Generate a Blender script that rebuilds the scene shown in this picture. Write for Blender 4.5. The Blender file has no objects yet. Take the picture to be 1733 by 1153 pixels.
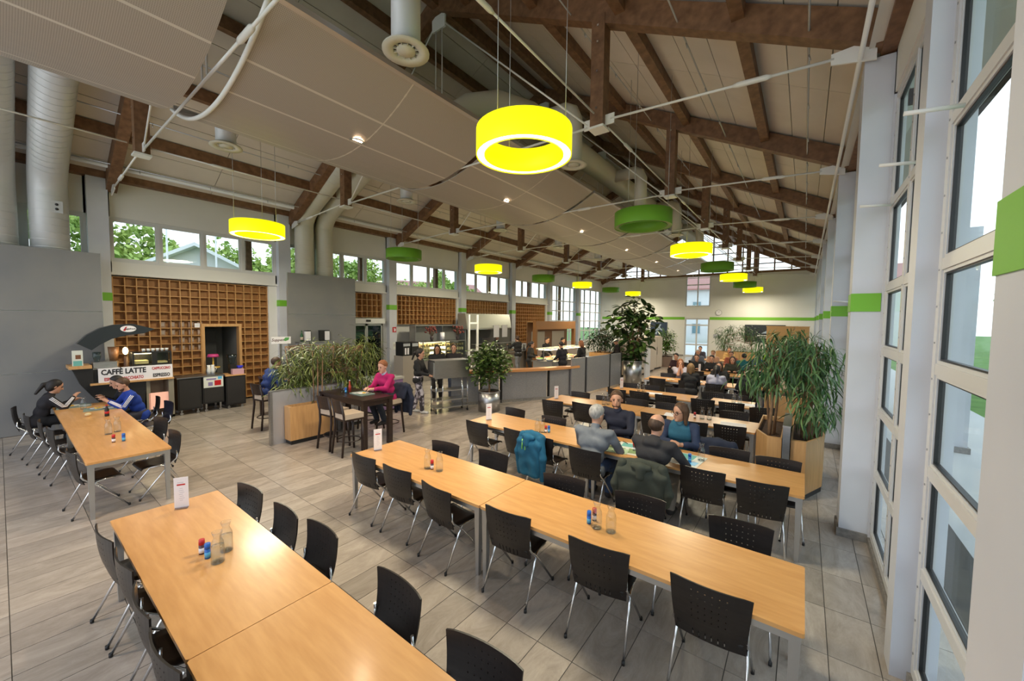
import bpy, math, random
import numpy as np
from mathutils import Vector, Matrix, Euler

PI = math.pi
random.seed(7)
SC = bpy.context.scene
COL = SC.collection

# ------------------------------------------------------------------ camera
cam_d = bpy.data.cameras.new('camera')
cam_d.sensor_width = 36.0
cam_d.lens = 655.763 / 1733 * 36.0
cam_d.clip_start = 0.05
cam_d.clip_end = 500
cam = bpy.data.objects.new('camera', cam_d)
COL.objects.link(cam)
_y, _p, _r = -0.645750602, 0.0535353983, 0.0110369237
_f = Vector((math.sin(_y) * math.cos(_p), math.cos(_y) * math.cos(_p), -math.sin(_p)))
_rt = Vector((math.cos(_y), -math.sin(_y), 0))
_up = _rt.cross(_f)
R_ = _rt * math.cos(_r) + _up * math.sin(_r)
U_ = -_rt * math.sin(_r) + _up * math.cos(_r)
M = Matrix((R_, U_, -_f)).transposed().to_4x4()
M.translation = (0, 0, 2.58)
cam.matrix_world = M
SC.camera = cam

# ------------------------------------------------------------------ world, exposure
w = bpy.data.worlds.new('overcast_sky')
SC.world = w
w.use_nodes = True
nt = w.node_tree
bg = nt.nodes['Background']
tc = nt.nodes.new('ShaderNodeTexCoord')
sx = nt.nodes.new('ShaderNodeSeparateXYZ')
nt.links.new(tc.outputs['Generated'], sx.inputs[0])
rp = nt.nodes.new('ShaderNodeValToRGB')
rp.color_ramp.elements[0].position = 0.0
rp.color_ramp.elements[0].color = (0.93, 0.96, 1.0, 1)
rp.color_ramp.elements[1].position = 0.7
rp.color_ramp.elements[1].color = (0.72, 0.84, 1.0, 1)
nt.links.new(sx.outputs['Z'], rp.inputs[0])
nt.links.new(rp.outputs[0], bg.inputs[0])
bg.inputs[1].default_value = 0.92
SC.view_settings.view_transform = 'Standard'
SC.view_settings.look = 'None'
SC.view_settings.gamma = 1.0
SC.view_settings.use_curve_mapping = False
SC.view_settings.exposure = 1.22
try:
    SC.cycles.use_denoising = True
    SC.cycles.max_bounces = 9
    SC.cycles.diffuse_bounces = 5
    SC.cycles.glossy_bounces = 3
    SC.cycles.transparent_max_bounces = 16
    SC.cycles.sample_clamp_indirect = 6.0
    SC.cycles.caustics_reflective = False
    SC.cycles.caustics_refractive = False
except Exception:
    pass

# ------------------------------------------------------------------ materials
MATS = {}
def mat(name, col, rough=0.5, metal=0.0, spec=None, emit=None, estr=0.0, coat=0.0):
    m = bpy.data.materials.new(name)
    m.use_nodes = True
    b = m.node_tree.nodes['Principled BSDF']
    b.inputs['Base Color'].default_value = (*col, 1)
    b.inputs['Roughness'].default_value = rough
    b.inputs['Metallic'].default_value = metal
    if spec is not None: b.inputs['Specular IOR Level'].default_value = spec
    if coat: b.inputs['Coat Weight'].default_value = coat; b.inputs['Coat Roughness'].default_value = 0.15
    if emit:
        b.inputs['Emission Color'].default_value = (*emit, 1)
        b.inputs['Emission Strength'].default_value = estr
    MATS[name] = m
    return m

def vary(m, c1, c2, scale=(1, 1, 1), detail=3, nscale=5.0, bump=0.0, coord='Object', rough=None):
    """noise-mixed base colour, optional bump"""
    t = m.node_tree
    b = t.nodes['Principled BSDF']
    tc = t.nodes.new('ShaderNodeTexCoord')
    mp = t.nodes.new('ShaderNodeMapping')
    mp.inputs['Scale'].default_value = scale
    if coord == 'World':
        g = t.nodes.new('ShaderNodeNewGeometry')
        t.links.new(g.outputs['Position'], mp.inputs[0])
    else:
        t.links.new(tc.outputs[coord], mp.inputs[0])
    n = t.nodes.new('ShaderNodeTexNoise')
    n.inputs['Scale'].default_value = nscale
    n.inputs['Detail'].default_value = detail
    t.links.new(mp.outputs[0], n.inputs['Vector'])
    r = t.nodes.new('ShaderNodeValToRGB')
    r.color_ramp.elements[0].position = 0.3
    r.color_ramp.elements[1].position = 0.72
    r.color_ramp.elements[0].color = (*c1, 1)
    r.color_ramp.elements[1].color = (*c2, 1)
    t.links.new(n.outputs['Fac'], r.inputs[0])
    t.links.new(r.outputs[0], b.inputs['Base Color'])
    if bump:
        bp = t.nodes.new('ShaderNodeBump')
        bp.inputs['Strength'].default_value = bump
        bp.inputs['Distance'].default_value = 0.01
        t.links.new(n.outputs['Fac'], bp.inputs['Height'])
        t.links.new(bp.outputs[0], b.inputs['Normal'])
    return r

white = mat('white_paint', (0.72, 0.71, 0.69), 0.6)
vary(white, (0.69, 0.68, 0.66), (0.75, 0.74, 0.72), nscale=0.8, coord='World')
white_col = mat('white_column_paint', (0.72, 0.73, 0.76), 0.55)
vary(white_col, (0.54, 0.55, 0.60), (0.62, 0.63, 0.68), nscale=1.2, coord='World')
white_gloss = mat('white_enamel', (0.78, 0.78, 0.76), 0.3)
frame_m = mat('window_frame_lacquer', (0.62, 0.62, 0.63), 0.4)
green = mat('green_paint', (0.17, 0.45, 0.03), 0.55)
timber = mat('brown_stained_timber', (0.12, 0.055, 0.026), 0.55)
vary(timber, (0.125, 0.060, 0.028), (0.235, 0.122, 0.060), scale=(2.5, 2.5, 2.5), nscale=3.5, detail=6, bump=0.15, coord='World')
beech = mat('beech_veneer', (0.66, 0.36, 0.14), 0.33, coat=0.25)
vary(beech, (0.585, 0.285, 0.09), (0.695, 0.365, 0.13), scale=(1.2, 9, 3), nscale=2.5, detail=5)
beech_v = mat('beech_panel', (0.62, 0.35, 0.15), 0.42)
vary(beech_v, (0.55, 0.30, 0.12), (0.67, 0.385, 0.165), scale=(9, 9, 0.8), nscale=3, detail=5)
lattice_m = mat('oak_lattice', (0.42, 0.215, 0.075), 0.5)
vary(lattice_m, (0.44, 0.225, 0.075), (0.60, 0.33, 0.125), scale=(6, 1, 1), nscale=4, detail=4, coord='World')
lattice_back = mat('lattice_backing', (0.27, 0.125, 0.042), 0.6)
vary(lattice_back, (0.30, 0.14, 0.045), (0.40, 0.20, 0.07), scale=(8, 40, 1), nscale=2, detail=3, coord='World')
rail_wood = mat('orange_rail_wood', (0.58, 0.27, 0.10), 0.3, coat=0.3)
ply = mat('black_stained_ply', (0.010, 0.0075, 0.007), 0.36)
vary(ply, (0.008, 0.006, 0.006), (0.015, 0.011, 0.010), scale=(1, 1, 9), nscale=6, detail=4)
chrome = mat('chrome', (0.72, 0.73, 0.75), 0.16, 1.0)
steel = mat('brushed_steel', (0.46, 0.46, 0.47), 0.34, 1.0)
vary(steel, (0.40, 0.40, 0.41), (0.52, 0.52, 0.53), scale=(1, 1, 30), nscale=8, detail=2)
alu = mat('aluminium_profile', (0.50, 0.50, 0.50), 0.35, 0.9)
black = mat('black_plastic', (0.012, 0.012, 0.013), 0.45)
darkwood = mat('dark_wenge_wood', (0.025, 0.013, 0.010), 0.35)
vary(darkwood, (0.018, 0.009, 0.007), (0.035, 0.018, 0.013), scale=(1, 1, 8), nscale=5)
cream = mat('cream_upholstery', (0.50, 0.40, 0.31), 0.8)
greypanel = mat('grey_metal_panel', (0.205, 0.205, 0.21), 0.5, 0.25)
vary(greypanel, (0.225, 0.228, 0.24), (0.27, 0.265, 0.262), scale=(1, 1, 1), nscale=1.3, coord='World')
partition_m = mat('galvanised_partition', (0.33, 0.33, 0.35), 0.42, 0.5)
vary(partition_m, (0.29, 0.29, 0.31), (0.37, 0.37, 0.39), scale=(14, 14, 14), nscale=3, detail=2, coord='World')
duct_m = mat('duct_white', (0.60, 0.61, 0.62), 0.38, 0.1)
duct_y = mat('duct_cream', (0.58, 0.56, 0.47), 0.42)
board_m = mat('ceiling_board', (0.58, 0.53, 0.47), 0.8)
vary(board_m, (0.63, 0.575, 0.51), (0.69, 0.635, 0.57), nscale=1.5, coord='World')
gap_m = mat('dark_gap', (0.05, 0.04, 0.035), 0.9)
stone_plinth = mat('stone_plinth', (0.22, 0.205, 0.19), 0.5)
vary(stone_plinth, (0.17, 0.16, 0.15), (0.28, 0.26, 0.24), nscale=25, coord='World')
soil = mat('potting_soil', (0.05, 0.025, 0.014), 0.95)
vary(soil, (0.025, 0.012, 0.008), (0.10, 0.05, 0.028), nscale=40, bump=0.8, coord='World')
trunk_m = mat('tree_bark', (0.27, 0.16, 0.085), 0.8)
vary(trunk_m, (0.19, 0.105, 0.055), (0.36, 0.22, 0.12), scale=(1, 1, 0.3), nscale=30, bump=0.4)
label_white = mat('white_label', (0.82, 0.80, 0.84), 0.5)
red = mat('red_plastic', (0.50, 0.015, 0.02), 0.35)
blue = mat('blue_plastic', (0.012, 0.12, 0.50), 0.35)
cyan = mat('pale_blue_label', (0.10, 0.42, 0.72), 0.4)
pinkm = mat('pink_plastic', (0.62, 0.06, 0.24), 0.5)
yellow_e = mat('lit_yellow_shade', (0.75, 0.75, 0.02), 0.5, emit=(1.0, 0.93, 0.0), estr=0.44)
white_e = mat('lit_diffuser', (0.9, 0.9, 0.85), 0.5, emit=(1.0, 0.97, 0.86), estr=3.2)
warm_e = mat('warm_downlight', (0.9, 0.8, 0.7), 0.5, emit=(1.0, 0.72, 0.48), estr=14.0)
case_e = mat('warm_display_lamp', (0.9, 0.8, 0.6), 0.5, emit=(1.0, 0.75, 0.38), estr=4.5)
green_shade = mat('green_lamp_shade', (0.17, 0.42, 0.03), 0.5)
green_dif = mat('unlit_diffuser', (0.30, 0.42, 0.16), 0.5)
water_m = mat('table_water', (0.8, 0.9, 1.0), 0.05)
food = mat('yellow_food', (0.75, 0.48, 0.08), 0.6)
paper = mat('printed_paper', (0.70, 0.72, 0.66), 0.6)
tray_m = mat('grey_green_tray', (0.25, 0.33, 0.28), 0.4)
skin = mat('skin', (0.56, 0.30, 0.20), 0.5)
skin2 = mat('skin_tanned', (0.46, 0.23, 0.14), 0.5)
eye_m = mat('eye_dark', (0.02, 0.015, 0.012), 0.2)
lip_m = mat('lip', (0.42, 0.13, 0.11), 0.5)
hedge_g = mat('leaf_garden', (0.16, 0.30, 0.05), 0.7)
vary(hedge_g, (0.16, 0.30, 0.05), (0.50, 0.60, 0.16), nscale=0.55, detail=4, coord='World')
grass_m = mat('lawn_grass', (0.10, 0.22, 0.04), 0.9)
vary(grass_m, (0.08, 0.18, 0.03), (0.15, 0.28, 0.06), nscale=1.5, coord='World')
pave_m = mat('pale_paving', (0.62, 0.61, 0.59), 0.8)
render_w = mat('white_render', (0.70, 0.70, 0.70), 0.8)
rooftile = mat('red_roof_tile', (0.40, 0.19, 0.16), 0.7)
winblue = mat('far_window_glass', (0.16, 0.26, 0.30), 0.1)

def leafmat(name, c1, c2, rough=0.4):
    m = mat(name, c1, rough)
    t = m.node_tree
    b = t.nodes['Principled BSDF']
    oi = t.nodes.new('ShaderNodeObjectInfo')
    g = t.nodes.new('ShaderNodeNewGeometry')
    ad = t.nodes.new('ShaderNodeMath'); ad.operation = 'ADD'
    fr = t.nodes.new('ShaderNodeMath'); fr.operation = 'FRACT'
    t.links.new(oi.outputs['Random'], ad.inputs[0])
    t.links.new(g.outputs['Random Per Island'], ad.inputs[1])
    t.links.new(ad.outputs[0], fr.inputs[0])
    r = t.nodes.new('ShaderNodeValToRGB')
    r.color_ramp.elements[0].color = (*c1, 1)
    r.color_ramp.elements[1].color = (*c2, 1)
    t.links.new(fr.outputs[0], r.inputs[0])
    t.links.new(r.outputs[0], b.inputs['Base Color'])
    return m
leaf_ficus = leafmat('leaf_long_narrow', (0.022, 0.085, 0.028), (0.15, 0.27, 0.09))
leaf_bamboo = leafmat('leaf_bamboo', (0.04, 0.085, 0.015), (0.22, 0.25, 0.06))
leaf_rubber = leafmat('leaf_rubber', (0.018, 0.045, 0.014), (0.07, 0.125, 0.028), 0.3)
leaf_shrub = leafmat('leaf_shrub', (0.025, 0.065, 0.013), (0.13, 0.20, 0.045))
leaf_dark = leafmat('leaf_dark', (0.014, 0.042, 0.016), (0.06, 0.12, 0.05))

# floor stone: tile-by-tile tone from the tile grid, cloudy veins
TX0, TDX, TY0, TDY = 0.25, 0.31, 2.52, 0.6375
stone = mat('granite_tile', (0.36, 0.33, 0.30), 0.21)
def _stone():
    t = stone.node_tree; b = t.nodes['Principled BSDF']
    g = t.nodes.new('ShaderNodeNewGeometry')
    s = t.nodes.new('ShaderNodeSeparateXYZ'); t.links.new(g.outputs['Position'], s.inputs[0])
    def cell(o, o0, d):
        a = t.nodes.new('ShaderNodeMath'); a.operation = 'SUBTRACT'; a.inputs[1].default_value = o0
        t.links.new(o, a.inputs[0])
        c = t.nodes.new('ShaderNodeMath'); c.operation = 'DIVIDE'; c.inputs[1].default_value = d
        t.links.new(a.outputs[0], c.inputs[0])
        e = t.nodes.new('ShaderNodeMath'); e.operation = 'FLOOR'; t.links.new(c.outputs[0], e.inputs[0])
        return e.outputs[0]
    cb = t.nodes.new('ShaderNodeCombineXYZ')
    t.links.new(cell(s.outputs['X'], TX0, TDX), cb.inputs[0])
    t.links.new(cell(s.outputs['Y'], TY0, TDY), cb.inputs[1])
    wn = t.nodes.new('ShaderNodeTexWhiteNoise'); wn.noise_dimensions = '3D'
    t.links.new(cb.outputs[0], wn.inputs['Vector'])
    mp = t.nodes.new('ShaderNodeMapping'); mp.inputs['Scale'].default_value = (4.6, 1.5, 1)
    t.links.new(g.outputs['Position'], mp.inputs[0])
    ad = t.nodes.new('ShaderNodeVectorMath'); ad.operation = 'MULTIPLY_ADD'
    t.links.new(wn.outputs['Color'], ad.inputs[0]); ad.inputs[1].default_value = (30, 30, 30)
    t.links.new(mp.outputs[0], ad.inputs[2])
    n = t.nodes.new('ShaderNodeTexNoise'); n.inputs['Scale'].default_value = 1.1
    n.inputs['Detail'].default_value = 12; n.inputs['Roughness'].default_value = 0.78
    n.inputs['Distortion'].default_value = 0.8
    t.links.new(ad.outputs[0], n.inputs['Vector'])
    r = t.nodes.new('ShaderNodeValToRGB')
    e = r.color_ramp.elements
    e[0].position = 0.30; e[0].color = (0.275, 0.235, 0.198, 1)
    e[1].position = 0.68; e[1].color = (0.48, 0.422, 0.368, 1)
    t.links.new(n.outputs['Fac'], r.inputs[0])
    hv = t.nodes.new('ShaderNodeHueSaturation')
    mr = t.nodes.new('ShaderNodeMapRange'); mr.inputs['To Min'].default_value = 0.84; mr.inputs['To Max'].default_value = 1.12
    t.links.new(wn.outputs['Value'], mr.inputs[0]); t.links.new(mr.outputs[0], hv.inputs['Value'])
    t.links.new(r.outputs[0], hv.inputs['Color'])
    t.links.new(hv.outputs[0], b.inputs['Base Color'])
_stone()
grout = mat('dark_grout', (0.075, 0.068, 0.06), 0.8)

# perforated ceiling metal: fine hole print in the sheet
perf = mat('perforated_metal', (0.50, 0.46, 0.41), 0.5, 0.1)
def _perf():
    t = perf.node_tree; b = t.nodes['Principled BSDF']
    g = t.nodes.new('ShaderNodeNewGeometry')
    mp = t.nodes.new('ShaderNodeMapping'); mp.inputs['Scale'].default_value = (55, 55, 0)
    t.links.new(g.outputs['Position'], mp.inputs[0])
    v = t.nodes.new('ShaderNodeTexVoronoi'); v.inputs['Randomness'].default_value = 0.0
    v.inputs['Scale'].default_value = 1.0
    t.links.new(mp.outputs[0], v.inputs['Vector'])
    r = t.nodes.new('ShaderNodeValToRGB')
    r.color_ramp.elements[0].position = 0.30; r.color_ramp.elements[0].color = (0.32, 0.285, 0.25, 1)
    r.color_ramp.elements[1].position = 0.36; r.color_ramp.elements[1].color = (0.46, 0.41, 0.36, 1)
    t.links.new(v.outputs['Distance'], r.inputs[0])
    t.links.new(r.outputs[0], b.inputs['Base Color'])
_perf()
# small square mesh for the steel screens
def gridmat(name, c1, c2, sc):
    m = mat(name, c1, 0.4, 0.55)
    t = m.node_tree; b = t.nodes['Principled BSDF']
    g = t.nodes.new('ShaderNodeNewGeometry')
    mp = t.nodes.new('ShaderNodeMapping'); mp.inputs['Scale'].default_value = (sc, sc, sc)
    t.links.new(g.outputs['Position'], mp.inputs[0])
    v = t.nodes.new('ShaderNodeTexVoronoi'); v.inputs['Randomness'].default_value = 0.0; v.inputs['Scale'].default_value = 1.0
    t.links.new(mp.outputs[0], v.inputs['Vector'])
    r = t.nodes.new('ShaderNodeValToRGB')
    r.color_ramp.elements[0].position = 0.28; r.color_ramp.elements[0].color = (*c2, 1)
    r.color_ramp.elements[1].position = 0.36; r.color_ramp.elements[1].color = (*c1, 1)
    t.links.new(v.outputs['Distance'], r.inputs[0]); t.links.new(r.outputs[0], b.inputs['Base Color'])
    return m
mesh_steel = gridmat('steel_mesh_screen', (0.52, 0.52, 0.56), (0.16, 0.16, 0.19), 21)
camo = mat('camouflage_print', (0.4, 0.4, 0.45), 0.8)
_rr = vary(camo, (0.05, 0.045, 0.06), (0.62, 0.60, 0.68), nscale=11, detail=1)
_rr.color_ramp.interpolation = 'CONSTANT'
_rr.color_ramp.elements[1].position = 0.55
_e = _rr.color_ramp.elements.new(0.46); _e.color = (0.25, 0.23, 0.30, 1)

def glassmat(name, tint, refl=0.5, ior=1.45):
    m = bpy.data.materials.new(name); m.use_nodes = True
    t = m.node_tree
    for n in list(t.nodes): t.nodes.remove(n)
    o = t.nodes.new('ShaderNodeOutputMaterial')
    tr = t.nodes.new('ShaderNodeBsdfTransparent'); tr.inputs[0].default_value = (*tint, 1)
    gl = t.nodes.new('ShaderNodeBsdfGlossy'); gl.inputs['Roughness'].default_value = 0.03
    lw = t.nodes.new('ShaderNodeLayerWeight'); lw.inputs['Blend'].default_value = 0.5
    pw = t.nodes.new('ShaderNodeMath'); pw.operation = 'POWER'; pw.inputs[1].default_value = 4.0
    t.links.new(lw.outputs['Facing'], pw.inputs[0])
    mu = t.nodes.new('ShaderNodeMath'); mu.operation = 'MULTIPLY_ADD'; mu.inputs[1].default_value = 0.75 * refl; mu.inputs[2].default_value = 0.06 * (ior - 1) / 0.45 * refl
    t.links.new(pw.outputs[0], mu.inputs[0])
    mx = t.nodes.new('ShaderNodeMixShader')
    t.links.new(mu.outputs[0], mx.inputs[0]); t.links.new(tr.outputs[0], mx.inputs[1]); t.links.new(gl.outputs[0], mx.inputs[2])
    t.links.new(mx.outputs[0], o.inputs[0])
    MATS[name] = m
    return m
pane_m = glassmat('window_pane', (0.93, 0.975, 0.97), 0.25)
carafe_m = glassmat('clear_glass', (0.955, 0.97, 0.975), 0.7, 1.5)
water_g = glassmat('water', (0.93, 0.96, 0.97), 0.8, 1.33)
case_g = glassmat('case_glass', (0.9, 0.95, 0.94), 0.8)
dark_glass = glassmat('tinted_door_glass', (0.45, 0.55, 0.55), 1.0)

_cm = {}
def cloth(c, rough=0.85):
    k = tuple(round(x, 3) for x in c)
    if k not in _cm:
        m = mat('cloth', c, rough)
        vary(m, tuple(x * 0.88 for x in c), tuple(min(1, x * 1.1) for x in c), nscale=9, detail=4, bump=0.7)
        _cm[k] = m
    return _cm[k]

# ------------------------------------------------------------------ geometry helpers
class MB:
    def __init__(s): s.v = []; s.f = []; s.sm = []; s.mi = []
    def _add(s, vs, fs, smooth=False, mi=0):
        o = len(s.v); s.v += [tuple(p) for p in vs]
        for q in fs: s.f.append([i + o for i in q]); s.sm.append(smooth); s.mi.append(mi)
    def box(s, c, d, rot=None, mi=0, taper=1.0):
        hx, hy, hz = d[0] / 2, d[1] / 2, d[2] / 2
        vs = [Vector((x * hx * (taper if z < 0 else 1), y * hy * (taper if z < 0 else 1), z * hz)) for z in (-1, 1) for y in (-1, 1) for x in (-1, 1)]
        if rot is not None:
            m = rot if isinstance(rot, Matrix) else Euler(rot).to_matrix()
            vs = [m @ v for v in vs]
        c = Vector(c)
        s._add([v + c for v in vs], [(0, 2, 3, 1), (4, 5, 7, 6), (0, 1, 5, 4), (2, 6, 7, 3), (0, 4, 6, 2), (1, 3, 7, 5)], False, mi)
        return s
    def b2(s, x0, x1, y0, y1, z0, z1, mi=0):
        return s.box(((x0 + x1) / 2, (y0 + y1) / 2, (z0 + z1) / 2), (abs(x1 - x0), abs(y1 - y0), abs(z1 - z0)), None, mi)
    def bar(s, a, b, wd, h, up=(0, 0, 1), mi=0):
        a = Vector(a); b = Vector(b); d = b - a; L = d.length
        x = d.normalized(); u = Vector(up); y = u.cross(x)
        if y.length < 1e-5: y = Vector((0, 1, 0)).cross(x)
        y.normalize(); z = x.cross(y)
        return s.box((a + b) / 2, (L, wd, h), Matrix((x, y, z)).transposed(), mi)
    def tube(s, pts, r, n=8, cap=True, mi=0):
        pts = [Vector(p) for p in pts]; m = len(pts)
        rs = r if isinstance(r, (list, tuple)) else [r] * m
        t0 = (pts[1] - pts[0]).normalized()
        ref = Vector((0, 0, 1)) if abs(t0.z) < 0.9 else Vector((1, 0, 0))
        nx = t0.cross(ref).normalized()
        vs = []
        for i, p in enumerate(pts):
            if i == 0: t = t0
            elif i == m - 1: t = (pts[i] - pts[i - 1]).normalized()
            else:
                t = (pts[i + 1] - pts[i]).normalized() + (pts[i] - pts[i - 1]).normalized()
                t.normalize()
            nx = (nx - t * nx.dot(t)).normalized(); ny = t.cross(nx)
            for k in range(n):
                a = 2 * PI * k / n
                vs.append(p + (nx * math.cos(a) + ny * math.sin(a)) * rs[i])
        fs = [(i * n + k, i * n + (k + 1) % n, (i + 1) * n + (k + 1) % n, (i + 1) * n + k) for i in range(m - 1) for k in range(n)]
        s._add(vs, fs, True, mi)
        if cap:
            o = len(s.v) - len(vs)
            s.f.append([o + k for k in range(n)][::-1]); s.sm.append(False); s.mi.append(mi)
            s.f.append([o + (m - 1) * n + k for k in range(n)]); s.sm.append(False); s.mi.append(mi)
        return s
    def lathe(s, prof, n=20, c=(0, 0, 0), mi=0, smooth=True):
        vs = []; m = len(prof)
        for r, z in prof:
            for k in range(n):
                a = 2 * PI * k / n
                vs.append((c[0] + r * math.cos(a), c[1] + r * math.sin(a), c[2] + z))
        fs = [(i * n + k, i * n + (k + 1) % n, (i + 1) * n + (k + 1) % n, (i + 1) * n + k) for i in range(m - 1) for k in range(n)]
        s._add(vs, fs, smooth, mi)
        return s
    def cyl(s, c, r, z0, z1, n=16, r2=None, mi=0):
        r2 = r if r2 is None else r2
        s.lathe([(r, z0), (r2, z1)], n, c, mi)
        o = len(s.v) - 2 * n
        s.f.append([o + k for k in range(n)][::-1]); s.sm.append(False); s.mi.append(mi)
        s.f.append([o + n + k for k in range(n)]); s.sm.append(False); s.mi.append(mi)
        return s
    def prism(s, poly, axis, a0, a1, mi=0):
        """polygon of (u,v) extruded along axis 0/1/2; u,v are the remaining axes in order"""
        def P(u, v, a):
            l = [u, v]; l.insert(axis, a); return tuple(l)
        n = len(poly)
        vs = [P(u, v, a0) for u, v in poly] + [P(u, v, a1) for u, v in poly]
        fs = [(k, (k + 1) % n, n + (k + 1) % n, n + k) for k in range(n)] + [tuple(range(n))[::-1], tuple(range(n, 2 * n))]
        s._add(vs, fs, False, mi)
        return s
    def ell(s, c, r, n=10, m=7, mi=0):
        prof = [(max(1e-4, math.sin(PI * i / m)), -math.cos(PI * i / m)) for i in range(m + 1)]
        o = len(s.v); s.lathe(prof, n, (0, 0, 0), mi)
        for i in range(o, len(s.v)):
            x, y, z = s.v[i]; s.v[i] = (c[0] + x * r[0], c[1] + y * r[1], c[2] + z * r[2])
        return s
    def mesh(s, name, mats):
        me = bpy.data.meshes.new(name)
        me.from_pydata(s.v, [], s.f)
        for m in (mats if isinstance(mats, (list, tuple)) else [mats]): me.materials.append(m)
        me.polygons.foreach_set('use_smooth', s.sm)
        if any(s.mi): me.polygons.foreach_set('material_index', s.mi)
        me.update()
        return me
    def build(s, name, mats, parent=None, loc=None, rot=None):
        return link(name, s.mesh(name, mats), parent, loc, rot)

def link(name, me, parent=None, loc=None, rot=None):
    o = bpy.data.objects.new(name, me)
    COL.objects.link(o)
    if parent is not None: o.parent = parent
    if loc is not None: o.location = loc
    if rot is not None: o.rotation_euler = rot
    return o

def tag(o, label, cat, group=None, kind=None):
    o['label'] = label; o['category'] = cat
    if group: o['group'] = group
    if kind: o['kind'] = kind
    return o
def thing(name, label, cat, loc=(0, 0, 0), rz=0.0, group=None):
    o = bpy.data.objects.new(name, None); COL.objects.link(o)
    o.empty_display_size = 0.1
    o.location = loc; o.rotation_euler = (0, 0, rz)
    return tag(o, label, cat, group)
def struct(name, mb=None, m=None):
    if mb is None:
        o = bpy.data.objects.new(name, None); COL.objects.link(o)
    else: o = mb.build(name, m)
    o['kind'] = 'structure'
    return o
def dup(root, loc, rz, label, group=None):
    r = root.copy(); COL.objects.link(r); r.location = loc; r.rotation_euler = (0, 0, rz)
    r['label'] = label
    if group: r['group'] = group
    elif 'group' in r: del r['group']
    for ch in KIDS.get(root.name) or list(root.children):
        c = ch.copy(); COL.objects.link(c); c.parent = r
        for g in KIDS.get(ch.name) or list(ch.children):
            d = g.copy(); COL.objects.link(d); d.parent = c
    return r
KIDS = {}
UNIT = MB().box((0, 0, 0), (1, 1, 1)).mesh('unit_box', None)
_ub = {}
def ubox(name, m, c, d, parent, rot=None):
    """one box piece that shares its mesh with all boxes of that material"""
    if m.name not in _ub:
        me = UNIT.copy(); me.materials.clear(); me.materials.append(m); _ub[m.name] = me
    o = link(name, _ub[m.name], parent, c, rot)
    o.scale = d
    return o
def text(name, s, size, m, parent, loc, rot, ext=0.002, align='CENTER', bold=0.0, shear=0.0, sx=1.0):
    cu = bpy.data.curves.new(name, 'FONT'); cu.body = s; cu.size = size; cu.extrude = ext
    cu.align_x = align; cu.align_y = 'CENTER'; cu.offset = bold; cu.shear = shear
    cu.resolution_u = 2
    tmp = bpy.data.objects.new('tmp_text', cu)
    me = bpy.data.meshes.new_from_object(tmp)
    me.materials.clear(); me.materials.append(m)
    bpy.data.objects.remove(tmp); bpy.data.curves.remove(cu)
    o = link(name, me, parent, loc, rot); o.scale = (sx, 1, 1)
    return o
ORD = ['first', 'second', 'third', 'fourth', 'fifth', 'sixth', 'seventh', 'eighth', 'ninth', 'tenth', 'eleventh', 'twelfth']
TK = [1.7 + 4.2 * k for k in range(-1, 8)]       # truss lines along the hall: -2.5 ... 31.1
YE = 31.1                                       # end wall
# ================================================================== FLOOR
floor = struct('floor', MB().b2(-19.5, 1.6, -5.0, YE + 0.2, -0.2, -0.004), grout)
tile_me = MB().box((0, 0, -0.012), (TDX - 0.006, TDY - 0.006, 0.024)).mesh('tile', stone)
camI = M.inverted()
def pix(p):
    q = camI @ Vector(p)
    if q.z > -0.2: return None
    return (866.5 + 655.763 * q.x / -q.z, 576.5 - 655.763 * q.y / -q.z, -q.z)
cand = []
for i in range(-52, 3):
    for j in range(-12, 46):
        x0 = TX0 + i * TDX; y0 = TY0 + j * TDY
        if x0 < -14.2 or x0 + TDX > 1.2 or y0 < -4.9 or y0 + TDY > YE + 0.3: continue
        c = (x0 + TDX / 2, y0 + TDY / 2, 0)
        q = pix(c)
        area = 0
        if q and -60 < q[0] < 1790 and q[1] < 1210: area = 2.58 / q[2] ** 3
        cand.append((area, c))
cand.sort(key=lambda t: -t[0])
for a, c in cand[:290]: link('tile', tile_me, floor, c)
fm = MB()
for a, c in cand[290:]:
    hx, hy = TDX / 2 - 0.003, TDY / 2 - 0.003
    fm._add([(c[0] + sx * hx, c[1] + sy * hy, z) for z in (-0.02, 0) for sy in (-1, 1) for sx in (-1, 1)],
            [(4, 5, 7, 6), (0, 1, 5, 4), (2, 6, 7, 3), (0, 4, 6, 2), (1, 3, 7, 5)])
o = fm.build('far_tiles', stone, floor); o['kind'] = 'stuff'

# ================================================================== WALLS
XL = -13.72          # front plane of the left columns
wl = MB()
BAYL = []
for k in range(len(TK) - 1):
    y0, y1 = TK[k] - 0.15 + 0.18, TK[k + 1] - 0.15 - 0.18
    if k == len(TK) - 2: y1 = YE
    BAYL.append((y0, y1))
for k, (y0, y1) in enumerate(BAYL):
    if k <= 5:
        wl.b2(-14.2, -13.9, y0 - 0.4, y1 + 0.4, 5.04, 5.98)       # above the clerestory
        wl.b2(-14.2, -13.9, y0 - 0.4, y1 + 0.4, 3.62, 3.93)       # sill band
        wl.b2(-14.2, -13.84, y0 - 0.2, y1 + 0.2, 3.60, 3.66)
        if k == 1: segs_ = [(y0 - 0.4, 3.58, 0, 3.62), (4.54, y1 + 0.4, 0, 3.62), (3.58, 4.54, 2.42, 3.62)]
        elif k == 2: segs_ = [(y0 - 0.4, 7.96, 0, 3.62), (9.54, y1 + 0.4, 0, 3.62), (7.96, 9.54, 2.58, 3.62)]
        else: segs_ = [(y0 - 0.4, y1 + 0.4, 0, 3.62)]
        for a, b, e, f in segs_: wl.b2(-14.32, -14.20, a, b, e, f)
    else:
        wl.b2(-14.2, -13.9, y0 - 0.4, y1, 5.06, 5.98)
        wl.b2(-14.2, -13.9, y0 - 0.4, y1, 0.0, 1.0)
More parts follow.
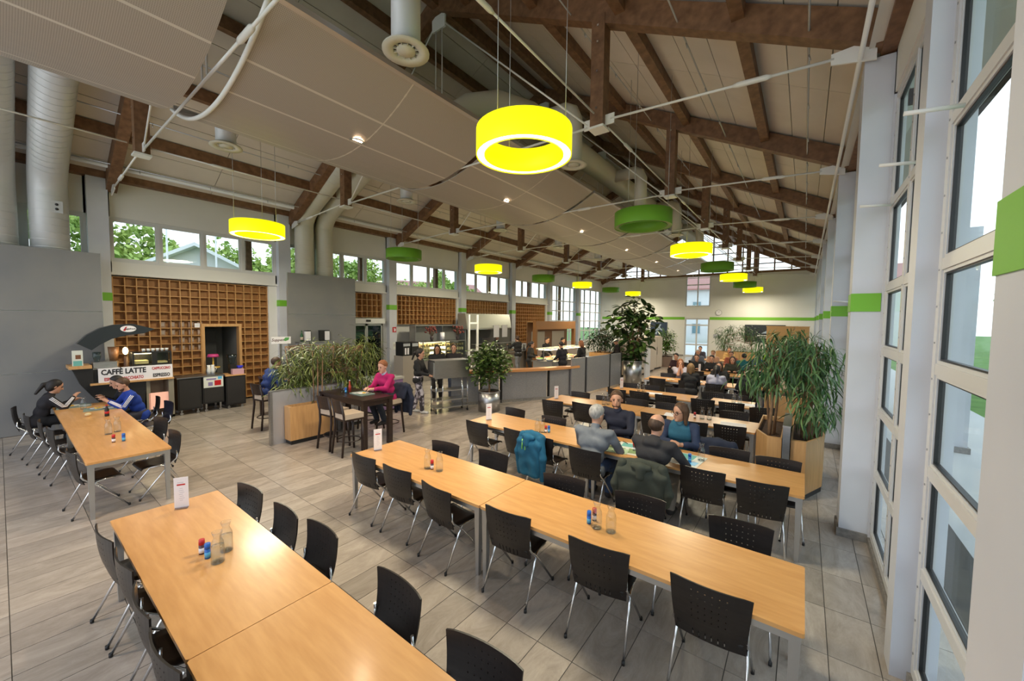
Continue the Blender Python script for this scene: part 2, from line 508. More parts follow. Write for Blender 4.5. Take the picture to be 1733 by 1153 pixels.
for k, e in ((1, 5.32), (2, 9.6), (3, 13.85), (4, 18.05), (5, 22.2)): wl.b2(-14.2, -13.92, e, BAYL[k][1] + 0.05, 0, 3.62)
wall_left = struct('wall_left', wl, white)
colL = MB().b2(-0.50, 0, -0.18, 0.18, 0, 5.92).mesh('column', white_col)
bandL = MB().b2(-0.002, 0.006, -0.186, 0.186, 2.94, 3.14).b2(-0.33, 0, -0.188, -0.176, 2.94, 3.14).b2(-0.33, 0, 0.176, 0.188, 2.94, 3.14).mesh('green_band', green)
for k in range(len(TK) - 1):
    c = link('column', colL, wall_left, (XL, TK[k] - 0.15, 0))
    link('green_band', bandL, c)

XR = 0.43            # front plane of the right columns
wr = MB()
YR = [t + 0.35 for t in TK]
YR[1] = 1.55
BAYR = []
for k in range(len(TK) - 1):
    y0, y1 = YR[k] + 0.17, YR[k + 1] - 0.17
    if k == len(TK) - 2: y1 = YE
    BAYR.append((y0, y1))
    wr.b2(0.69, 0.98, y0 - 0.4, y1 + (0.4 if y1 < YE else 0), 5.12, 5.62)
wall_right = struct('wall_right', wr, white)
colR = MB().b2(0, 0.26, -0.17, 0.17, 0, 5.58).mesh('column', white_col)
bandR = MB().b2(-0.006, 0.002, -0.176, 0.176, 2.72, 2.93).b2(0, 0.255, -0.178, -0.166, 2.72, 2.93).b2(0, 0.255, 0.166, 0.178, 2.72, 2.93).mesh('green_band', green)
plinR = MB().b2(-0.02, 0.262, -0.19, 0.19, 0, 0.10).mesh('plinth', stone_plinth)
for k in range(len(TK) - 1):
    c = link('column', colR, wall_right, (XR, YR[k], 0))
    link('green_band', bandR, c); link('plinth', plinR, c)
bb = MB()
for y0, y1 in BAYR: bb.b2(0.69, 0.80, y0, y1, 0, 0.075)
struct('baseboard_right', bb, stone_plinth)

we = MB()
we.b2(-14.2, -7.2, YE, YE + 0.25, 0, 5.98).b2(-5.52, 1.0, YE, YE + 0.25, 0, 5.98)
we.b2(-7.2, -5.52, YE, YE + 0.25, 2.84, 3.70)
wall_end = struct('wall_end', we, white)
MB().b2(-13.8, -7.21, YE - 0.012, YE + 0.005, 2.73, 2.93).b2(-5.51, 0.5, YE - 0.012, YE + 0.005, 2.73, 2.93).build('green_band', green, wall_end)
MB().b2(-13.9, 0.9, YE - 0.10, YE + 0.12, 5.93, 6.07).build('head_beam', timber, wall_end)
struct('baseboard_end', MB().b2(-13.9, -7.22, YE - 0.02, YE, 0, 0.09).b2(-5.5, 0.7, YE - 0.02, YE, 0, 0.09), stone_plinth)

# ================================================================== WINDOWS
def window(name, axis, a, u0, u1, z0, z1, ucols, zrows, fw=0.05, depth=0.09, sash=True, sw=0.05):
    """axis 'x': plane x=a, u is y; axis 'y': plane y=a, u is x"""
    root = struct(name)
    def bx(mb, ua, ub, za, zb, d=depth):
        if axis == 'x': mb.b2(a - d / 2, a + d / 2, ua, ub, za, zb)
        else: mb.b2(ua, ub, a - d / 2, a + d / 2, za, zb)
    fr = MB()
    bx(fr, u0, u1, z0, z0 + fw); bx(fr, u0, u1, z1 - fw, z1)
    bx(fr, u0, u0 + fw, z0 + fw, z1 - fw); bx(fr, u1 - fw, u1, z0 + fw, z1 - fw)
    us = [u0 + fw / 2] + list(ucols) + [u1 - fw / 2]
    zs = [z0 + fw / 2] + list(zrows) + [z1 - fw / 2]
    for u in ucols: bx(fr, u - fw / 2, u + fw / 2, z0 + fw, z1 - fw)
    for z in zrows: bx(fr, u0 + fw, u1 - fw, z - fw / 2, z + fw / 2, depth * 0.96)
    fr.build('frame', frame_m, root)
    for i in range(len(us) - 1):
        for j in range(len(zs) - 1):
            ua, ub, za, zb = us[i] + fw / 2, us[i + 1] - fw / 2, zs[j] + fw / 2, zs[j + 1] - fw / 2
            par = root
            if sash:
                m = MB()
                bx(m, ua, ub, za, za + sw, depth * 0.7); bx(m, ua, ub, zb - sw, zb, depth * 0.7)
                bx(m, ua, ua + sw, za + sw, zb - sw, depth * 0.7); bx(m, ub - sw, ub, za + sw, zb - sw, depth * 0.7)
                par = m.build('sash', frame_m, root)
                ua += sw; ub -= sw; za += sw; zb -= sw
            if axis == 'x' and a > 0:
                gk = MB(); g_ = 0.011
                bx(gk, ua, ua + g_, za, zb, 0.03); bx(gk, ub - g_, ub, za, zb, 0.03); bx(gk, ua + g_, ub - g_, za, za + g_, 0.03); bx(gk, ua + g_, ub - g_, zb - g_, zb, 0.03)
                gk.build('gasket', black, par)
            p = MB(); bx(p, ua, ub, za, zb, 0.012)
            p.build('pane', pane_m, par)
    return root
wn = 0
for k, (y0, y1) in enumerate(BAYL):
    wn += 1
    n = 4
    if k <= 5:
        window('window_%d' % wn, 'x', -13.97, y0, y1, 3.93, 5.04, [y0 + (y1 - y0) * q / 4 for q in (1, 2, 3)], [])
    else:
        window('window_%d' % wn, 'x', -13.97, y0, y1, 1.0, 5.06, [y0 + (y1 - y0) * q / 4 for q in (1, 2, 3)], [1.8, 2.55, 3.25, 3.95], sash=False, fw=0.07)
ZR = [0.855, 1.58, 2.28, 2.98, 3.92]
for k, (y0, y1) in enumerate(BAYR):
    ym = (y0 + y1) / 2 + 0.07
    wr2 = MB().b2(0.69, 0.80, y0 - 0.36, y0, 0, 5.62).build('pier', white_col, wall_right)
    for s in (0, 1):
        a, b = (y0, ym - 0.11) if s == 0 else (ym + 0.11, y1)
        wn += 1
        window('window_%d' % wn, 'x', 0.745, a, b, 0.08, 5.12, [(a + b) / 2], ZR, fw=0.075, depth=0.07, sash=True, sw=0.022)
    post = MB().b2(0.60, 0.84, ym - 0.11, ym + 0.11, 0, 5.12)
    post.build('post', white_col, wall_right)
# screws on the nearest frames, opener rods of the top vents
sm = MB()
y0, y1 = BAYR[1]; ym = (y0 + y1) / 2 + 0.07
for yy in (y0 + 0.04, ym - 0.15, ym + 0.15, y1 - 0.04, (y0 + ym) / 2 - 0.05, (ym + y1) / 2 + 0.05):
    for z in np.arange(0.25, 5.0, 0.245): sm.box((0.708, yy, z), (0.006, 0.012, 0.012))
sm.build('screws', steel, wall_right)['kind'] = 'stuff'
for yy, z in ((ym + 0.5, 3.87), (ym - 0.5, 3.87), (y1 - 0.2, 3.87), (y1 - 0.2 + 4.2, 3.0)):
    MB().tube([(0.70, yy, z), (0.44, yy - 0.02, z + 0.02)], 0.014, 8).build('opener_rod', white_gloss, wall_right)

wn += 1
window('window_%d' % wn, 'y', YE + 0.1, -7.2, -5.52, 3.70, 5.95, [-6.37], [5.3], sash=False, fw=0.08)
# glazed double door in the end wall
window('door_1', 'y', YE + 0.1, -7.2, -5.52, 0.0, 2.84, [-6.37], [0.88, 2.33], sash=False, fw=0.10)

# gable glazing above the end wall
XC = -6.6
def zb(x):            # underside of the rafters
    return 5.905 - 0.5 * (x if x > XC else 2 * XC - x)
def zd(x): return zb(x) + 0.40
wn += 1
gab = struct('window_%d' % wn)
fr = MB()
xs = [-13.7 + 0.92 * i for i in range(16)]
xs[-1] = 0.42
for x in xs[1:-1]: fr.b2(x - 0.04, x + 0.04, YE, YE + 0.12, 6.07, zd(x) - 0.02)
for z in (6.55, 7.4, 8.25):
    h = (6.305 - z) * -2 + 0   # where the roof line meets z
    xr = (6.305 - z) / 0.5; xl = 2 * XC - xr
    fr.b2(xl, xr, YE + 0.02, YE + 0.1, z - 0.03, z + 0.03)
fr.build('frame', timber, gab)
for i in range(len(xs) - 1):
    a, b = xs[i] + 0.04, xs[i + 1] - 0.04
    za, zz = zd(a) - 0.02, zd(b) - 0.02
    poly = [(a, 6.07), (b, 6.07), (b, zz)]
    if a < XC < b: poly.append((XC, zd(XC) - 0.02))
    poly.append((a, za))
    MB().prism(poly, 1, YE + 0.05, YE + 0.062).build('pane', pane_m, gab)

# ================================================================== ROOF
ceil = struct('ceiling')
ang = math.atan(0.5)
L = 0.52 / math.cos(ang) * math.cos(ang)
board_me = MB().box((0, 0, 0), (1, 1, 1)).mesh('board', board_m)
for side in (1, -1):
    for i in range(16):
        xm = 0.26 + 0.52 * i            # distance from the ridge, horizontal
        x = XC + side * xm
        z = zd(x) + 0.02
        for j in range(9):
            ya = TK[0] - 2.1 + 4.2 * j; yb = min(ya + 4.2, YE + 0.3)
            if xm > 7.6 and side == 1 and False: continue
            o = link('board', board_me, ceil, (x, (ya + yb) / 2, z), (0, side * ang, 0))
            o.scale = (0.52 / math.cos(ang) - 0.014, yb - ya - 0.012, 0.03)
MB().bar((XC, -4.6, zd(XC) + 0.06), (XC, YE + 0.3, zd(XC) + 0.06), 0.5, 0.02).build('ridge_cover', gap_m, ceil)
for side in (1, -1):     # dark underlay that closes the board joints
    e = XC + side * 8.4
    MB().prism([(XC, zd(XC) + 0.05), (e, zd(e) + 0.05), (e, zd(e) + 0.09), (XC, zd(XC) + 0.09)], 1, -4.6, YE + 0.3).build('underlay', gap_m, ceil)
def rafter_mesh(side):
    xe = 0.66 if side == 1 else 2 * XC - 0.66
    return MB().bar((xe, 0, zb(xe) + 0.18), (XC, 0, zb(XC) + 0.18), 0.2, 0.33).mesh('rafter', timber)
RM = {s: rafter_mesh(s) for s in (1, -1)}
strut_me = MB().b2(-0.11, 0.11, -0.11, 0.11, 5.70, zb(-2.8) + 0.1).mesh('strut', timber)
foot_me = MB().b2(-0.13, 0.13, -0.13, 0.13, 5.665, 5.70).b2(0.11, 0.26, -0.012, 0.012, 5.72, 5.88).b2(-0.26, -0.11, -0.012, 0.012, 5.72, 5.88).mesh('foot_plate', white_gloss)
bolt_me = MB().box((0, 0, 0), (0.03, 0.03, 0.03)).mesh('bolt', chrome)
plate_me = MB().prism([(-0.30, 5.58), (0.10, 5.50), (0.10, 5.74), (-0.30, 5.70)], 1, -0.012, 0.012).mesh('head_plate', white_gloss)
def rod(a, b, turn=True, r=0.018):
    a, b = Vector(a), Vector(b)
    m = MB().tube([a, b], r, 8)
    if turn:
        for t in (0.30,):
            p = a.lerp(b, t); d = (b - a).normalized()
            m.tube([p - d * 0.22, p - d * 0.16, p + d * 0.16, p + d * 0.22], [r, r * 2, r * 2, r], 8)
    m.build('tie_rod', white_gloss, ceil)
for k in range(len(TK)):
    T = TK[k] + (0.1 if k < len(TK) - 1 else -0.15)
    for s in (1, -1):
        link('rafter', RM[s], ceil, (0, T, 0))
        xp = -2.8 if s == 1 else 2 * XC + 2.8
        st = link('strut', strut_me, ceil, (xp, T, 0))
        for z in (5.98, 6.55, 7.0, 7.25): link('bolt', bolt_me, st, (0, -0.11, z))
        link('foot_plate', foot_me, st)
        xe = 0.15 if s == 1 else 2 * XC - 0.15
        rod((xe, T, 5.66), (xp + s * 0.2, T, 5.80))
        rod((xp - s * 0.2, T, 5.80), (XC + s * 0.15, T, 8.95), False, 0.016)
        if k < len(TK) - 1:
            rod((xp, T + 0.15, 5.86), (xp, TK[k + 1] - 0.1, 5.86), True, 0.015)
    rod((-3.0, T, 5.76), (2 * XC + 3.0, T, 5.76), True, 0.02)
    MB().b2(XC - 0.2, XC + 0.2, T - 0.02, T + 0.02, 8.85, 9.15).build('ridge_plate', white_gloss, ceil)
    for x in (XC - 0.1, XC + 0.1):
        MB().tube([(x, T, 8.9), (x, T, 5.8)], 0.014, 6).build('hanger', white_gloss, ceil)
    link('head_plate', plate_me, ceil, (0.42, T, 0.02))
    o = link('head_plate', plate_me, ceil, (2 * XC - 0.42, T, 0.02)); o.rotation_euler = (0, 0, PI)
for x in (-0.85, -2.45, -4.05, -5.65):
    for s in (1, -1):
        xx = x if s == 1 else 2 * XC - x
        MB().bar((xx, -4.6, zd(xx) - 0.125), (xx, YE + 0.2, zd(xx) - 0.125), 0.15, 0.25).build('purlin', timber, ceil)
MB().b2(XC - 0.09, XC + 0.09, -4.6, YE + 0.2, zd(XC) - 0.36, zd(XC) - 0.02).build('purlin', timber, ceil)
MB().b2(-13.95, -13.68, -4.6, YE, 5.90, 6.24).build('eave_beam', timber, ceil)
MB().b2(0.56, 0.80, -4.6, YE, 5.60, 5.86).build('eave_beam', timber, ceil)
# soffits that close the eaves
MB().bar((0.7, -4.6, 5.66), (0.7, YE, 5.66), 0.5, 0.02).build('soffit', white, ceil)
t = MB().tube([(-13.35, -4.5, 6.12), (-13.35, YE, 6.12)], 0.05, 10)
tag(t.build('cable_tube', white_gloss), 'white cable tube running under the left eave', 'pipe')
t = MB().tube([(0.38, -4.5, 5.57), (0.38, YE, 5.57)], 0.025, 10)
tag(t.build('cable_tube', white_gloss), 'thin white tube running along the right eave', 'pipe')
# sprinkler lines under the boards
for n, x in enumerate((-0.1, -1.6, -3.3, -9.9, -11.6, -13.0)):
    z = zb(x) + 0.08
    m = MB().tube([(x, -4, z), (x, YE - 0.3, z)], 0.013, 6)
    for y in np.arange(-2, 30, 1.4): m.tube([(x, y, z), (x + 0.02, y, z - 0.09)], 0.01, 5)
    for k in range(len(TK) - 1):
        pass
    tag(m.build('sprinkler_pipe', alu), 'thin sprinkler pipe with nozzles, %s from the window wall under the roof boards' % ORD[n], 'pipe')

# ================================================================== PERFORATED CANOPY
can = thing('hanging_canopy', 'long curved perforated metal canopy hanging under the roof ridge', 'ceiling canopy', (-6.9, 12, 5.57))
def cprof(u): return (-4.9 - 4.0 * u, 5.57 + 0.60 * (2 * u - 1) ** 2)
US = [0, 0.20, 0.36, 0.68, 1.0]
def strip(u0, u1, y0, y1, th, dz=0.0, n=5, name='panel', m=perf):
    mb = MB(); pts = []
    for i in range(n + 1):
        pts.append(cprof(u0 + (u1 - u0) * i / n))
    low = [(x, z + dz) for x, z in pts]; up = [(x, z + dz + th) for x, z in pts]
    for i in range(n):
        a, b = low[i], low[i + 1]; c, d = up[i + 1], up[i]
        mb.prism([a, b, c, d], 1, y0, y1)
    o = mb.build(name, m, can); o.location = (6.9, -12, -5.57)
    return o
CANY = []
for k in range(0, 7):
    a, b = TK[k] + 0.10, TK[k + 1] + 0.10
    CANY.append((a + (0.17 if k <= 1 else 0.06), b - (0.17 if k == 0 else 0.06)))
seam_m = mat('canopy_joint', (0.66, 0.61, 0.54), 0.5)
for a, b in CANY:
    m = (a + b) / 2
    for i in range(4):
        e = 0.0032
        strip(US[i] + e, US[i + 1] - e, a, m - 0.01, 0.02)
        strip(US[i] + e, US[i + 1] - e, m + 0.01, b, 0.02)
    for u in US[1:4]: strip(u - 0.0045, u + 0.0045, a, b, 0.012, 0.0, 1, 'joint_strip', seam_m)
    strip(0.0, 1.0, m - 0.014, m + 0.014, 0.012, 0.0, 20, 'joint_strip', seam_m)
    for u in (0, 1): strip(u - 0.006, u + 0.006, a, b, 0.07, 0.0, 1, 'edge_profile', alu)

a = CANY[1][0]
ed = MB().tube([(cprof(u)[0] + 6.9, a - 12 - 0.02, cprof(u)[1] - 5.57 - 0.02) for u in np.linspace(0.0, 1.0, 26)], 0.03, 8)
ed.build('edge_tube', white_gloss, can)
# ================================================================== AIR DUCTS
def ribbed(mb, pts, r, n=20):
    mb.tube(pts, r, n)
def duct(name, label, pts, r, m, ribs=0.16):
    root = thing(name, label, 'air duct', pts[0])
    p0 = Vector(pts[0])
    MB().tube([Vector(p) - p0 for p in pts], r, 22).build('pipe', m, root)
    rb = MB()
    for a, b in zip(pts[:-1], pts[1:]):
        a, b = Vector(a) - p0, Vector(b) - p0
        if (b - a).length < 0.8: continue
        d = (b - a).normalized(); s = ribs
        while s < (b - a).length:
            rb.tube([a + d * (s - 0.006), a + d * (s + 0.006)], r * 1.012, 22, False); s += ribs
    rb.build('seam_ribs', m, root)['kind'] = 'stuff'
    return root
def elbow(y, x0, z0, zt, x1, z1):
    return [(x0, y, z0), (x0, y, zt), (x0 + 0.04, y, zt + 0.15), (x0 + 0.16, y, zt + 0.33), (x0 + 0.34, y, zt + 0.5), (x1, y, z1)]
duct('air_duct', 'leftmost fat white riser duct behind the grey panel', elbow(0.05, -13.64, 3.6, 5.3, -9.2, 7.9), 0.29, duct_m)
d_ = duct('air_duct', 'fat white riser duct with a small grille behind the left grey panel', elbow(0.78, -13.64, 3.6, 5.3, -9.2, 7.9), 0.30, duct_m)
for z in (1.32, 1.42): MB().ell((0.292, 0.10, z), (0.03, 0.03, 0.03), 8, 5).build('grille', black, d_)
MB().b2(0.22, 0.296, 0.01, 0.19, 1.24, 1.50).build('grille_plate', duct_m, d_)
duct('air_duct', 'left duct of the cream pair rising behind the middle grey panel', elbow(6.34, -13.62, 3.7, 5.65, -9.0, 8.05), 0.29, duct_y)
duct('air_duct', 'right duct of the cream pair rising behind the middle grey panel', elbow(7.02, -13.62, 3.7, 5.65, -9.0, 8.05), 0.28, duct_y)
duct('air_duct', 'long cream duct arching up and running above the right canopy edge', [(-6.1, 5.55, 6.2), (-6.0, 5.75, 6.6), (-5.8, 6.15, 6.98), (-5.5, 6.7, 7.2), (-5.25, 7.5, 7.25), (-5.25, 26, 7.25)], 0.31, duct_y, 0.9)
duct('air_duct', 'long cream duct lying above the middle of the canopy', [(-6.9, 8.5, 6.75), (-6.9, 26, 6.75)], 0.30, duct_y, 0.9)
MBt = [(-6.8, 1.2, 6.9), (-6.5, 1.35, 6.95), (-6.1, 1.55, 7.0), (-5.0, 2.3, 7.05), (-4.2, 3.0, 7.05)]
duct('air_duct', 'white duct bending out over the near end of the canopy', [(-6.9, -1.5, 6.85), (-6.85, 0.9, 6.88)] + MBt[1:4] + [(-4.5, 3.0, 7.3)], 0.27, duct_m, 0.5)
DIFF = [(-4.15, 3.22), (-4.2, 7.75), (-4.2, 12.1), (-4.2, 16.3), (-4.2, 20.5)]
def diffuser(x, y, z, top, r, label, side, m, arm=None):
    root = thing('air_diffuser', label, 'air diffuser', (x, y, z), 0, 'round air diffusers')
    del root['group']
    pts = [(0, 0, 0.05), (0, 0, top - z)]
    if arm:
        pts = [(0, 0, 0.05), (0, 0, top - z - 0.25), (arm * 0.08, 0, top - z - 0.08), (arm * 0.25, 0, top - z), (arm, 0, top - z)]
    MB().tube(pts, r * 0.62, 18).build('pipe', m, root)
    MB().lathe([(r * 0.62, 0.06), (r * 0.8, 0.05), (r, 0.015), (r, 0.0), (r * 0.55, 0.01), (r * 0.55, 0.05), (0.001, 0.05)], 24).build('flange', duct_y, root)
    MB().lathe([(r * 0.40, 0.03), (r * 0.40, 0.008), (0.001, 0.004)], 18).build('core', duct_y, root)
    fin = MB()
    for q in range(12):
        a = 2 * PI * q / 12
        fin.bar((math.cos(a) * r * 0.4, math.sin(a) * r * 0.4, 0.025), (math.cos(a) * r * 0.55, math.sin(a) * r * 0.55, 0.025), 0.008, 0.03)
    fin.build('vanes', duct_y, root)
for n, (x, y) in enumerate(DIFF):
    diffuser(x, y, 5.93 if n == 0 else 5.98, 7.2, 0.29, '%s round air diffuser drop along the right edge of the canopy' % ORD[n], 1, duct_m if n == 0 else duct_y, -0.9)
for n, y in enumerate((2.79, 7.06, 11.3, 15.5, 19.7)):
    diffuser(-9.1, y, 5.86, 6.6, 0.27, '%s round air diffuser drop along the left edge of the canopy' % ORD[n], -1, duct_m, 0.5)

# ================================================================== LAMPS
def ring_lamp(x, y, lit, label):
    root = thing('ring_lamp', label, 'pendant lamp', (x, y, 4.50), 0, 'lit yellow ring lamps' if lit else 'unlit green ring lamps')
    ro, ri, h = 0.56, 0.455, 0.29
    N = 40
    sh = yellow_e if lit else green_shade
    MB().lathe([(ro, 0), (ro, h), (ro - 0.012, h), (ro - 0.012, 0), (ro, 0)], N).build('outer_shade', sh, root)
    MB().lathe([(ri + 0.012, 0), (ri + 0.012, h), (ri, h), (ri, 0), (ri + 0.012, 0)], N).build('inner_shade', sh, root)
    MB().lathe([(ro - 0.013, 0.012), (ri + 0.013, 0.012), (ri + 0.013, 0.022), (ro - 0.013, 0.022), (ro - 0.013, 0.012)], N).build('diffuser', white_e if lit else green_dif, root)
    MB().lathe([(ro - 0.013, h - 0.02), (ri + 0.013, h - 0.02), (ri + 0.013, h - 0.01), (ro - 0.013, h - 0.01), (ro - 0.013, h - 0.02)], N).build('top_cover', white_gloss if not lit else sh, root)
    zt = zd(x) - 4.50
    if lit:
        ld = bpy.data.lights.new('lamp_tubes', 'AREA'); ld.shape = 'DISK'; ld.size = 0.9; ld.energy = 68; ld.specular_factor = 0.12; ld.color = (1.0, 0.90, 0.66)
        lo = bpy.data.objects.new('tubes', ld); COL.objects.link(lo); lo.parent = root; lo.location = (0, 0, -0.02)
    for q in range(3):
        a = 2 * PI * q / 3 + 0.5
        MB().tube([(0.48 * math.cos(a), 0.48 * math.sin(a), h - 0.02), (0.48 * math.cos(a), 0.48 * math.sin(a), zt)], 0.005, 5).build('cable', alu, root)
for n in range(7):
    y = 3.8 + 4.2 * n
    lit = n % 2 == 0
    for side, x in (('right', -2.72), ('left', -10.45)):
        ring_lamp(x, y, lit, ('lit yellow' if lit else 'unlit green') + ' ring lamp, %s from the camera in the %s row' % (ORD[n], side))
for n in range(7):
    a, b = CANY[n]; y = (a + b) / 2 - 0.12
    x, z = cprof(0.345)
    root = thing('downlight', 'recessed downlight in the canopy, %s from the camera' % ORD[n], 'ceiling light', (x, y, z - 0.004))
    tilt = 0.09
    MB().lathe([(0.105, 0.012), (0.125, -0.008), (0.105, -0.014), (0.09, 0.004)], 20).build('trim_ring', alu, root, None, (0, tilt, 0))
    MB().lathe([(0.092, 0.002), (0.001, 0.001)], 20).build('lens', warm_e, root, None, (0, tilt, 0))
    ld = bpy.data.lights.new('downlight_bulb', 'SPOT'); ld.energy = 170; ld.color = (1, 0.78, 0.55); ld.spot_size = 1.9; ld.spot_blend = 0.6; ld.shadow_soft_size = 0.09
    lo = bpy.data.objects.new('bulb', ld); COL.objects.link(lo); lo.parent = root; lo.location = (0, 0, -0.03)
# ================================================================== DINING TABLES
def dining_table(x0, x1, yc, label, w=0.80):
    Lx = x1 - x0 - 0.006
    root = thing('dining_table', label, 'table', ((x0 + x1) / 2, yc, 0), 0)
    hx, hy = Lx / 2, w / 2
    poly = [(-hx + 0.012, -hy), (hx - 0.012, -hy), (hx, -hy + 0.012), (hx, hy - 0.012), (hx - 0.012, hy), (-hx + 0.012, hy), (-hx, hy - 0.012), (-hx, -hy + 0.012)]
    MB().prism(poly, 2, 0.712, 0.74).build('tabletop', beech, root)
    fr = MB()
    fr.b2(-hx + 0.02, hx - 0.02, -hy + 0.015, -hy + 0.05, 0.66, 0.712).b2(-hx + 0.02, hx - 0.02, hy - 0.05, hy - 0.015, 0.66, 0.712)
    fr.b2(-hx + 0.015, -hx + 0.05, -hy + 0.02, hy - 0.02, 0.66, 0.712).b2(hx - 0.05, hx - 0.015, -hy + 0.02, hy - 0.02, 0.66, 0.712)
    fr.build('frame', alu, root)
    for sx in (-1, 1):
        for sy in (-1, 1):
            MB().box((0, 0, 0.353), (0.062, 0.062, 0.706), None, 0, 0.62).build('leg', alu, root, (sx * (hx - 0.047), sy * (hy - 0.045), 0))
    return root
ROWS = {
 1: (0.94, [(-4.90, -2.56), (-2.56, -0.15)], 'front'),
 2: (3.20, [(-4.83, -2.49), (-2.49, 0.08)], 'second'),
 3: (5.47, [(-4.80, -2.40), (-2.40, 0.08)], 'third'),
 4: (7.92, [(-4.73, -2.65), (-2.65, -0.58)], 'fourth'),
 5: (10.02, [(-4.12, -2.02), (-1.70, -0.82)], 'fifth'),
 6: (12.85, [(-4.05, -2.45), (-2.45, -0.85)], 'sixth'),
 7: (15.45, [(-4.05, -2.45), (-2.45, -0.85)], 'seventh'),
 8: (18.2, [(-4.35, -2.75), (-2.75, -1.15)], 'eighth'),
 9: (21.0, [(-4.45, -2.85), (-2.85, -1.25)], 'ninth'),
}
for r, (yc, spans, nm) in ROWS.items():
    for i, (a, b) in enumerate(spans):
        dining_table(a, b, yc, 'beech dining table with steel legs, %s half of the %s long row from the camera' % (('left', 'right')[i], nm))
dining_table(-9.42, -7.03, 1.0, 'beech dining table with steel legs at the far left, nearer half of its row', 0.82)
dining_table(-11.82, -9.42, 1.0, 'beech dining table by the grey wall where the tracksuit diners eat', 0.82)

# ================================================================== CHAIRS
def chair_back_mesh():
    """bent ply sheet with real holes and slots"""
    z0, z1, th = 0.415, 0.835, 0.011
    hc = [(-0.11 + 0.044 * i) for i in range(6)]; hw = 0.0042
    ul = [-1.0, -0.8]
    us = set([-0.25, -0.2, -0.15, 0.15, 0.2, 0.25])
    for c in hc: us |= {round(c - hw, 4), round(c + hw, 4)}
    us = sorted(us)
    vr = [0.10 + 0.048 * i for i in range(5)]
    vs = {0.0, 0.012, 0.30, 0.36, 0.42}
    for c in vr: vs |= {round(0.075 + c - hw, 4), round(0.075 + c + hw, 4)}
    vs |= {0.15, 0.07}
    vs = sorted(vs)
    hole = set()
    for i, u in enumerate(us[:-1]):
        um = (u + us[i + 1]) / 2
        incol = any(abs(um - c) < hw * 0.9 for c in hc)
        for j, v in enumerate(vs[:-1]):
            vm = (v + vs[j + 1]) / 2
            if incol and (any(abs(vm - 0.075 - c) < hw * 0.9 for c in vr) or 0.012 < vm < 0.07 + 0.05 * 0): hole.add((i, j))
    def P(u, v, side):
        f = v / 0.42
        wd = 0.86 + 0.14 * f                    # wider at the top
        x = u * wd
        corner = 0.018 if False else 0
        y = -0.185 - 0.075 * f - 0.02 * math.sin(PI * f) - 0.034 * (1 - (x / 0.25) ** 2) + 0.034
        return (x, y - (th if side else 0) , z0 + v - 0.006 * (abs(u) > 0.24) * (f > 0.99) - 0.0)
    m = MB(); nu, nv = len(us), len(vs)
    V = [P(u, v, s) for s in (0, 1) for u in us for v in vs]
    idx = lambda i, j, s: s * nu * nv + i * nv + j
    F = []; 
    for i in range(nu - 1):
        for j in range(nv - 1):
            if (i, j) in hole: continue
            F.append((idx(i, j, 0), idx(i, j + 1, 0), idx(i + 1, j + 1, 0), idx(i + 1, j, 0)))
            F.append((idx(i, j, 1), idx(i + 1, j, 1), idx(i + 1, j + 1, 1), idx(i, j + 1, 1)))
            for (di, dj, a, b) in ((-1, 0, (i, j), (i, j + 1)), (1, 0, (i + 1, j + 1), (i + 1, j)), (0, -1, (i + 1, j), (i, j)), (0, 1, (i, j + 1), (i + 1, j + 1))):
                n = (i + di, j + dj)
                if n in hole or not (0 <= n[0] < nu - 1 and 0 <= n[1] < nv - 1):
                    F.append((idx(*a, 0), idx(*a, 1), idx(*b, 1), idx(*b, 0)))
    m._add(V, F, False)
    return m.mesh('backrest', ply)
def chair_seat_mesh():
    m = MB(); n = 8; th = 0.012
    pr = [(-0.205, 0.505), (-0.19, 0.468), (-0.16, 0.452), (-0.08, 0.444), (0.05, 0.446), (0.14, 0.448), (0.185, 0.440), (0.205, 0.418)]
    us = [-0.215, -0.14, -0.05, 0.05, 0.14, 0.215]
    V = []
    for s in (0, 1):
        for u in us:
            for y, z in pr: V.append((u * (0.93 if y < -0.15 else 1), y, z - s * th - 0.008 * (1 - (u / 0.215) ** 2)))
    nu, nv = len(us), len(pr); idx = lambda i, j, s: s * nu * nv + i * nv + j
    F = []
    for i in range(nu - 1):
        for j in range(nv - 1):
            F.append((idx(i, j, 0), idx(i + 1, j, 0), idx(i + 1, j + 1, 0), idx(i, j + 1, 0)))
            F.append((idx(i, j, 1), idx(i, j + 1, 1), idx(i + 1, j + 1, 1), idx(i + 1, j, 1)))
    for i in range(nu - 1):
        F.append((idx(i, 0, 0), idx(i, 0, 1), idx(i + 1, 0, 1), idx(i + 1, 0, 0)))
        F.append((idx(i, nv - 1, 0), idx(i + 1, nv - 1, 0), idx(i + 1, nv - 1, 1), idx(i, nv - 1, 1)))
    for j in range(nv - 1):
        F.append((idx(0, j, 0), idx(0, j + 1, 0), idx(0, j + 1, 1), idx(0, j, 1)))
        F.append((idx(nu - 1, j, 0), idx(nu - 1, j, 1), idx(nu - 1, j + 1, 1), idx(nu - 1, j + 1, 0)))
    m._add(V, F, True)
    return m.mesh('seat', ply)
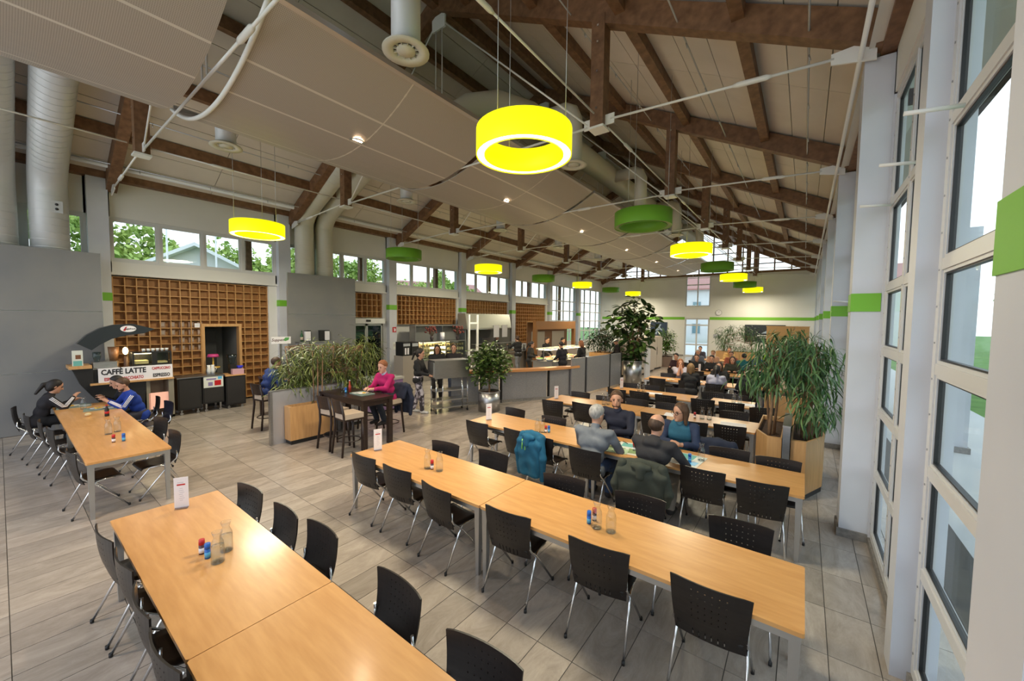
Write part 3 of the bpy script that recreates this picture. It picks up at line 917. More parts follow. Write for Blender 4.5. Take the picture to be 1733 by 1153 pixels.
def make_chair(label):
    root = thing('dining_chair', label, 'chair')
    kids = []
    kids.append(link('seat', chair_seat_mesh(), root)); kids.append(link('backrest', chair_back_mesh(), root))
    for s in (-1, 1):
        kids.append(MB().tube([(s * 0.235, -0.285, 0.012), (s * 0.222, -0.10, 0.36), (s * 0.215, -0.055, 0.418), (s * 0.212, 0.0, 0.430), (s * 0.21, 0.12, 0.430)], 0.0105, 8).build('leg', chrome, root))
        kids.append(MB().tube([(s * 0.238, 0.235, 0.012), (s * 0.229, -0.03, 0.34), (s * 0.226, -0.12, 0.44), (s * 0.226, -0.175, 0.485), (s * 0.22, -0.192, 0.52), (s * 0.215, -0.188, 0.60)], 0.0105, 8).build('leg', chrome, root))
    kids.append(MB().tube([(-0.212, 0.0, 0.418), (0.212, 0.0, 0.418)], 0.009, 8).tube([(-0.224, -0.06, 0.395), (0.224, -0.06, 0.395)], 0.009, 8).build('crossbar', chrome, root))
    cap = MB().cyl((0, 0, 0), 0.013, 0, 0.03, 8).mesh('foot_cap', black)
    for s in (-1, 1):
        for x, y in ((s * 0.235, -0.286), (s * 0.238, 0.237)): kids.append(link('foot_cap', cap, root, (x, y, 0)))
    KIDS[root.name] = kids
    for k in kids: KIDS[k.name] = []
    return root
class _K(dict): pass
def dup_chair(proto, loc, rz, label):
    r = proto.copy(); COL.objects.link(r); r.location = loc; r.rotation_euler = (0, 0, rz); r['label'] = label
    for ch in KIDS[proto.name]:
        c = ch.copy(); COL.objects.link(c); c.parent = r
    return r
CH0 = None
def chair(x, y, rz, label):
    global CH0
    if CH0 is None:
        CH0 = make_chair(label); CH0.location = (x, y, 0); CH0.rotation_euler = (0, 0, rz); return CH0
    return dup_chair(CH0, (x, y, 0), rz, label)
# back position (x, y of the top edge) per row and side; the sitter faces the table
NEAR = {1: [(-4.44, 0.45, 4), (-3.85, 0.48, 2), (-3.20, 0.47, -2), (-2.62, 0.46, 3)],
        2: [(-4.42, 2.74, 2), (-3.75, 2.75, 3), (-3.01, 2.69, -5), (-2.10, 2.74, 4), (-1.22, 2.76, 5), (-0.43, 2.77, 1)],
        3: [(-4.40, 4.86, 0), (-3.60, 4.90, -1), (-2.32, 4.74, -2), (-1.52, 4.66, 8), (-0.90, 4.98, 2), (-0.30, 4.97, 8)],
        4: [(-4.32, 7.22, 8), (-3.70, 7.40, -4), (-2.22, 7.42, -4), (-1.50, 7.28, 8), (-0.94, 7.40, 6)],
        5: [(-3.78, 9.50, -2), (-3.22, 9.55, -1), (-2.57, 9.50, 1), (-1.77, 9.54, 6), (-1.20, 9.55, 8), (-0.62, 9.40, 30)],
        6: [(-3.55, 12.15, 0), (-2.70, 12.2, 0), (-1.95, 12.1, 5), (-1.15, 12.25, 6)],
        7: [(-3.75, 14.85, -8), (-3.0, 14.9, 0), (-2.2, 14.9, 4), (-1.35, 14.9, 0)],
        8: [(-4.03, 17.7, -20), (-3.2, 17.7, 0), (-1.84, 17.7, -8)]}
FAR = {1: [(-4.47, 1.50, 6), (-3.70, 1.52, -1), (-3.14, 1.57, 0), (-2.09, 1.55, -3), (-1.30, 1.50, 6)],
       2: [(-3.99, 3.76, 6), (-3.21, 3.88, 1), (-2.08, 3.76, 9), (-1.25, 3.82, 6), (-0.38, 3.86, 5)],
       3: [(-4.48, 6.08, -3), (-3.55, 6.0, 4), (-2.48, 6.45, 0), (-1.48, 6.40, -5), (-0.76, 6.02, 8), (-0.20, 5.98, 7)],
       4: [(-4.30, 8.52, 3), (-3.60, 8.42, -1), (-2.93, 8.56, -4), (-2.28, 8.58, 2), (-1.02, 8.62, 12)],
       5: [(-3.83, 10.65, 14), (-3.30, 10.68, 8), (-2.65, 10.7, 6), (-1.75, 10.62, 16), (-1.25, 10.66, -8)],
       6: [(-3.6, 13.55, 0), (-2.75, 13.5, 5), (-2.0, 13.5, 0), (-1.2, 13.5, 8)],
       7: [(-3.6, 16.15, 0), (-2.8, 16.1, 5), (-1.9, 16.2, 0)],
       8: [(-3.9, 18.9, 5), (-3.1, 18.9, 0), (-2.2, 18.9, 0)]}
def place(x, y, deg, side, label):
    rz = math.radians(deg) + (0 if side == 'near' else PI)
    o = Vector((0, -0.238, 0)); o.rotate(Euler((0, 0, rz)))
    return chair(x - o.x, y - o.y, rz, label)
SPEC = {('near', 3, 1): ' with a teal jacket', ('near', 3, 3): ' with an olive jacket', ('far', 3, 3): ' of the vest wearer'}
for side, D in (('near', NEAR), ('far', FAR)):
    for r, lst in D.items():
        for i, (x, y, dg) in enumerate(lst):
            lab = 'black chair, %s along the %s side of the %s row' % (ORD[i], side, ROWS[r][2]) + SPEC.get((side, r, i), '')
            place(x, y, dg, side, lab)
for i, (x, y, dg) in enumerate([(-11.72, 0.12, -6), (-10.75, 0.24, 5), (-9.95, 0.36, 0), (-9.2, 0.42, 5), (-7.45, 0.50, 5)]):
    place(x, y, dg, 'near', 'black ply chair, %s from the grey wall on the near side of the left table' % ORD[i])
for i, (x, y, dg) in enumerate([(-11.05, 2.02, -4), (-10.3, 2.05, 5), (-8.76, 1.63, 10), (-7.55, 1.56, 4)]):
    place(x, y, dg, 'far', 'black ply chair, %s from the grey wall on the far side of the left table' % ORD[i])

# ================================================================== TABLEWARE
TZ = 0.74
def carafe_proto():
    root = thing('water_carafe', 'x', 'carafe')
    MB().lathe([(0.0001, 0.004), (0.040, 0.004), (0.044, 0.012), (0.044, 0.13), (0.040, 0.155), (0.026, 0.185), (0.024, 0.195), (0.036, 0.235), (0.034, 0.235), (0.022, 0.196), (0.038, 0.152), (0.0415, 0.13), (0.0415, 0.014), (0.0001, 0.010)], 18).build('glass_body', carafe_m, root)
    MB().lathe([(0.0001, 0.0), (0.041, 0.0), (0.044, 0.006), (0.040, 0.012), (0.0001, 0.014)], 18).build('base', glassmat('thick_glass', (0.90, 0.93, 0.94), 0.9, 1.8), root)
    return root
PROTO = {}
def clone(kind, maker, loc, rz, label, group=None):
    if kind not in PROTO:
        r = maker(); PROTO[kind] = (r, [(c, list(c.children)) for c in list(r.children)])
        r.location = loc; r.rotation_euler = (0, 0, rz); r['label'] = label
        if group: r['group'] = group
        return r
    p, kids = PROTO[kind]
    r = p.copy(); COL.objects.link(r); r.location = loc; r.rotation_euler = (0, 0, rz); r['label'] = label
    if group: r['group'] = group
    elif r.get('group'): del r['group']
    for c, gs in kids:
        d = c.copy(); COL.objects.link(d); d.parent = r
        for g in gs:
            e = g.copy(); COL.objects.link(e); e.parent = d
    return r
def full_carafe():
    r = carafe_proto()
    MB().lathe([(0.0001, 0.015), (0.041, 0.015), (0.041, 0.13), (0.0001, 0.131)], 16).build('water', water_g, r)
    return r
def shaker(cap, lab):
    def f():
        root = thing('spice_shaker', 'x', 'shaker')
        MB().cyl((0, 0, 0), 0.020, 0, 0.075, 14).build('jar', lab, root)
        MB().cyl((0, 0, 0), 0.0205, 0.012, 0.05, 14).build('label_sleeve', label_white if lab is not blue else cyan, root)
        MB().cyl((0, 0, 0), 0.021, 0.075, 0.115, 14, 0.019).build('cap', cap, root)
        return root
    return f
rs = shaker(red, mat('dark_pepper', (0.10, 0.04, 0.05), 0.4)); bs = shaker(blue, blue)
def carafe(x, y, lab, full=False):
    clone('cf' if full else 'c', full_carafe if full else carafe_proto, (x, y, TZ), 0, lab)
def red_s(x, y, lab, z=TZ): clone('rs', rs, (x, y, z), 0.3, lab)
def blue_s(x, y, lab, z=TZ): clone('bs', bs, (x, y, z), 0.1, lab)
def card():
    root = thing('menu_card', 'x', 'menu card')
    MB().box((0, 0, 0.155), (0.11, 0.004, 0.29)).build('sheet', label_white, root)
    MB().b2(-0.05, 0.05, -0.035, 0.035, 0, 0.006).b2(-0.05, 0.05, -0.004, 0.004, 0.006, 0.012).build('foot', glassmat('acrylic', (0.9, 0.9, 0.95), 1.0), root)
    for s in (-1, 1):
        MB().b2(-0.032, 0.032, s * 0.0022, s * 0.0026, 0.222, 0.236).build('red_bar', red, root)
        p = MB()
        p.b2(-0.028, 0.020, s * 0.0022, s * 0.0025, 0.248, 0.252)
        for q in range(7): p.b2(-0.012 - 0.006 * (q % 2), 0.012 + 0.006 * (q % 3), s * 0.0022, s * 0.0025, 0.19 - 0.019 * q, 0.193 - 0.019 * q)
        p.build('print_lines', mat('grey_print', (0.42, 0.42, 0.50), 0.7), root)
    return root
def menu(x, y, rz, lab): clone('card', card, (x, y, TZ), rz, lab)
menu(-4.70, 1.0, 1.10, 'white menu card standing at the left end of the front table')
menu(-4.68, 3.13, 1.2, 'white menu card standing at the left end of the second table row')
menu(-4.55, 5.36, 1.1, 'white menu card standing at the left end of the third table row')
menu(-4.58, 7.83, 1.1, 'white menu card standing at the left end of the fourth table row')
menu(-3.92, 10.2, 1.1, 'white menu card standing at the left end of the fifth table row')
menu(-3.0, 15.4, 1.1, 'white menu card standing far back between the seated diners')
carafe(-3.44, 0.93, 'nearer water filled carafe on the front table', True)
carafe(-3.56, 1.02, 'farther water filled carafe on the front table', True)
blue_s(-3.56, 0.90, 'blue capped shaker beside the carafes on the front table')
red_s(-3.66, 0.89, 'red capped shaker left of the carafes on the front table')
carafe(-1.40, 3.14, 'left glass carafe on the right half of the second row')
carafe(-1.275, 3.155, 'right glass carafe on the right half of the second row')
blue_s(-1.49, 3.17, 'blue capped shaker beside the carafes on the right of the second row')
red_s(-1.475, 3.25, 'red capped shaker peeping over the blue one on the second row')
carafe(-3.63, 3.12, 'left glass carafe on the left half of the second row')
carafe(-3.46, 3.16, 'right glass carafe on the left half of the second row')
red_s(-3.57, 3.14, 'red capped shaker between the carafes on the second row')
carafe(-3.43, 5.27, 'left glass carafe on the left half of the third row')
carafe(-3.36, 5.32, 'right glass carafe on the left half of the third row')
red_s(-3.31, 5.34, 'red capped shaker beside the carafes on the third row')
blue_s(-3.27, 5.37, 'blue capped shaker beside the carafes on the third row')
carafe(-1.92, 5.62, 'glass carafe on the table before the man in navy')
carafe(-1.02, 5.55, 'glass carafe on the table before the woman in the blue vest')
red_s(-1.86, 5.38, 'red capped shaker between the two men facing away')
blue_s(-1.13, 5.40, 'blue capped shaker right of the man in the dark hoodie')
for r, pts in ((4, [(-3.45, 7.95), (-3.38, 8.02), (-1.48, 7.98), (-1.36, 8.0)]), (5, [(-3.42, 10.1), (-3.3, 10.12), (-1.22, 10.05), (-1.10, 10.06)]), (6, [(-2.1, 12.8), (-2.6, 12.9)])):
    for i, (x, y) in enumerate(pts): carafe(x, y, 'glass carafe, %s from the left along the %s table row' % (ORD[i], ROWS[r][2]))
red_s(-1.60, 7.95, 'red capped shaker left of the carafes on the fourth row')
carafe(-8.53, 0.97, 'glass carafe nearest the camera on the far left table')
carafe(-8.62, 1.08, 'glass carafe behind the other one on the far left table')
red_s(-7.93, 0.95, 'red capped shaker on the far left table')
blue_s(-7.90, 1.05, 'blue capped shaker on the far left table')
carafe(-11.2, 0.95, 'glass carafe between the tracksuit diners by the grey wall')
def drink(x, y, lab):
    r = thing('drink_bottle', lab, 'bottle', (x, y, TZ))
    MB().lathe([(0.001, 0), (0.03, 0), (0.032, 0.02), (0.029, 0.08), (0.031, 0.12), (0.013, 0.17), (0.012, 0.2), (0.001, 0.2)], 14).build('bottle_body', black, r)
    MB().cyl((0, 0, 0), 0.0325, 0.05, 0.09, 14).build('label_sleeve', red, r)
    MB().cyl((0, 0, 0), 0.015, 0.19, 0.212, 10).build('cap', red, r)
drink(-10.1, 1.14, 'dark cola bottle with red label by the tracksuit diners')
r = thing('bread_roll', 'small pale bread roll on the far left table', 'bread', (-10.35, 0.93, TZ))
MB().ell((0, 0, 0.03), (0.045, 0.045, 0.032), 14, 8).build('crust', mat('bread', (0.66, 0.52, 0.28), 0.8), r)
# meal trays
def tray(x, y, rz, lab, z=TZ, stuff=0):
    r = thing('meal_tray', lab, 'tray', (x, y, z), rz)
    MB().prism([(-0.22, -0.155), (0.22, -0.155), (0.23, -0.145), (0.23, 0.145), (0.22, 0.155), (-0.22, 0.155), (-0.23, 0.145), (-0.23, -0.145)], 2, 0.001, 0.010).build('tray_base', tray_m, r)
    MB().b2(-0.23, 0.23, -0.156, -0.146, 0.01, 0.02).b2(-0.23, 0.23, 0.146, 0.156, 0.01, 0.02).b2(-0.232, -0.222, -0.15, 0.15, 0.01, 0.02).b2(0.222, 0.232, -0.15, 0.15, 0.01, 0.02).build('rim', tray_m, r)
    c, s = math.cos(rz), math.sin(rz)
    def at(u, v): return (x + c * u - s * v, y + s * u + c * v, z + 0.011)
    p = thing('plate', 'white plate of food on the ' + lab[lab.find('tray'):][:60], 'plate', at(-0.04, 0.0))
    MB().lathe([(0.001, 0), (0.07, 0), (0.115, 0.018), (0.112, 0.021), (0.068, 0.006), (0.001, 0.006)], 22).build('dish', white_gloss, p)
    fm = MB()
    rnd = random.Random(int(x * 100))
    for q in range(9):
        a = rnd.random() * 6.28; d = rnd.random() * 0.05
        fm.ell((d * math.cos(a), d * math.sin(a), 0.015 + 0.008 * rnd.random()), (0.022, 0.018, 0.013), 8, 5)
    fm.build('serving', food, p)['kind'] = 'stuff'
    n = thing('paper_napkin', 'folded napkin with cutlery on the ' + lab[lab.find('tray'):][:60], 'napkin', at(0.15, 0.02))
    MB().b2(-0.05, 0.05, -0.09, 0.09, 0, 0.003).build('sheet', label_white, n)
    MB().b2(-0.02, -0.008, -0.085, 0.085, 0.003, 0.006).b2(0.008, 0.018, -0.08, 0.085, 0.003, 0.006).build('cutlery', chrome, n)
tray(-11.62, 0.86, 1.5, 'grey tray before the woman in the black tracksuit')
tray(-10.95, 1.16, 1.45, 'grey tray before the man in the blue tracksuit top')
# papers, pens and magazine on the third row
def sheet(x, y, rz, w, h, lab, m, z=TZ, cols=None):
    r = thing('printed_plan', lab, 'paper', (x, y, z), rz)
    MB().b2(-w / 2, w / 2, -h / 2, h / 2, 0.0005, 0.003).build('sheet', m, r)
    for n, (c, a) in enumerate(cols or []):
        MB().b2(a[0] * w / 2, a[1] * w / 2, a[2] * h / 2, a[3] * h / 2, 0.003, 0.0036).build('printed_field', c, r)
pg = mat('print_green', (0.24, 0.36, 0.16), 0.6); pb = mat('print_teal', (0.15, 0.45, 0.42), 0.6)
sheet(-2.02, 5.42, 0.12, 0.62, 0.52, 'large printed plan spread between the two men on the third row', paper, TZ, [(pg, (-0.9, 0.1, -0.85, -0.1)), (pb, (-0.2, 0.9, 0.2, 0.85)), (pg, (0.25, 0.9, -0.8, 0.0))])
sheet(-1.30, 5.48, -0.1, 0.62, 0.50, 'printed plan with blue fields before the man in the dark hoodie', paper, TZ, [(cyan, (0.4, 0.9, -0.7, -0.1)), (pb, (-0.9, 0.6, 0.1, 0.9))])
for i, (x, y, rz) in enumerate([(-2.2, 5.66, -0.7), (-2.08, 5.64, -0.6)]):
    r = thing('ballpoint_pen', '%s dark pen lying on the plan before the man in navy' % ('left', 'right')[i], 'pen', (x, y, TZ + 0.009), rz)
    MB().tube([(-0.07, 0, 0), (0.06, 0, 0)], 0.005, 8).build('barrel', black, r); MB().tube([(0.06, 0, 0), (0.075, 0, 0)], [0.005, 0.001], 8).build('tip', chrome, r)
r = thing('green_leaflet', 'green fold-out leaflet before the man in the grey sweater', 'paper', (-2.08, 5.22, TZ + 0.005), 0.15)
MB().b2(-0.18, 0.18, -0.11, 0.11, 0, 0.002).build('sheet', mat('pale_green_paper', (0.45, 0.60, 0.38), 0.6), r)
for i, (x, y, r_) in enumerate([(-1.95, 7.95, 4), (-3.0, 10.0, 5), (-0.95, 7.88, 4), (-1.0, 10.0, 5)]):
    o = thing('place_mat', 'white sheet lying on the %s table row, %s along it' % (ROWS[r_][2], ('left', 'right')[i > 1]), 'paper', (x, y, TZ), 0.1)
    MB().b2(-0.2, 0.2, -0.15, 0.15, 0.0005, 0.003).build('sheet', label_white, o)

# ================================================================== BAR TABLE AND STOOLS
bt = thing('bar_table', 'tall dark wenge bar table with the man in the pink sweater', 'table', (-7.52, 4.50, 0), 0.03)
MB().b2(-0.80, 0.80, -0.35, 0.35, 0.94, 0.99).build('tabletop', darkwood, bt)
MB().b2(-0.74, 0.74, -0.31, -0.28, 0.85, 0.94).b2(-0.74, 0.74, 0.28, 0.31, 0.85, 0.94).b2(-0.76, -0.73, -0.3, 0.3, 0.85, 0.94).b2(0.73, 0.76, -0.3, 0.3, 0.85, 0.94).build('apron', darkwood, bt)
for sx in (-1, 1):
    for sy in (-1, 1): MB().b2(-0.045, 0.045, -0.045, 0.045, 0, 0.94).build('leg', darkwood, bt, (sx * 0.745, sy * 0.295, 0))
def stool(x, y, rz, lab):
    def mk():
        r = thing('bar_stool', 'x', 'stool', (0, 0, 0), 0, None)
        MB().box((0, 0, 0.735), (0.40, 0.38, 0.10)).build('seat', cream, r)
        MB().b2(-0.20, 0.20, -0.19, 0.19, 0.655, 0.69).build('seat_frame', darkwood, r)
        for sx in (-1, 1):
            MB().tube([(sx * 0.20, 0.20, 0.0), (sx * 0.18, 0.165, 0.66)], [0.021, 0.024], 8).build('leg', darkwood, r)
            MB().tube([(sx * 0.20, -0.24, 0.0), (sx * 0.18, -0.185, 0.55), (sx * 0.18, -0.19, 0.75), (sx * 0.185, -0.25, 1.05)], [0.021, 0.024, 0.024, 0.020], 8).build('leg', darkwood, r)
        b = MB()
        for i in range(6):
            u0, u1 = -0.185 + 0.37 * i / 6, -0.185 + 0.37 * (i + 1) / 6
            c0, c1 = -0.03 * (1 - (u0 / 0.185) ** 2), -0.03 * (1 - (u1 / 0.185) ** 2)
            b.prism([(u0, -0.205 + c0), (u1, -0.205 + c1), (u1, -0.185 + c1), (u0, -0.185 + c0)], 2, 0.80, 1.06)
        for i in range(len(b.v)):
            v = b.v[i]; b.v[i] = (v[0], v[1] - 0.18 * (v[2] - 0.8), v[2])
        b.build('backrest', darkwood, r)
        fr = MB()
        ring = [(0.21 * math.cos(a), 0.20 * math.sin(a), 0.26) for a in np.linspace(0, 2 * PI, 19)]
        fr.tube(ring, 0.011, 6, False); fr.build('foot_ring', darkwood, r)
        return r
    clone('stool', mk, (x, y, 0), rz, lab)
stool(-7.42, 3.98, 0.1, 'cream seated bar stool on the near side, left of the pair at the bar table')
stool(-6.88, 3.98, -0.05, 'cream seated bar stool on the near side, right of the pair at the bar table')
stool(-7.35, 5.22, PI + 0.1, 'bar stool under the man in the pink sweater')
stool(-8.0, 5.15, PI - 0.1, 'empty bar stool on the far side of the bar table')
stool(-9.95, 3.72, 0.15, 'bar stool at the left of the plant trough under the person in blue')
tb = thing('bar_table', 'second tall dark bar table behind the leafy trough', 'table', (-10.6, 4.35, 0), 0.0)
MB().b2(-0.75, 0.75, -0.3, 0.3, 0.98, 1.03).build('tabletop', darkwood, tb)
for sx in (-1, 1):
    for sy in (-1, 1): MB().b2(-0.04, 0.04, -0.04, 0.04, 0, 0.98).build('leg', darkwood, tb, (sx * 0.69, sy * 0.25, 0))
tray(-7.35, 4.55, PI, 'tray before the man in the pink sweater', 0.99)
clone('cf', full_carafe, (-7.86, 4.42, 0.99), 0, 'water carafe on the tall dark bar table')
blue_s(-7.72, 4.40, 'blue capped shaker on the tall dark bar table', 0.99)
r = thing('sauce_bottle', 'slim red sauce bottle standing on the dark bar table', 'bottle', (-7.74, 4.50, 0.99))
MB().lathe([(0.001, 0), (0.028, 0), (0.028, 0.13), (0.012, 0.18), (0.012, 0.24), (0.001, 0.24)], 12).build('bottle_body', mat('sauce_red', (0.42, 0.05, 0.03), 0.25), r); MB().cyl((0, 0, 0), 0.014, 0.24, 0.26, 10).build('cap', label_white, r)

# ================================================================== LEFT WALL: LATTICES, PANELS, CAFE
def lattice(y0, y1, z0, z1, lab, hole=None, pitch=0.215):
    root = thing('lattice_wall', lab, 'wall lattice', (-14.0, (y0 + y1) / 2, z0))
    def loc(y, z): return (0, y - (y0 + y1) / 2, z - z0)
    if hole is None:
        ubox('backing', lattice_back, (-0.16, 0, (z1 - z0) / 2), (0.02, y1 - y0, z1 - z0), root)
    else:
        ha, hb, hz = hole; c = (y0 + y1) / 2
        for a, b, e, f in ((y0, ha, z0, z1), (hb, y1, z0, z1), (ha, hb, hz, z1)):
            ubox('backing', lattice_back, (-0.16, (a + b) / 2 - c, (e + f) / 2 - z0), (0.02, b - a, f - e), root)
    n = max(1, round((y1 - y0) / pitch)); p = (y1 - y0) / n
    for i in range(n + 1):
        y = y0 + i * p; a = z0
        if hole and hole[0] - 0.02 < y < hole[1] + 0.02: a = hole[2]
        l = loc(y, (a + z1) / 2)
        ubox('upright_slat', lattice_m, (-0.075, l[1], l[2]), (0.15, 0.022, z1 - a), root)
    n = max(1, round((z1 - z0) / pitch)); p = (z1 - z0) / n
    for j in range(n + 1):
        z = z0 + j * p
        segs = [(y0, y1)]
        if hole and z < hole[2] - 0.02: segs = [(y0, hole[0]), (hole[1], y1)]
        for a, b in segs:
            l = loc((a + b) / 2, z)
            ubox('cross_slat', lattice_m, (-0.077, l[1], l[2]), (0.144, b - a, 0.02), root)
    return root
L1 = lattice(1.78, 5.32, 0.05, 3.56, 'tall oak cube lattice wall behind the coffee counter', (3.62, 4.50, 2.34))
o = thing('doorway_frame', 'beech framed doorway opening in the oak lattice behind the coffee counter', 'door frame', (-14.0, 4.06, 0))
MB().b2(-0.2, 0.03, -0.50, -0.43, 0, 2.36).b2(-0.2, 0.03, 0.43, 0.50, 0, 2.36).b2(-0.2, 0.03, -0.43, 0.43, 2.28, 2.36).build('casing', beech_v, o)
MB().b2(-1.6, -0.2, -0.47, -0.45, 0, 2.4).b2(-1.6, -0.2, 0.45, 0.47, 0, 2.4).b2(-1.6, -1.58, -0.47, 0.47, 0, 2.4).b2(-1.6, -0.2, -0.47, 0.47, 2.4, 2.42).build('recess', mat('dim_room', (0.22, 0.22, 0.21), 0.8), o)
MB().b2(-0.95, -0.90, -0.40, 0.10, 0, 2.2).build('inner_door', mat('dark_door', (0.03, 0.032, 0.035), 0.5), o)
o = thing('wall_switch', 'small white switch plate on the oak lattice by the doorway', 'switch', (-13.99, 3.46, 2.32))
MB().b2(0, 0.015, -0.06, 0.06, -0.06, 0.06).build('plate', label_white, o); MB().b2(0.015, 0.022, -0.025, 0.025, -0.03, 0.03).build('rocker', white_gloss, o)
for i in range(19):       # small pictures standing in the lattice cells
    yy = 1.78 + 0.2082 * (0.5 + [1, 2, 4, 5, 6, 7, 8, 4, 5, 6, 7, 8, 6, 7, 8, 5, 6, 7, 8][i]); zz = 0.05 + 0.2194 * ([9, 9, 10, 10, 10, 10, 10, 9, 9, 9, 9, 9, 8, 8, 8, 7, 7, 7, 7][i]) + 0.012
    o = thing('picture_card', 'small grey picture card in the oak lattice, %s row above the floor, %s column' % (ORD[[9, 9, 10, 10, 10, 10, 10, 9, 9, 9, 9, 9, 8, 8, 8, 7, 7, 7, 7][i]], ORD[[1, 2, 4, 5, 6, 7, 8, 4, 5, 6, 7, 8, 6, 7, 8, 5, 6, 7, 8][i]]), 'picture', (-14.09, yy, zz), 0, 'picture cards in the lattice cells')
    MB().b2(0, 0.012, -0.06, 0.06, 0, 0.16).build('card', mat('grey_card', (0.33, 0.22, 0.16), 0.6), o)
    MB().b2(0.012, 0.014, -0.04, 0.04, 0.04, 0.13).build('picture', mat('card_picture', (0.42, 0.36, 0.33), 0.6), o)
lattice(8.02, 9.6, 2.62, 3.56, 'small oak lattice above the automatic glass door')
lattice(10.15, 13.85, 2.34, 3.56, 'oak lattice above the cake display')
lattice(14.4, 18.05, 2.34, 3.56, 'oak lattice behind the kitchen hood')
lattice(18.6, 22.2, 1.0, 3.56, 'oak lattice left of the wooden kiosk')

def gpanel(y0, y1, z1, x, lab, joints):
    root = thing('grey_wall_panel', lab, 'wall panel', (x, (y0 + y1) / 2, 0))
    zz = [0] + joints + [z1]
    for a, b in zip(zz[:-1], zz[1:]):
        ubox('sheet', greypanel, (-0.02, 0, (a + b) / 2), (0.04, y1 - y0, b - a - 0.016), root)
    ubox('backing_frame', white_gloss, (-0.05, 0, z1 / 2), (0.03, y1 - y0 - 0.02, z1 - 0.02), root)
    for s in (-1, 1): ubox('side_edge', alu, (-0.03, s * ((y1 - y0) / 2 + 0.004), z1 / 2), (0.07, 0.008, z1), root)
gpanel(-4.5, 1.50, 4.03, -13.24, 'huge grey metal panel at the far left below the white ducts', [1.32, 2.66])
gpanel(5.62, 7.95, 4.02, -13.24, 'grey metal panel between the columns below the cream ducts', [1.3, 2.68])

# coffee counter with its arched sign
cb = thing('coffee_bar', 'black boat shaped coffee bar with an arched sign canopy', 'coffee bar', (-12.6, 1.8, 0))
def rel(y, z): return (y - 1.8, z)
arch_top = [(1.018, 1.955), (1.169, 2.138), (1.37, 2.285), (1.585, 2.363), (1.911, 2.385), (2.297, 2.259)]
arch_bot = [(2.096, 2.159), (1.82, 2.122), (1.556, 2.044), (1.358, 1.912), (1.232, 1.80)]
m = MB()
ct = [arch_top[0], arch_top[1], arch_top[2], arch_top[3], arch_top[4], arch_top[5]]
cbm = [arch_bot[4], arch_bot[3], arch_bot[2], arch_bot[1], arch_bot[0], arch_top[5]]
for i in range(5):
    q = [rel(*ct[i]), rel(*ct[i + 1]), rel(*cbm[i + 1]), rel(*cbm[i])]
    if i == 4: q = [rel(*ct[4]), rel(*ct[5]), rel(*cbm[4])]
    m.prism(q, 0, -0.25, 0.0)
navy_b = mat('blue_black_panel', (0.02, 0.026, 0.034), 0.3)
m.build('arch_canopy', navy_b, cb)
MB().prism([rel(0.905, 1.45), rel(0.97, 1.288), rel(1.051, 1.035), rel(1.191, 0.796), rel(1.33, 0.60), rel(1.5, 0.42), rel(1.75, 0.25), rel(2.05, 0.12), rel(2.1, 1.0), rel(1.24, 1.06), rel(1.239, 1.40)], 0, -0.30, 0.0).build('hull', black, cb)
MB().b2(-0.55, 0.06, -0.92, -0.58, 1.40, 1.47).build('hull_shelf', beech_v, cb)
MB().b2(-0.50, 0.10, -0.62, 0.80, 1.02, 1.06).build('counter_top', beech_v, cb)
MB().b2(-0.45, 0.0, 0.30, 0.37, 0.08, 1.02).b2(-0.45, 0.06, 0.70, 0.80, 0.0, 1.02).b2(-0.5, 0.06, 0.30, 0.80, 0.06, 0.12).b2(-0.5, -0.46, 0.3, 0.8, 0.1, 1.02).build('side_stand', mat('olive_panel', (0.26, 0.235, 0.18), 0.5), cb)
MB().b2(-0.02, 0.0, 0.34, 0.70, 0.30, 0.70).build('lit_picture', mat('pink_print', (0.62, 0.36, 0.28), 0.6, emit=(1, 0.5, 0.35), estr=0.25), cb)
sg = MB().b2(0.02, 0.05, -0.49, 0.785, 1.06, 1.385).build('sign_board', label_white, cb)
XR90 = (PI / 2, 0, PI / 2)
ink = mat('black_lettering', (0.012, 0.012, 0.02), 0.5)
text('lettering', 'CAFFÈ LATTE', 0.165, ink, sg, (0.052, -0.075, 1.285), XR90, 0.001, 'CENTER', 0.006, 0, 0.76)
text('lettering', 'ESPRESSO MACCHIATO', 0.10, red, sg, (0.052, -0.075, 1.125), XR90, 0.001, 'CENTER', 0.003, 0, 0.62)
text('lettering', 'CAPPUCCINO', 0.09, red, sg, (0.052, 0.575, 1.305), XR90, 0.001, 'CENTER', 0.003, 0, 0.60)
text('lettering', 'ESPRESSO', 0.115, ink, sg, (0.052, 0.575, 1.135), XR90, 0.001, 'CENTER', 0.004, 0, 0.64)
lg = MB(); 
lg.prism([(0.135 * math.cos(a), 0.075 * math.sin(a)) for a in np.linspace(0, 2 * PI, 24, False)], 0, 0.0, 0.006)
lo_ = lg.build('logo_oval', label_white, cb, (0.0, 0.03, 2.27))
MB().prism([(-0.09, -0.035), (-0.045, 0.045), (-0.02, 0.045), (-0.05, -0.01), (-0.02, 0.0), (-0.06, -0.05)], 0, 0.006, 0.009).build('red_swoosh', red, lo_)
text('lettering', 'Segafredo', 0.05, ink, lo_, (0.008, 0.03, 0.0), XR90, 0.001, 'CENTER', 0.001, 0.2)
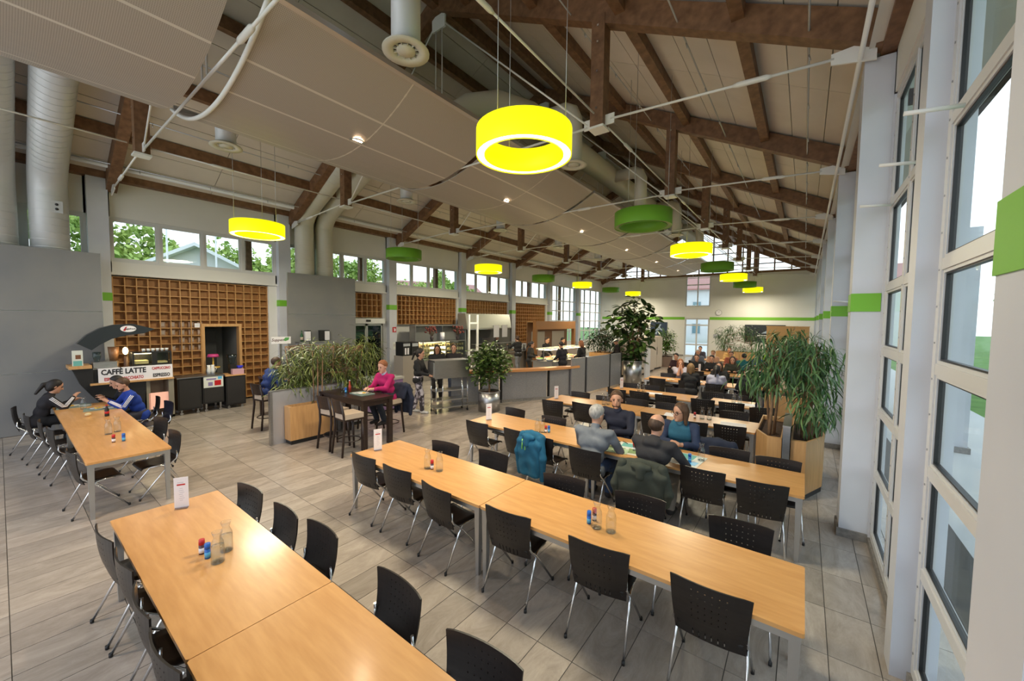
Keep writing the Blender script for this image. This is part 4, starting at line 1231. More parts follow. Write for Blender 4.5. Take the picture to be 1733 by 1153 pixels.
# things on and beside the coffee bar
o = thing('menu_poster', 'upright menu poster with a coffee cup left on the coffee bar', 'poster', (-12.6, 1.02, 1.47), 0)
MB().b2(0, 0.015, -0.085, 0.075, 0, 0.335).build('board', paper, o); MB().b2(0.015, 0.017, -0.035, 0.045, 0.15, 0.24).build('cup_picture', mat('coffee_brown', (0.20, 0.08, 0.035), 0.6), o); MB().b2(0.015, 0.017, -0.07, 0.06, 0.0, 0.11).build('teal_foot', pb, o)
o = thing('espresso_machine', 'chrome espresso machine with hopper on the coffee bar', 'coffee machine', (-12.85, 1.42, 1.06))
MB().b2(-0.2, 0.22, -0.18, 0.22, 0, 0.30).build('body', black, o); MB().b2(-0.2, 0.2, -0.17, 0.21, 0.34, 0.46).build('top_tray', steel, o); MB().lathe([(0.04, 0.46), (0.07, 0.58), (0.07, 0.68), (0.001, 0.68)], 14, (0, -0.09, 0)).build('hopper', dark_glass, o); MB().b2(-0.2, 0.23, -0.18, 0.22, 0.30, 0.34).build('chrome_band', chrome, o)
o = thing('syrup_grinder', 'brass coloured coffee grinder behind the espresso machine', 'grinder', (-13.0, 1.62, 1.06))
MB().cyl((0, 0, 0), 0.09, 0, 0.45, 14).build('body', mat('bronze', (0.30, 0.20, 0.12), 0.4, 0.6), o); MB().cyl((0, 0, 0), 0.07, 0.45, 0.78, 14, 0.1).build('bean_hopper', mat('amber', (0.35, 0.17, 0.08), 0.3), o)
o = thing('cake_display', 'small glass cake display case with cups on top', 'display case', (-12.72, 2.22, 1.06))
MB().b2(-0.25, 0.12, -0.34, 0.37, 0, 0.34).build('base', black, o)
MB().b2(-0.25, 0.11, -0.32, 0.35, 0.34, 0.62).build('glass_hood', case_g, o)
MB().b2(-0.25, 0.1, -0.34, 0.37, 0.62, 0.65).b2(-0.25, -0.22, -0.34, 0.37, 0.34, 0.62).b2(0.08, 0.115, -0.34, -0.31, 0.34, 0.62).b2(0.08, 0.115, 0.34, 0.37, 0.34, 0.62).b2(0.09, 0.115, 0.0, 0.10, 0.34, 0.64).build('frame', black, o)
MB().b2(-0.2, 0.05, -0.3, 0.0, 0.60, 0.615).build('case_lamp', case_e, o)
MB().b2(-0.2, 0.05, -0.28, -0.05, 0.36, 0.44).b2(-0.2, 0.05, 0.1, 0.3, 0.36, 0.40).build('cakes', mat('cake', (0.55, 0.45, 0.2), 0.7), o)['kind'] = 'stuff'
for q in range(6):
    c = thing('coffee_cup', 'white coffee cup on top of the cake display, %s from the left' % ORD[q], 'cup', (-12.75, 2.10 + 0.085 * q, 1.71), 0, 'coffee cups on the cake display')
    MB().lathe([(0.001, 0), (0.025, 0), (0.038, 0.07), (0.035, 0.07), (0.022, 0.006), (0.001, 0.006)], 12).build('cup_wall', white_gloss, c); MB().tube([(0.03, 0.01, 0.06), (0.055, 0.015, 0.045), (0.03, 0.01, 0.02)], 0.005, 5).build('handle', white_gloss, c)
o = thing('table_lamp', 'small glowing lamp on the coffee bar beside the cake display', 'lamp', (-12.85, 1.80, 1.06))
MB().cyl((0, 0, 0), 0.06, 0, 0.55, 12, 0.03).build('stand', mat('walnut', (0.16, 0.08, 0.05), 0.5), o); MB().ell((0, 0, 0.68), (0.05, 0.05, 0.09), 12, 8).build('bulb', case_e, o)
# black sideboards on castors
def castor(mb, x, y): mb.cyl((x, y, 0), 0.012, 0.05, 0.10, 8).tube([(x - 0.014, y, 0.035), (x + 0.014, y, 0.035)], 0.035, 12)
def trolley(y0, y1, z0, z1, lab, top):
    o = thing('serving_cabinet', lab, 'cabinet', (-13.05, (y0 + y1) / 2, 0)); h = (y1 - y0) / 2
    MB().b2(-0.25, 0.25, -h, h, z0, z1 - 0.03).build('body', black, o)
    MB().b2(0.25, 0.262, -h + 0.03, h - 0.03, z0 + 0.04, z1 - 0.06).build('door', mat('matt_black_door', (0.02, 0.018, 0.018), 0.6), o)
    MB().b2(-0.28, 0.28, -h - 0.01, h + 0.01, z1 - 0.03, z1).build('worktop', top, o)
    for sx in (-0.2, 0.2):
        for sy in (-h + 0.08, h - 0.08):
            c = MB(); castor(c, sx, sy); c.b2(sx - 0.02, sx + 0.02, sy - 0.02, sy + 0.02, 0.09, z0 + 0.002); c.build('castor', steel, o)
    return o
trolley(2.72, 3.22, 0.13, 0.985, 'black serving cabinet on castors, left of the three by the doorway', steel)
t2 = trolley(3.24, 3.72, 0.22, 0.985, 'black serving cabinet with a colourful price poster on its front', steel)
pp = MB().b2(0.263, 0.27, -0.22, 0.22, 0.655, 0.965).build('price_poster', paper, t2)
MB().b2(0.27, 0.272, -0.16, 0.06, 0.86, 0.90).b2(0.27, 0.272, -0.12, -0.02, 0.70, 0.80).build('printed_field', mat('print_violet', (0.25, 0.2, 0.4), 0.6), pp); MB().b2(0.27, 0.272, 0.02, 0.17, 0.70, 0.84).build('printed_field', red, pp); MB().b2(0.27, 0.272, 0.10, 0.19, 0.87, 0.94).build('printed_field', cyan, pp)
trolley(3.76, 4.24, 0.09, 0.945, 'black serving cabinet on castors nearest the doorway, carrying the grinder', beech_v)
o = thing('coffee_grinder', 'black coffee grinder with a wide hopper on the right cabinet', 'grinder', (-13.05, 4.0, 0.945))
MB().b2(-0.09, 0.09, -0.07, 0.07, 0, 0.28).build('body', black, o); MB().lathe([(0.05, 0.28), (0.11, 0.45), (0.13, 0.55), (0.001, 0.56)], 14).build('hopper', dark_glass, o)
o = thing('blue_bowl', 'bright blue bowl beside the black grinder', 'bowl', (-12.98, 4.17, 1.10)); MB().lathe([(0.001, 0), (0.05, 0), (0.09, 0.07), (0.085, 0.07), (0.045, 0.008), (0.001, 0.008)], 16).build('bowl_wall', mat('ultramarine', (0.02, 0.03, 0.55), 0.3), o)
o = thing('leaflet_stack', 'stack of pink and white leaflets under the blue bowl', 'paper stack', (-12.95, 4.08, 0.945)); MB().b2(-0.1, 0.12, -0.14, 0.14, 0, 0.15).build('stack', mat('pink_paper', (0.55, 0.33, 0.38), 0.7), o)
for q, yy in enumerate((3.44, 3.53)):
    o = thing('milk_jug', '%s white jug on the middle black cabinet' % ('left', 'right')[q], 'jug', (-13.0, yy, 0.985)); MB().lathe([(0.001, 0), (0.045, 0), (0.05, 0.12), (0.035, 0.2), (0.042, 0.26), (0.001, 0.26)], 14).build('jug_body', white_gloss, o); MB().tube([(0, 0.045, 0.2), (0, 0.085, 0.16), (0, 0.05, 0.06)], 0.008, 6).build('handle', white_gloss, o)
o = thing('cake_stand', 'pink topped cake stand inside the doorway', 'cake stand', (-13.75, 3.75, 0.985)); o.location.z = 0
MB().b2(-0.2, 0.2, -0.2, 0.2, 0, 0.9).build('side_table', mat('dark_table', (0.05, 0.045, 0.04), 0.5), o); MB().cyl((0, 0, 0.9), 0.02, 0, 0.55, 8).cyl((0, 0, 0.9), 0.16, 0.18, 0.21, 16).build('stand', food, o); MB().cyl((0, 0, 0.9), 0.15, 0.5, 0.58, 16, 0.12).build('pink_cover', pinkm, o)
# soup sign, shelf behind the trough
o = thing('soup_sign', 'white soup sign board with a green leaf by the column', 'sign', (-12.9, 5.25, 1.76))
MB().b2(0, 0.02, -0.28, 0.28, 0, 0.215).build('board', label_white, o)
text('lettering', 'Suppen', 0.12, mat('brown_ink', (0.10, 0.05, 0.05), 0.6), o, (0.022, -0.10, 0.12), XR90, 0.001, 'CENTER', 0.002, 0.25)
MB().prism([(0.06, 0.11), (0.12, 0.19), (0.24, 0.19), (0.21, 0.11), (0.12, 0.08)], 0, 0.02, 0.023).build('green_leaf', mat('leaf_print', (0.10, 0.35, 0.10), 0.5), o)
MB().b2(-0.02, 0.0, -0.03, 0.03, -0.72, 0.05).build('post', steel, o); MB().b2(-0.15, 0.13, -0.15, 0.15, -1.76, -0.70).build('pedestal', mat('dark_pedestal', (0.10, 0.09, 0.05), 0.6), o)
o = thing('sideboard', 'low grey sideboard with dispensers below the grey panel', 'sideboard', (-13.2, 6.45, 0)); MB().b2(-0.25, 0.25, -0.62, 0.58, 0, 1.76).build('body', mat('dim_grey', (0.24, 0.24, 0.26), 0.5), o); MB().b2(-0.27, 0.27, -0.64, 0.6, 1.76, 1.79).build('worktop', steel, o); MB().b2(0.25, 0.26, -0.58, -0.03, 0.1, 1.7).build('door', greypanel, o); MB().b2(0.25, 0.26, 0.0, 0.55, 0.1, 1.7).build('door', greypanel, o)
o = thing('oil_bottle', 'green oil bottle on the sideboard', 'bottle', (-13.2, 6.01, 1.79)); MB().lathe([(0.001, 0), (0.045, 0), (0.045, 0.2), (0.015, 0.28), (0.015, 0.36), (0.001, 0.36)], 12).build('bottle_body', mat('bottle_green', (0.02, 0.09, 0.03), 0.15), o); MB().cyl((0, 0, 0), 0.046, 0.04, 0.14, 12).build('label_sleeve', cream, o)
for q, (yy, mm, nm) in enumerate(((6.19, label_white, 'left white'), (6.66, black, 'black'), (6.83, label_white, 'right white'))):
    o = thing('dispenser', '%s upright dispenser on the sideboard' % nm, 'dispenser', (-13.2, yy, 1.79)); MB().b2(-0.07, 0.07, -0.08, 0.08, 0.02, 0.33).build('body', mm, o); MB().b2(-0.075, 0.075, -0.085, 0.085, 0.33, 0.36).build('lid', black, o); MB().b2(-0.06, 0.06, -0.06, 0.06, 0, 0.02).build('base', black, o)
# automatic glass door
o = thing('automatic_door', 'glazed automatic sliding door with a white header box', 'door', (-13.85, 8.7, 0))
MB().b2(-0.05, 0.20, -0.72, 0.80, 2.37, 2.57).build('header_box', white_gloss, o); MB().b2(0.20, 0.26, -0.05, 0.12, 2.44, 2.52).build('sensor', black, o)
for q, (a, b) in enumerate(((-0.70, 0.05), (0.06, 0.78))):
    f = MB().b2(0.0, 0.05, a, a + 0.06, 0, 2.36).b2(0.0, 0.05, b - 0.06, b, 0, 2.36).b2(0, 0.05, a, b, 0, 0.10).b2(0, 0.05, a, b, 2.28, 2.36).build('door_leaf', alu, o)
    MB().b2(0.02, 0.03, a + 0.06, b - 0.06, 0.1, 2.28).build('pane', dark_glass, f)
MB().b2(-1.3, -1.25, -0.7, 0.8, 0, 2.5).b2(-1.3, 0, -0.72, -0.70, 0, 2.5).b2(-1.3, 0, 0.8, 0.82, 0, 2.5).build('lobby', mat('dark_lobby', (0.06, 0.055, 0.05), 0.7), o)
for q in range(4): MB().b2(-1.2, -0.8, -0.5, 0.5, 0.4 + 0.5 * q, 0.43 + 0.5 * q).build('shelf', steel, o)
o = thing('fire_sign', 'small red fire extinguisher sign on the white column', 'sign', (XL + 0.001, 10.0, 2.0))
MB().b2(0, 0.008, -0.09, 0.09, 0, 0.22).build('plate', red, o); MB().b2(0.008, 0.01, -0.02, 0.02, 0.04, 0.15).b2(0.008, 0.01, -0.035, 0.0, 0.15, 0.18).b2(0.008, 0.01, 0.03, 0.06, 0.05, 0.16).build('pictogram', label_white, o)
o = thing('notice_sheet', 'white notice sheet on the column under the fire sign', 'notice', (XL + 0.001, 10.0, 1.28)); MB().b2(0, 0.005, -0.07, 0.07, 0, 0.30).build('sheet', paper, o); MB().b2(0.005, 0.006, -0.05, 0.05, 0.12, 0.24).build('printed_field', mat('grey_print2', (0.55, 0.52, 0.5), 0.6), o)
# ================================================================== SERVERY
def poly_wall(pts, z0, z1, th):
    m = MB()
    for a, b in zip(pts[:-1], pts[1:]):
        m.bar((a[0], a[1], (z0 + z1) / 2), (b[0], b[1], (z0 + z1) / 2), th, z1 - z0)
    return m
o = thing('serving_counter', 'curved low counter with galvanised panels and an orange wooden tray rail', 'counter', (-7.0, 10.0, 0))
def r2(pts): return [(x + 7.0, y - 10.0) for x, y in pts]
segs = [[(-8.30, 8.05), (-7.86, 8.75)], [(-7.80, 8.84), (-7.50, 9.28)], [(-7.44, 9.36), (-7.0, 10.05), (-6.66, 10.72)], [(-6.62, 10.82), (-6.38, 11.35), (-6.22, 11.75)]]
for sgm in segs: poly_wall(r2(sgm), 0.09, 0.96, 0.05).build('panel', partition_m, o)
for sgm in (segs[1][:], segs[2], segs[3]):
    x, y = r2([sgm[0]])[0]; MB().b2(x - 0.03, x + 0.03, y - 0.05, y + 0.02, 0, 0.97).build('post', black, o)
poly_wall(r2([(-8.3, 8.05), (-7.5, 9.28), (-6.66, 10.72), (-6.22, 11.75)]), 0.0, 0.09, 0.10).build('kick_strip', stone_plinth, o)
rp = [(-8.35, 8.0), (-7.83, 8.8), (-7.47, 9.32), (-7.0, 10.05), (-6.64, 10.77), (-6.38, 11.38), (-6.1, 11.95)]
m = MB()
ws = [0.20, 0.2, 0.2, 0.2, 0.2, 0.17, 0.03]
pts = r2(rp); L_, R2_ = [], []
for i, (x, y) in enumerate(pts):
    a = pts[max(0, i - 1)]; b = pts[min(len(pts) - 1, i + 1)]
    d = Vector((b[0] - a[0], b[1] - a[1])).normalized(); nrm = Vector((d.y, -d.x))
    L_.append((x + nrm.x * ws[i], y + nrm.y * ws[i])); R2_.append((x - nrm.x * ws[i] * 0.7, y - nrm.y * ws[i] * 0.7))
for i in range(len(pts) - 1): m.prism([L_[i], L_[i + 1], R2_[i + 1], R2_[i]], 2, 0.965, 1.04)
m.build('tray_rail', rail_wood, o)
o = thing('partition_screen', 'tall galvanised partition screen with black posts before the salad bar', 'partition', (-6.0, 13.3, 0))
pp_ = [(-6.2, 11.55), (-6.1, 12.35), (-6.06, 12.43), (-5.92, 14.05), (-5.91, 14.13), (-5.84, 15.0)]
for a, b in ((0, 1), (2, 3), (4, 5)):
    poly_wall([(x + 6.0, y - 13.3) for x, y in (pp_[a], pp_[b])], 0.06, 1.30, 0.05).build('panel', partition_m, o)
for a in (1, 3, 5):
    x, y = pp_[a]; MB().b2(x + 6 - 0.03, x + 6.03, y - 13.3 - 0.01, y - 13.3 + 0.09, 0, 1.31).build('post', black, o)
o = thing('freezer_chest', 'lilac ice cream chest with a pale lid behind the man in pink', 'freezer', (-9.5, 6.45, 0))
MB().b2(-0.35, 0.35, -0.5, 0.5, 0.05, 0.86).build('body', mat('lilac_panel', (0.36, 0.24, 0.46), 0.4), o); MB().b2(-0.38, 0.38, -0.53, 0.53, 0.86, 0.93).build('lid_frame', mat('pale_lid', (0.55, 0.55, 0.52), 0.4), o); MB().b2(-0.3, 0.3, -0.46, 0.46, 0.93, 0.95).build('glass_lid', case_g, o); MB().b2(-0.3, 0.3, -0.46, 0.46, 0, 0.05).build('plinth', black, o)
# heated trolley
o = thing('steel_trolley', 'steel food trolley with closed box top and open shelves on castors', 'trolley', (-7.88, 7.58, 0), math.radians(70.5))
MB().b2(-0.54, 0.50, -0.22, 0.22, 0.96, 1.44).build('box', steel, o)
MB().b2(-0.57, -0.54, -0.20, 0.20, 1.0, 1.40).b2(-0.55, 0.51, -0.235, 0.235, 1.44, 1.455).build('lid', alu, o)
fr = MB()
for sx in (-0.48, 0.46):
    for sy in (-0.18, 0.18): fr.tube([(sx, sy, 0.1), (sx, sy, 0.96)], 0.016, 8)
fr.tube([(-0.30, -0.2, 0.15), (-0.30, -0.2, 0.96)], 0.014, 8); fr.tube([(0.30, -0.2, 0.15), (0.30, -0.2, 0.96)], 0.014, 8)
fr.build('frame', chrome, o)
for z in (0.14, 0.34, 0.60): MB().b2(-0.50, 0.48, -0.2, 0.2, z, z + 0.025).build('shelf', alu, o)
for sx in (-0.48, 0.46):
    for sy in (-0.18, 0.18):
        c = MB(); castor(c, sx, sy); c.build('castor', black, o)
# cake display
o = thing('cake_counter', 'glazed cake counter with warm lights below the oak lattice', 'display case', (-12.6, 11.7, 0))
MB().b2(-0.4, 0.22, -1.3, 1.3, 0, 0.85).build('base', steel, o)
MB().b2(-0.4, 0.20, -1.28, 1.28, 1.60, 1.63).b2(0.17, 0.20, -1.28, -1.24, 0.85, 1.6).b2(0.17, 0.20, 1.24, 1.28, 0.85, 1.6).b2(0.17, 0.2, -0.02, 0.02, 0.85, 1.6).b2(-0.40, -0.37, -1.28, 1.28, 0.85, 1.6).build('frame', steel, o)
MB().b2(0.18, 0.19, -1.24, 1.24, 0.85, 1.6).build('glass_front', case_g, o)
for z in (0.95, 1.18, 1.40):
    MB().b2(-0.36, 0.15, -1.24, 1.24, z, z + 0.015).build('shelf', case_g, o)
MB().b2(-0.35, 0.1, -1.2, 0.3, 1.585, 1.60).b2(-0.36, -0.34, -0.4, 0.5, 1.0, 1.35).build('case_lamp', case_e, o)
rnd = random.Random(3)
fm = MB()
for z in (0.965, 1.195, 1.415):
    for q in range(16):
        y = -1.15 + 0.15 * q; h = 0.05 + 0.08 * rnd.random()
        fm.b2(-0.1, 0.06, y, y + 0.10, z, z + h)
fm.build('snacks', mat('snack', (0.52, 0.42, 0.24), 0.7), o)['kind'] = 'stuff'
o = thing('back_shelf', 'steel back shelf behind the cake counter', 'shelf', (-13.55, 12.0, 0))
MB().b2(-0.2, 0.2, -1.2, 1.9, 2.26, 2.30).build('board', alu, o)
MB().b2(-0.2, 0.2, -1.2, -1.16, 0, 2.26).b2(-0.2, 0.2, 0.35, 0.39, 0, 2.26).b2(-0.2, 0.2, 1.86, 1.9, 0, 2.26).build('upright', steel, o)
MB().b2(-0.2, -0.18, -1.16, 1.86, 0.2, 2.26).build('back_sheet', mat('steel_wall', (0.30, 0.30, 0.29), 0.4, 0.4), o)
o = thing('kitchen_wall', 'dark recess with a steel lined kitchen wall behind the hood', 'wall panel', (-13.8, 16.2, 0))
MB().b2(-0.02, 0.02, -2.2, 2.2, 0, 2.3).build('sheet', mat('kitchen_tile', (0.20, 0.19, 0.17), 0.4), o)
MB().b2(0.02, 0.45, -1.5, 1.6, 0.9, 0.95).b2(0.02, 0.43, -1.5, 1.6, 0, 0.9).build('range', steel, o)
MB().b2(0.02, 0.3, -0.9, 0.1, 1.25, 1.6).build('oven', alu, o)
def flowers(y, z, lab):
    o = thing('dried_bouquet', lab, 'bouquet', (-12.75, y, z))
    MB().lathe([(0.001, 0), (0.05, 0), (0.08, 0.12), (0.06, 0.22), (0.05, 0.22), (0.04, 0.02), (0.001, 0.02)], 12).build('vase', mat('dark_vase', (0.08, 0.06, 0.06), 0.4), o)
    st, fl = MB(), MB(); rr = random.Random(int(y * 10))
    for q in range(34):
        a = rr.random() * 6.28; d = 0.08 + 0.20 * rr.random(); h = 0.32 + 0.30 * rr.random()
        e = (d * math.cos(a), d * math.sin(a), h)
        st.tube([(0, 0, 0.15), (e[0] * 0.4, e[1] * 0.4, 0.3), e], 0.004, 4)
        fl.ell(e, (0.045, 0.045, 0.04), 6, 4)
    st.build('stems', mat('dry_stem', (0.2, 0.14, 0.08), 0.8), o)['kind'] = 'stuff'
    fl.build('blossoms', mat('dried_red', (0.22, 0.06, 0.05), 0.9), o)['kind'] = 'stuff'
flowers(11.2, 1.63, 'dried red bouquet in a vase, left on the cake counter')
flowers(12.75, 1.63, 'dried red bouquet in a vase, right on the cake counter')
o = thing('paper_roll', 'white paper roll standing on the cake counter between the bouquets', 'paper roll', (-12.7, 11.75, 1.63)); MB().lathe([(0.02, 0), (0.10, 0), (0.10, 0.36), (0.02, 0.36)], 16).build('roll', label_white, o); MB().cyl((0, 0, 0), 0.022, 0, 0.37, 10).build('tube_core', cream, o)
o = thing('drinks_machine', 'black drinks dispenser with two white strips at the left of the cake counter', 'dispenser', (-12.35, 9.62, 0))
MB().b2(-0.3, 0.25, -0.42, 0.42, 0, 1.15).build('cabinet', mat('beige_cab', (0.34, 0.30, 0.26), 0.6), o)
MB().b2(-0.25, 0.2, -0.38, -0.02, 1.15, 1.68).b2(-0.25, 0.2, 0.02, 0.38, 1.15, 1.66).build('body', black, o)
for y in (-0.26, -0.14): MB().b2(0.2, 0.212, y - 0.035, y + 0.035, 1.2, 1.45).build('white_strip', label_white, o)
MB().b2(0.2, 0.21, -0.36, -0.05, 1.52, 1.62).b2(0.2, 0.21, 0.06, 0.34, 1.50, 1.62).build('display', mat('grey_display', (0.45, 0.47, 0.5), 0.4), o)
# hood
o = thing('extractor_hood', 'large brushed steel extractor hood over the hot counter', 'extractor hood', (-12.8, 15.15, 2.1))
MB().prism([(-0.6, 0.0), (0.05, 0.0), (0.05, 0.06), (-0.1, 0.76), (-0.6, 0.76)], 1, -1.75, 1.70).build('shell', mat('hood_steel', (0.50, 0.50, 0.44), 0.38, 0.7), o)
MB().b2(-0.6, 0.055, -1.76, 1.71, -0.02, 0.0).build('rim', chrome, o)
for y in (0.2, 0.9): MB().b2(0.06, 0.07, y - 0.02, y + 0.42, -0.44, 0.20).build('hanging_sheet', label_white, o)
o = thing('tray_rack', 'tall white tray rack standing beside the hot counter', 'rack', (-11.5, 12.45, 0))
for y in (-0.27, 0.27): MB().b2(-0.03, 0.03, y - 0.045, y + 0.045, 0, 2.78).build('post', white_gloss, o)
for z in (0.5, 1.2, 2.38): MB().b2(-0.03, 0.03, -0.23, 0.23, z, z + 0.07).build('rung', white_gloss, o)
o = thing('hot_counter', 'long steel hot food counter with a glass guard below the hood', 'counter', (-12.3, 15.6, 0))
MB().b2(-0.35, 0.35, -2.6, 2.6, 0, 0.92).build('body', mat('counter_front', (0.40, 0.36, 0.33), 0.45, 0.3), o); MB().b2(-0.37, 0.55, -2.65, 2.65, 0.92, 0.96).build('worktop', steel, o)
MB().b2(0.2, 0.21, -2.3, 1.2, 1.05, 1.40).build('glass_guard', case_g, o); MB().b2(-0.1, 0.22, -2.3, 1.2, 1.40, 1.42).build('guard_top', alu, o)
for y in (-2.3, -1.1, 0.05, 1.2): MB().b2(0.18, 0.22, y - 0.02, y + 0.02, 0.96, 1.42).build('guard_post', steel, o)
fm = MB()
for q in range(10): fm.b2(-0.25, 0.1, -2.2 + 0.33 * q, -1.95 + 0.33 * q, 0.96, 1.0 + 0.04 * (q % 3))
fm.build('dishes', mat('dish_mix', (0.5, 0.4, 0.28), 0.6), o)['kind'] = 'stuff'
for q in range(3):
    c = thing('plate_stack', 'white plate stack on the hot counter, %s of three' % ('left', 'middle', 'right')[q], 'plates', (-12.25, 17.1 + 0.36 * q, 0.96))
    MB().lathe([(0.001, 0), (0.12, 0), (0.14, 0.03), (0.14, 0.32), (0.13, 0.34), (0.001, 0.33)], 18).build('stack', label_white, c); MB().lathe([(0.141, 0.08), (0.143, 0.085), (0.141, 0.09), (0.143, 0.17), (0.141, 0.175), (0.143, 0.26), (0.141, 0.265)], 18).build('rims', white_gloss, c)
# kiosk and salad bar
o = thing('wooden_kiosk', 'beech fronted serving kiosk with a deep wooden fascia', 'kiosk', (-11.2, 19.0, 0))
MB().b2(-0.1, 0.1, -2.2, 2.1, 2.08, 2.52).build('fascia', mat('kiosk_wood', (0.36, 0.16, 0.05), 0.5), o)
MB().b2(-0.48, -0.1, -2.2, 2.1, 2.46, 2.52).build('roof', beech_v, o)
for y in (-2.15, 2.05): MB().b2(-0.1, 0.1, y - 0.08, y + 0.08, 0, 2.08).build('post', mat('kiosk_post', (0.33, 0.15, 0.05), 0.5), o)
MB().b2(-0.50, -0.46, -2.2, 2.1, 0, 2.46).build('back_panel', mat('kiosk_back', (0.23, 0.11, 0.045), 0.6), o)
MB().b2(-0.455, -0.44, -1.8, -0.5, 1.0, 1.95).b2(-0.455, -0.44, 0.3, 1.7, 1.0, 1.95).build('pale_panel', mat('pale_kiosk_panel', (0.50, 0.46, 0.38), 0.6), o)
MB().b2(-0.42, 0.3, -2.06, 1.96, 0, 1.0).build('counter', mat('kiosk_counter', (0.36, 0.30, 0.27), 0.5), o)
o = thing('salad_bar', 'steel salad bar with a glass sneeze guard and coloured salads', 'salad bar', (-8.4, 14.9, 0))
MB().b2(-0.45, 0.45, -1.7, 1.7, 0, 0.88).build('body', alu, o); MB().b2(-0.5, 0.5, -1.75, 1.75, 0.88, 0.92).build('worktop', steel, o)
for y in (-1.6, 0, 1.6): MB().b2(-0.02, 0.02, y - 0.02, y + 0.02, 0.92, 1.42).build('guard_post', chrome, o)
MB().b2(-0.3, 0.3, -1.7, 1.7, 1.40, 1.415).build('sneeze_guard', case_g, o); MB().b2(-0.32, -0.3, -1.7, 1.7, 1.39, 1.425).b2(0.3, 0.32, -1.7, 1.7, 1.39, 1.425).build('guard_rim', white_gloss, o)
MB().b2(-0.25, 0.25, -1.6, 1.6, 1.36, 1.38).build('guard_lamp', case_e, o)
cols = [(0.10, 0.25, 0.03), (0.55, 0.42, 0.10), (0.50, 0.10, 0.04), (0.16, 0.30, 0.05), (0.6, 0.5, 0.25)]
for q in range(10):
    c = thing('salad_bowl', 'salad bowl in the salad bar, %s place in its %s file' % (ORD[q // 2], ('back', 'front')[q % 2]), 'bowl', (-8.62 + 0.45 * (q % 2), 13.4 + 0.62 * (q // 2), 0.92), 0, 'salad bowls on the bar')
    MB().lathe([(0.001, 0), (0.12, 0), (0.19, 0.09), (0.18, 0.09), (0.11, 0.01), (0.001, 0.01)], 14).build('dish', white_gloss, c); MB().ell((0, 0, 0.07), (0.165, 0.165, 0.045), 12, 6).build('salad', mat('salad_%d' % q, cols[q % 5], 0.7), c)['kind'] = 'stuff'
for q, (y0_, y1_) in enumerate(((17.2, 18.8), (18.85, 20.4), (20.45, 22.0))):
    o = thing('cutlery_cabinet', 'pale wooden cabinet with door slots, %s in the row behind the rubber plant' % ORD[q], 'cabinet', (-6.45 - 0.08 * q, (y0_ + y1_) / 2, 0), -0.08)
    h = (y1_ - y0_) / 2
    MB().b2(-0.35, 0.35, -h, h, 0.10, 1.78 - 0.06 * (q == 0)).build('body', mat('pale_cabinet', (0.50, 0.42, 0.35), 0.5), o)
    MB().b2(-0.30, 0.30, -h + 0.03, h - 0.03, 0, 0.10).build('plinth', black, o)
    MB().b2(0.35, 0.365, -h + 0.02, -0.01, 0.14, 1.70 - 0.06 * (q == 0)).build('door', mat('pale_door', (0.46, 0.40, 0.35), 0.5), o); MB().b2(0.35, 0.365, 0.01, h - 0.02, 0.14, 1.70 - 0.06 * (q == 0)).build('door', MATS['pale_door'], o)
    MB().b2(0.365, 0.38, -0.04, -0.02, 0.8, 1.2).b2(0.365, 0.38, 0.02, 0.04, 0.8, 1.2).build('handles', steel, o)
o = thing('white_stand', 'white board stand beside the steel tub of the rubber plant', 'stand', (-5.15, 16.2, 0)); MB().b2(-0.03, 0.03, -0.28, 0.28, 0.08, 1.45).build('board', label_white, o); MB().b2(-0.16, 0.16, -0.26, -0.22, 0, 0.08).b2(-0.16, 0.16, 0.22, 0.26, 0, 0.08).build('feet', black, o)

# ================================================================== END WALL THINGS
o = thing('wall_poster', 'dark blue poster with a pale mountain figure left on the end wall', 'poster', (-9.08, YE - 0.015, 1.40)); MB().b2(-0.63, 0.63, -0.03, 0, 0, 1.12).build('board', mat('poster_blue', (0.018, 0.035, 0.075), 0.5), o)
MB().prism([(-0.35, 0.15), (-0.15, 0.15), (0.05, 0.55), (0.30, 0.45), (0.33, 0.52), (0.08, 0.72), (0.2, 0.95), (0.1, 0.97), (-0.05, 0.75), (-0.3, 0.5), (-0.25, 0.42), (-0.08, 0.5)], 1, -0.034, -0.031).build('pale_figure', mat('poster_pale', (0.30, 0.38, 0.48), 0.6), o)
o = thing('wall_poster', 'wide black poster with white script right on the end wall', 'poster', (-2.12, YE - 0.015, 1.24)); MB().b2(-1.16, 1.14, -0.03, 0, 0, 1.18).build('board', mat('poster_black', (0.014, 0.018, 0.028), 0.5), o)
MB().prism([(-0.2, 0.6), (0.1, 0.78), (0.35, 0.72), (0.5, 0.95), (0.42, 0.66), (0.1, 0.6)], 1, -0.034, -0.031).build('pale_figure', MATS['poster_pale'], o)
pr_ = MB()
for z in (0.42, 0.28):
    for q in range(9): pr_.b2(-0.42 + 0.08 * q + 0.15 * (z < 0.3), -0.36 + 0.08 * q + 0.15 * (z < 0.3), -0.034, -0.031, z, z + 0.07)
pr_.build('white_print', label_white, o)
o = thing('wall_clock', 'round pale clock high on the end wall right of the door', 'clock', (-4.93, YE - 0.01, 3.25))
MB().prism([(0.19 * math.cos(a), 0.19 * math.sin(a)) for a in np.linspace(0, 2 * PI, 28, False)], 1, -0.03, 0).build('face', label_white, o)
rg = MB(); rg.tube([(0.19 * math.cos(a), -0.03, 0.19 * math.sin(a)) for a in np.linspace(0, 2 * PI, 29)], 0.014, 6, False); rg.build('rim', steel, o); MB().bar((0, -0.033, 0), (0.05, -0.033, 0.10), 0.006, 0.014).bar((0, -0.033, 0), (-0.08, -0.033, 0.12), 0.006, 0.01).build('hands', black, o)
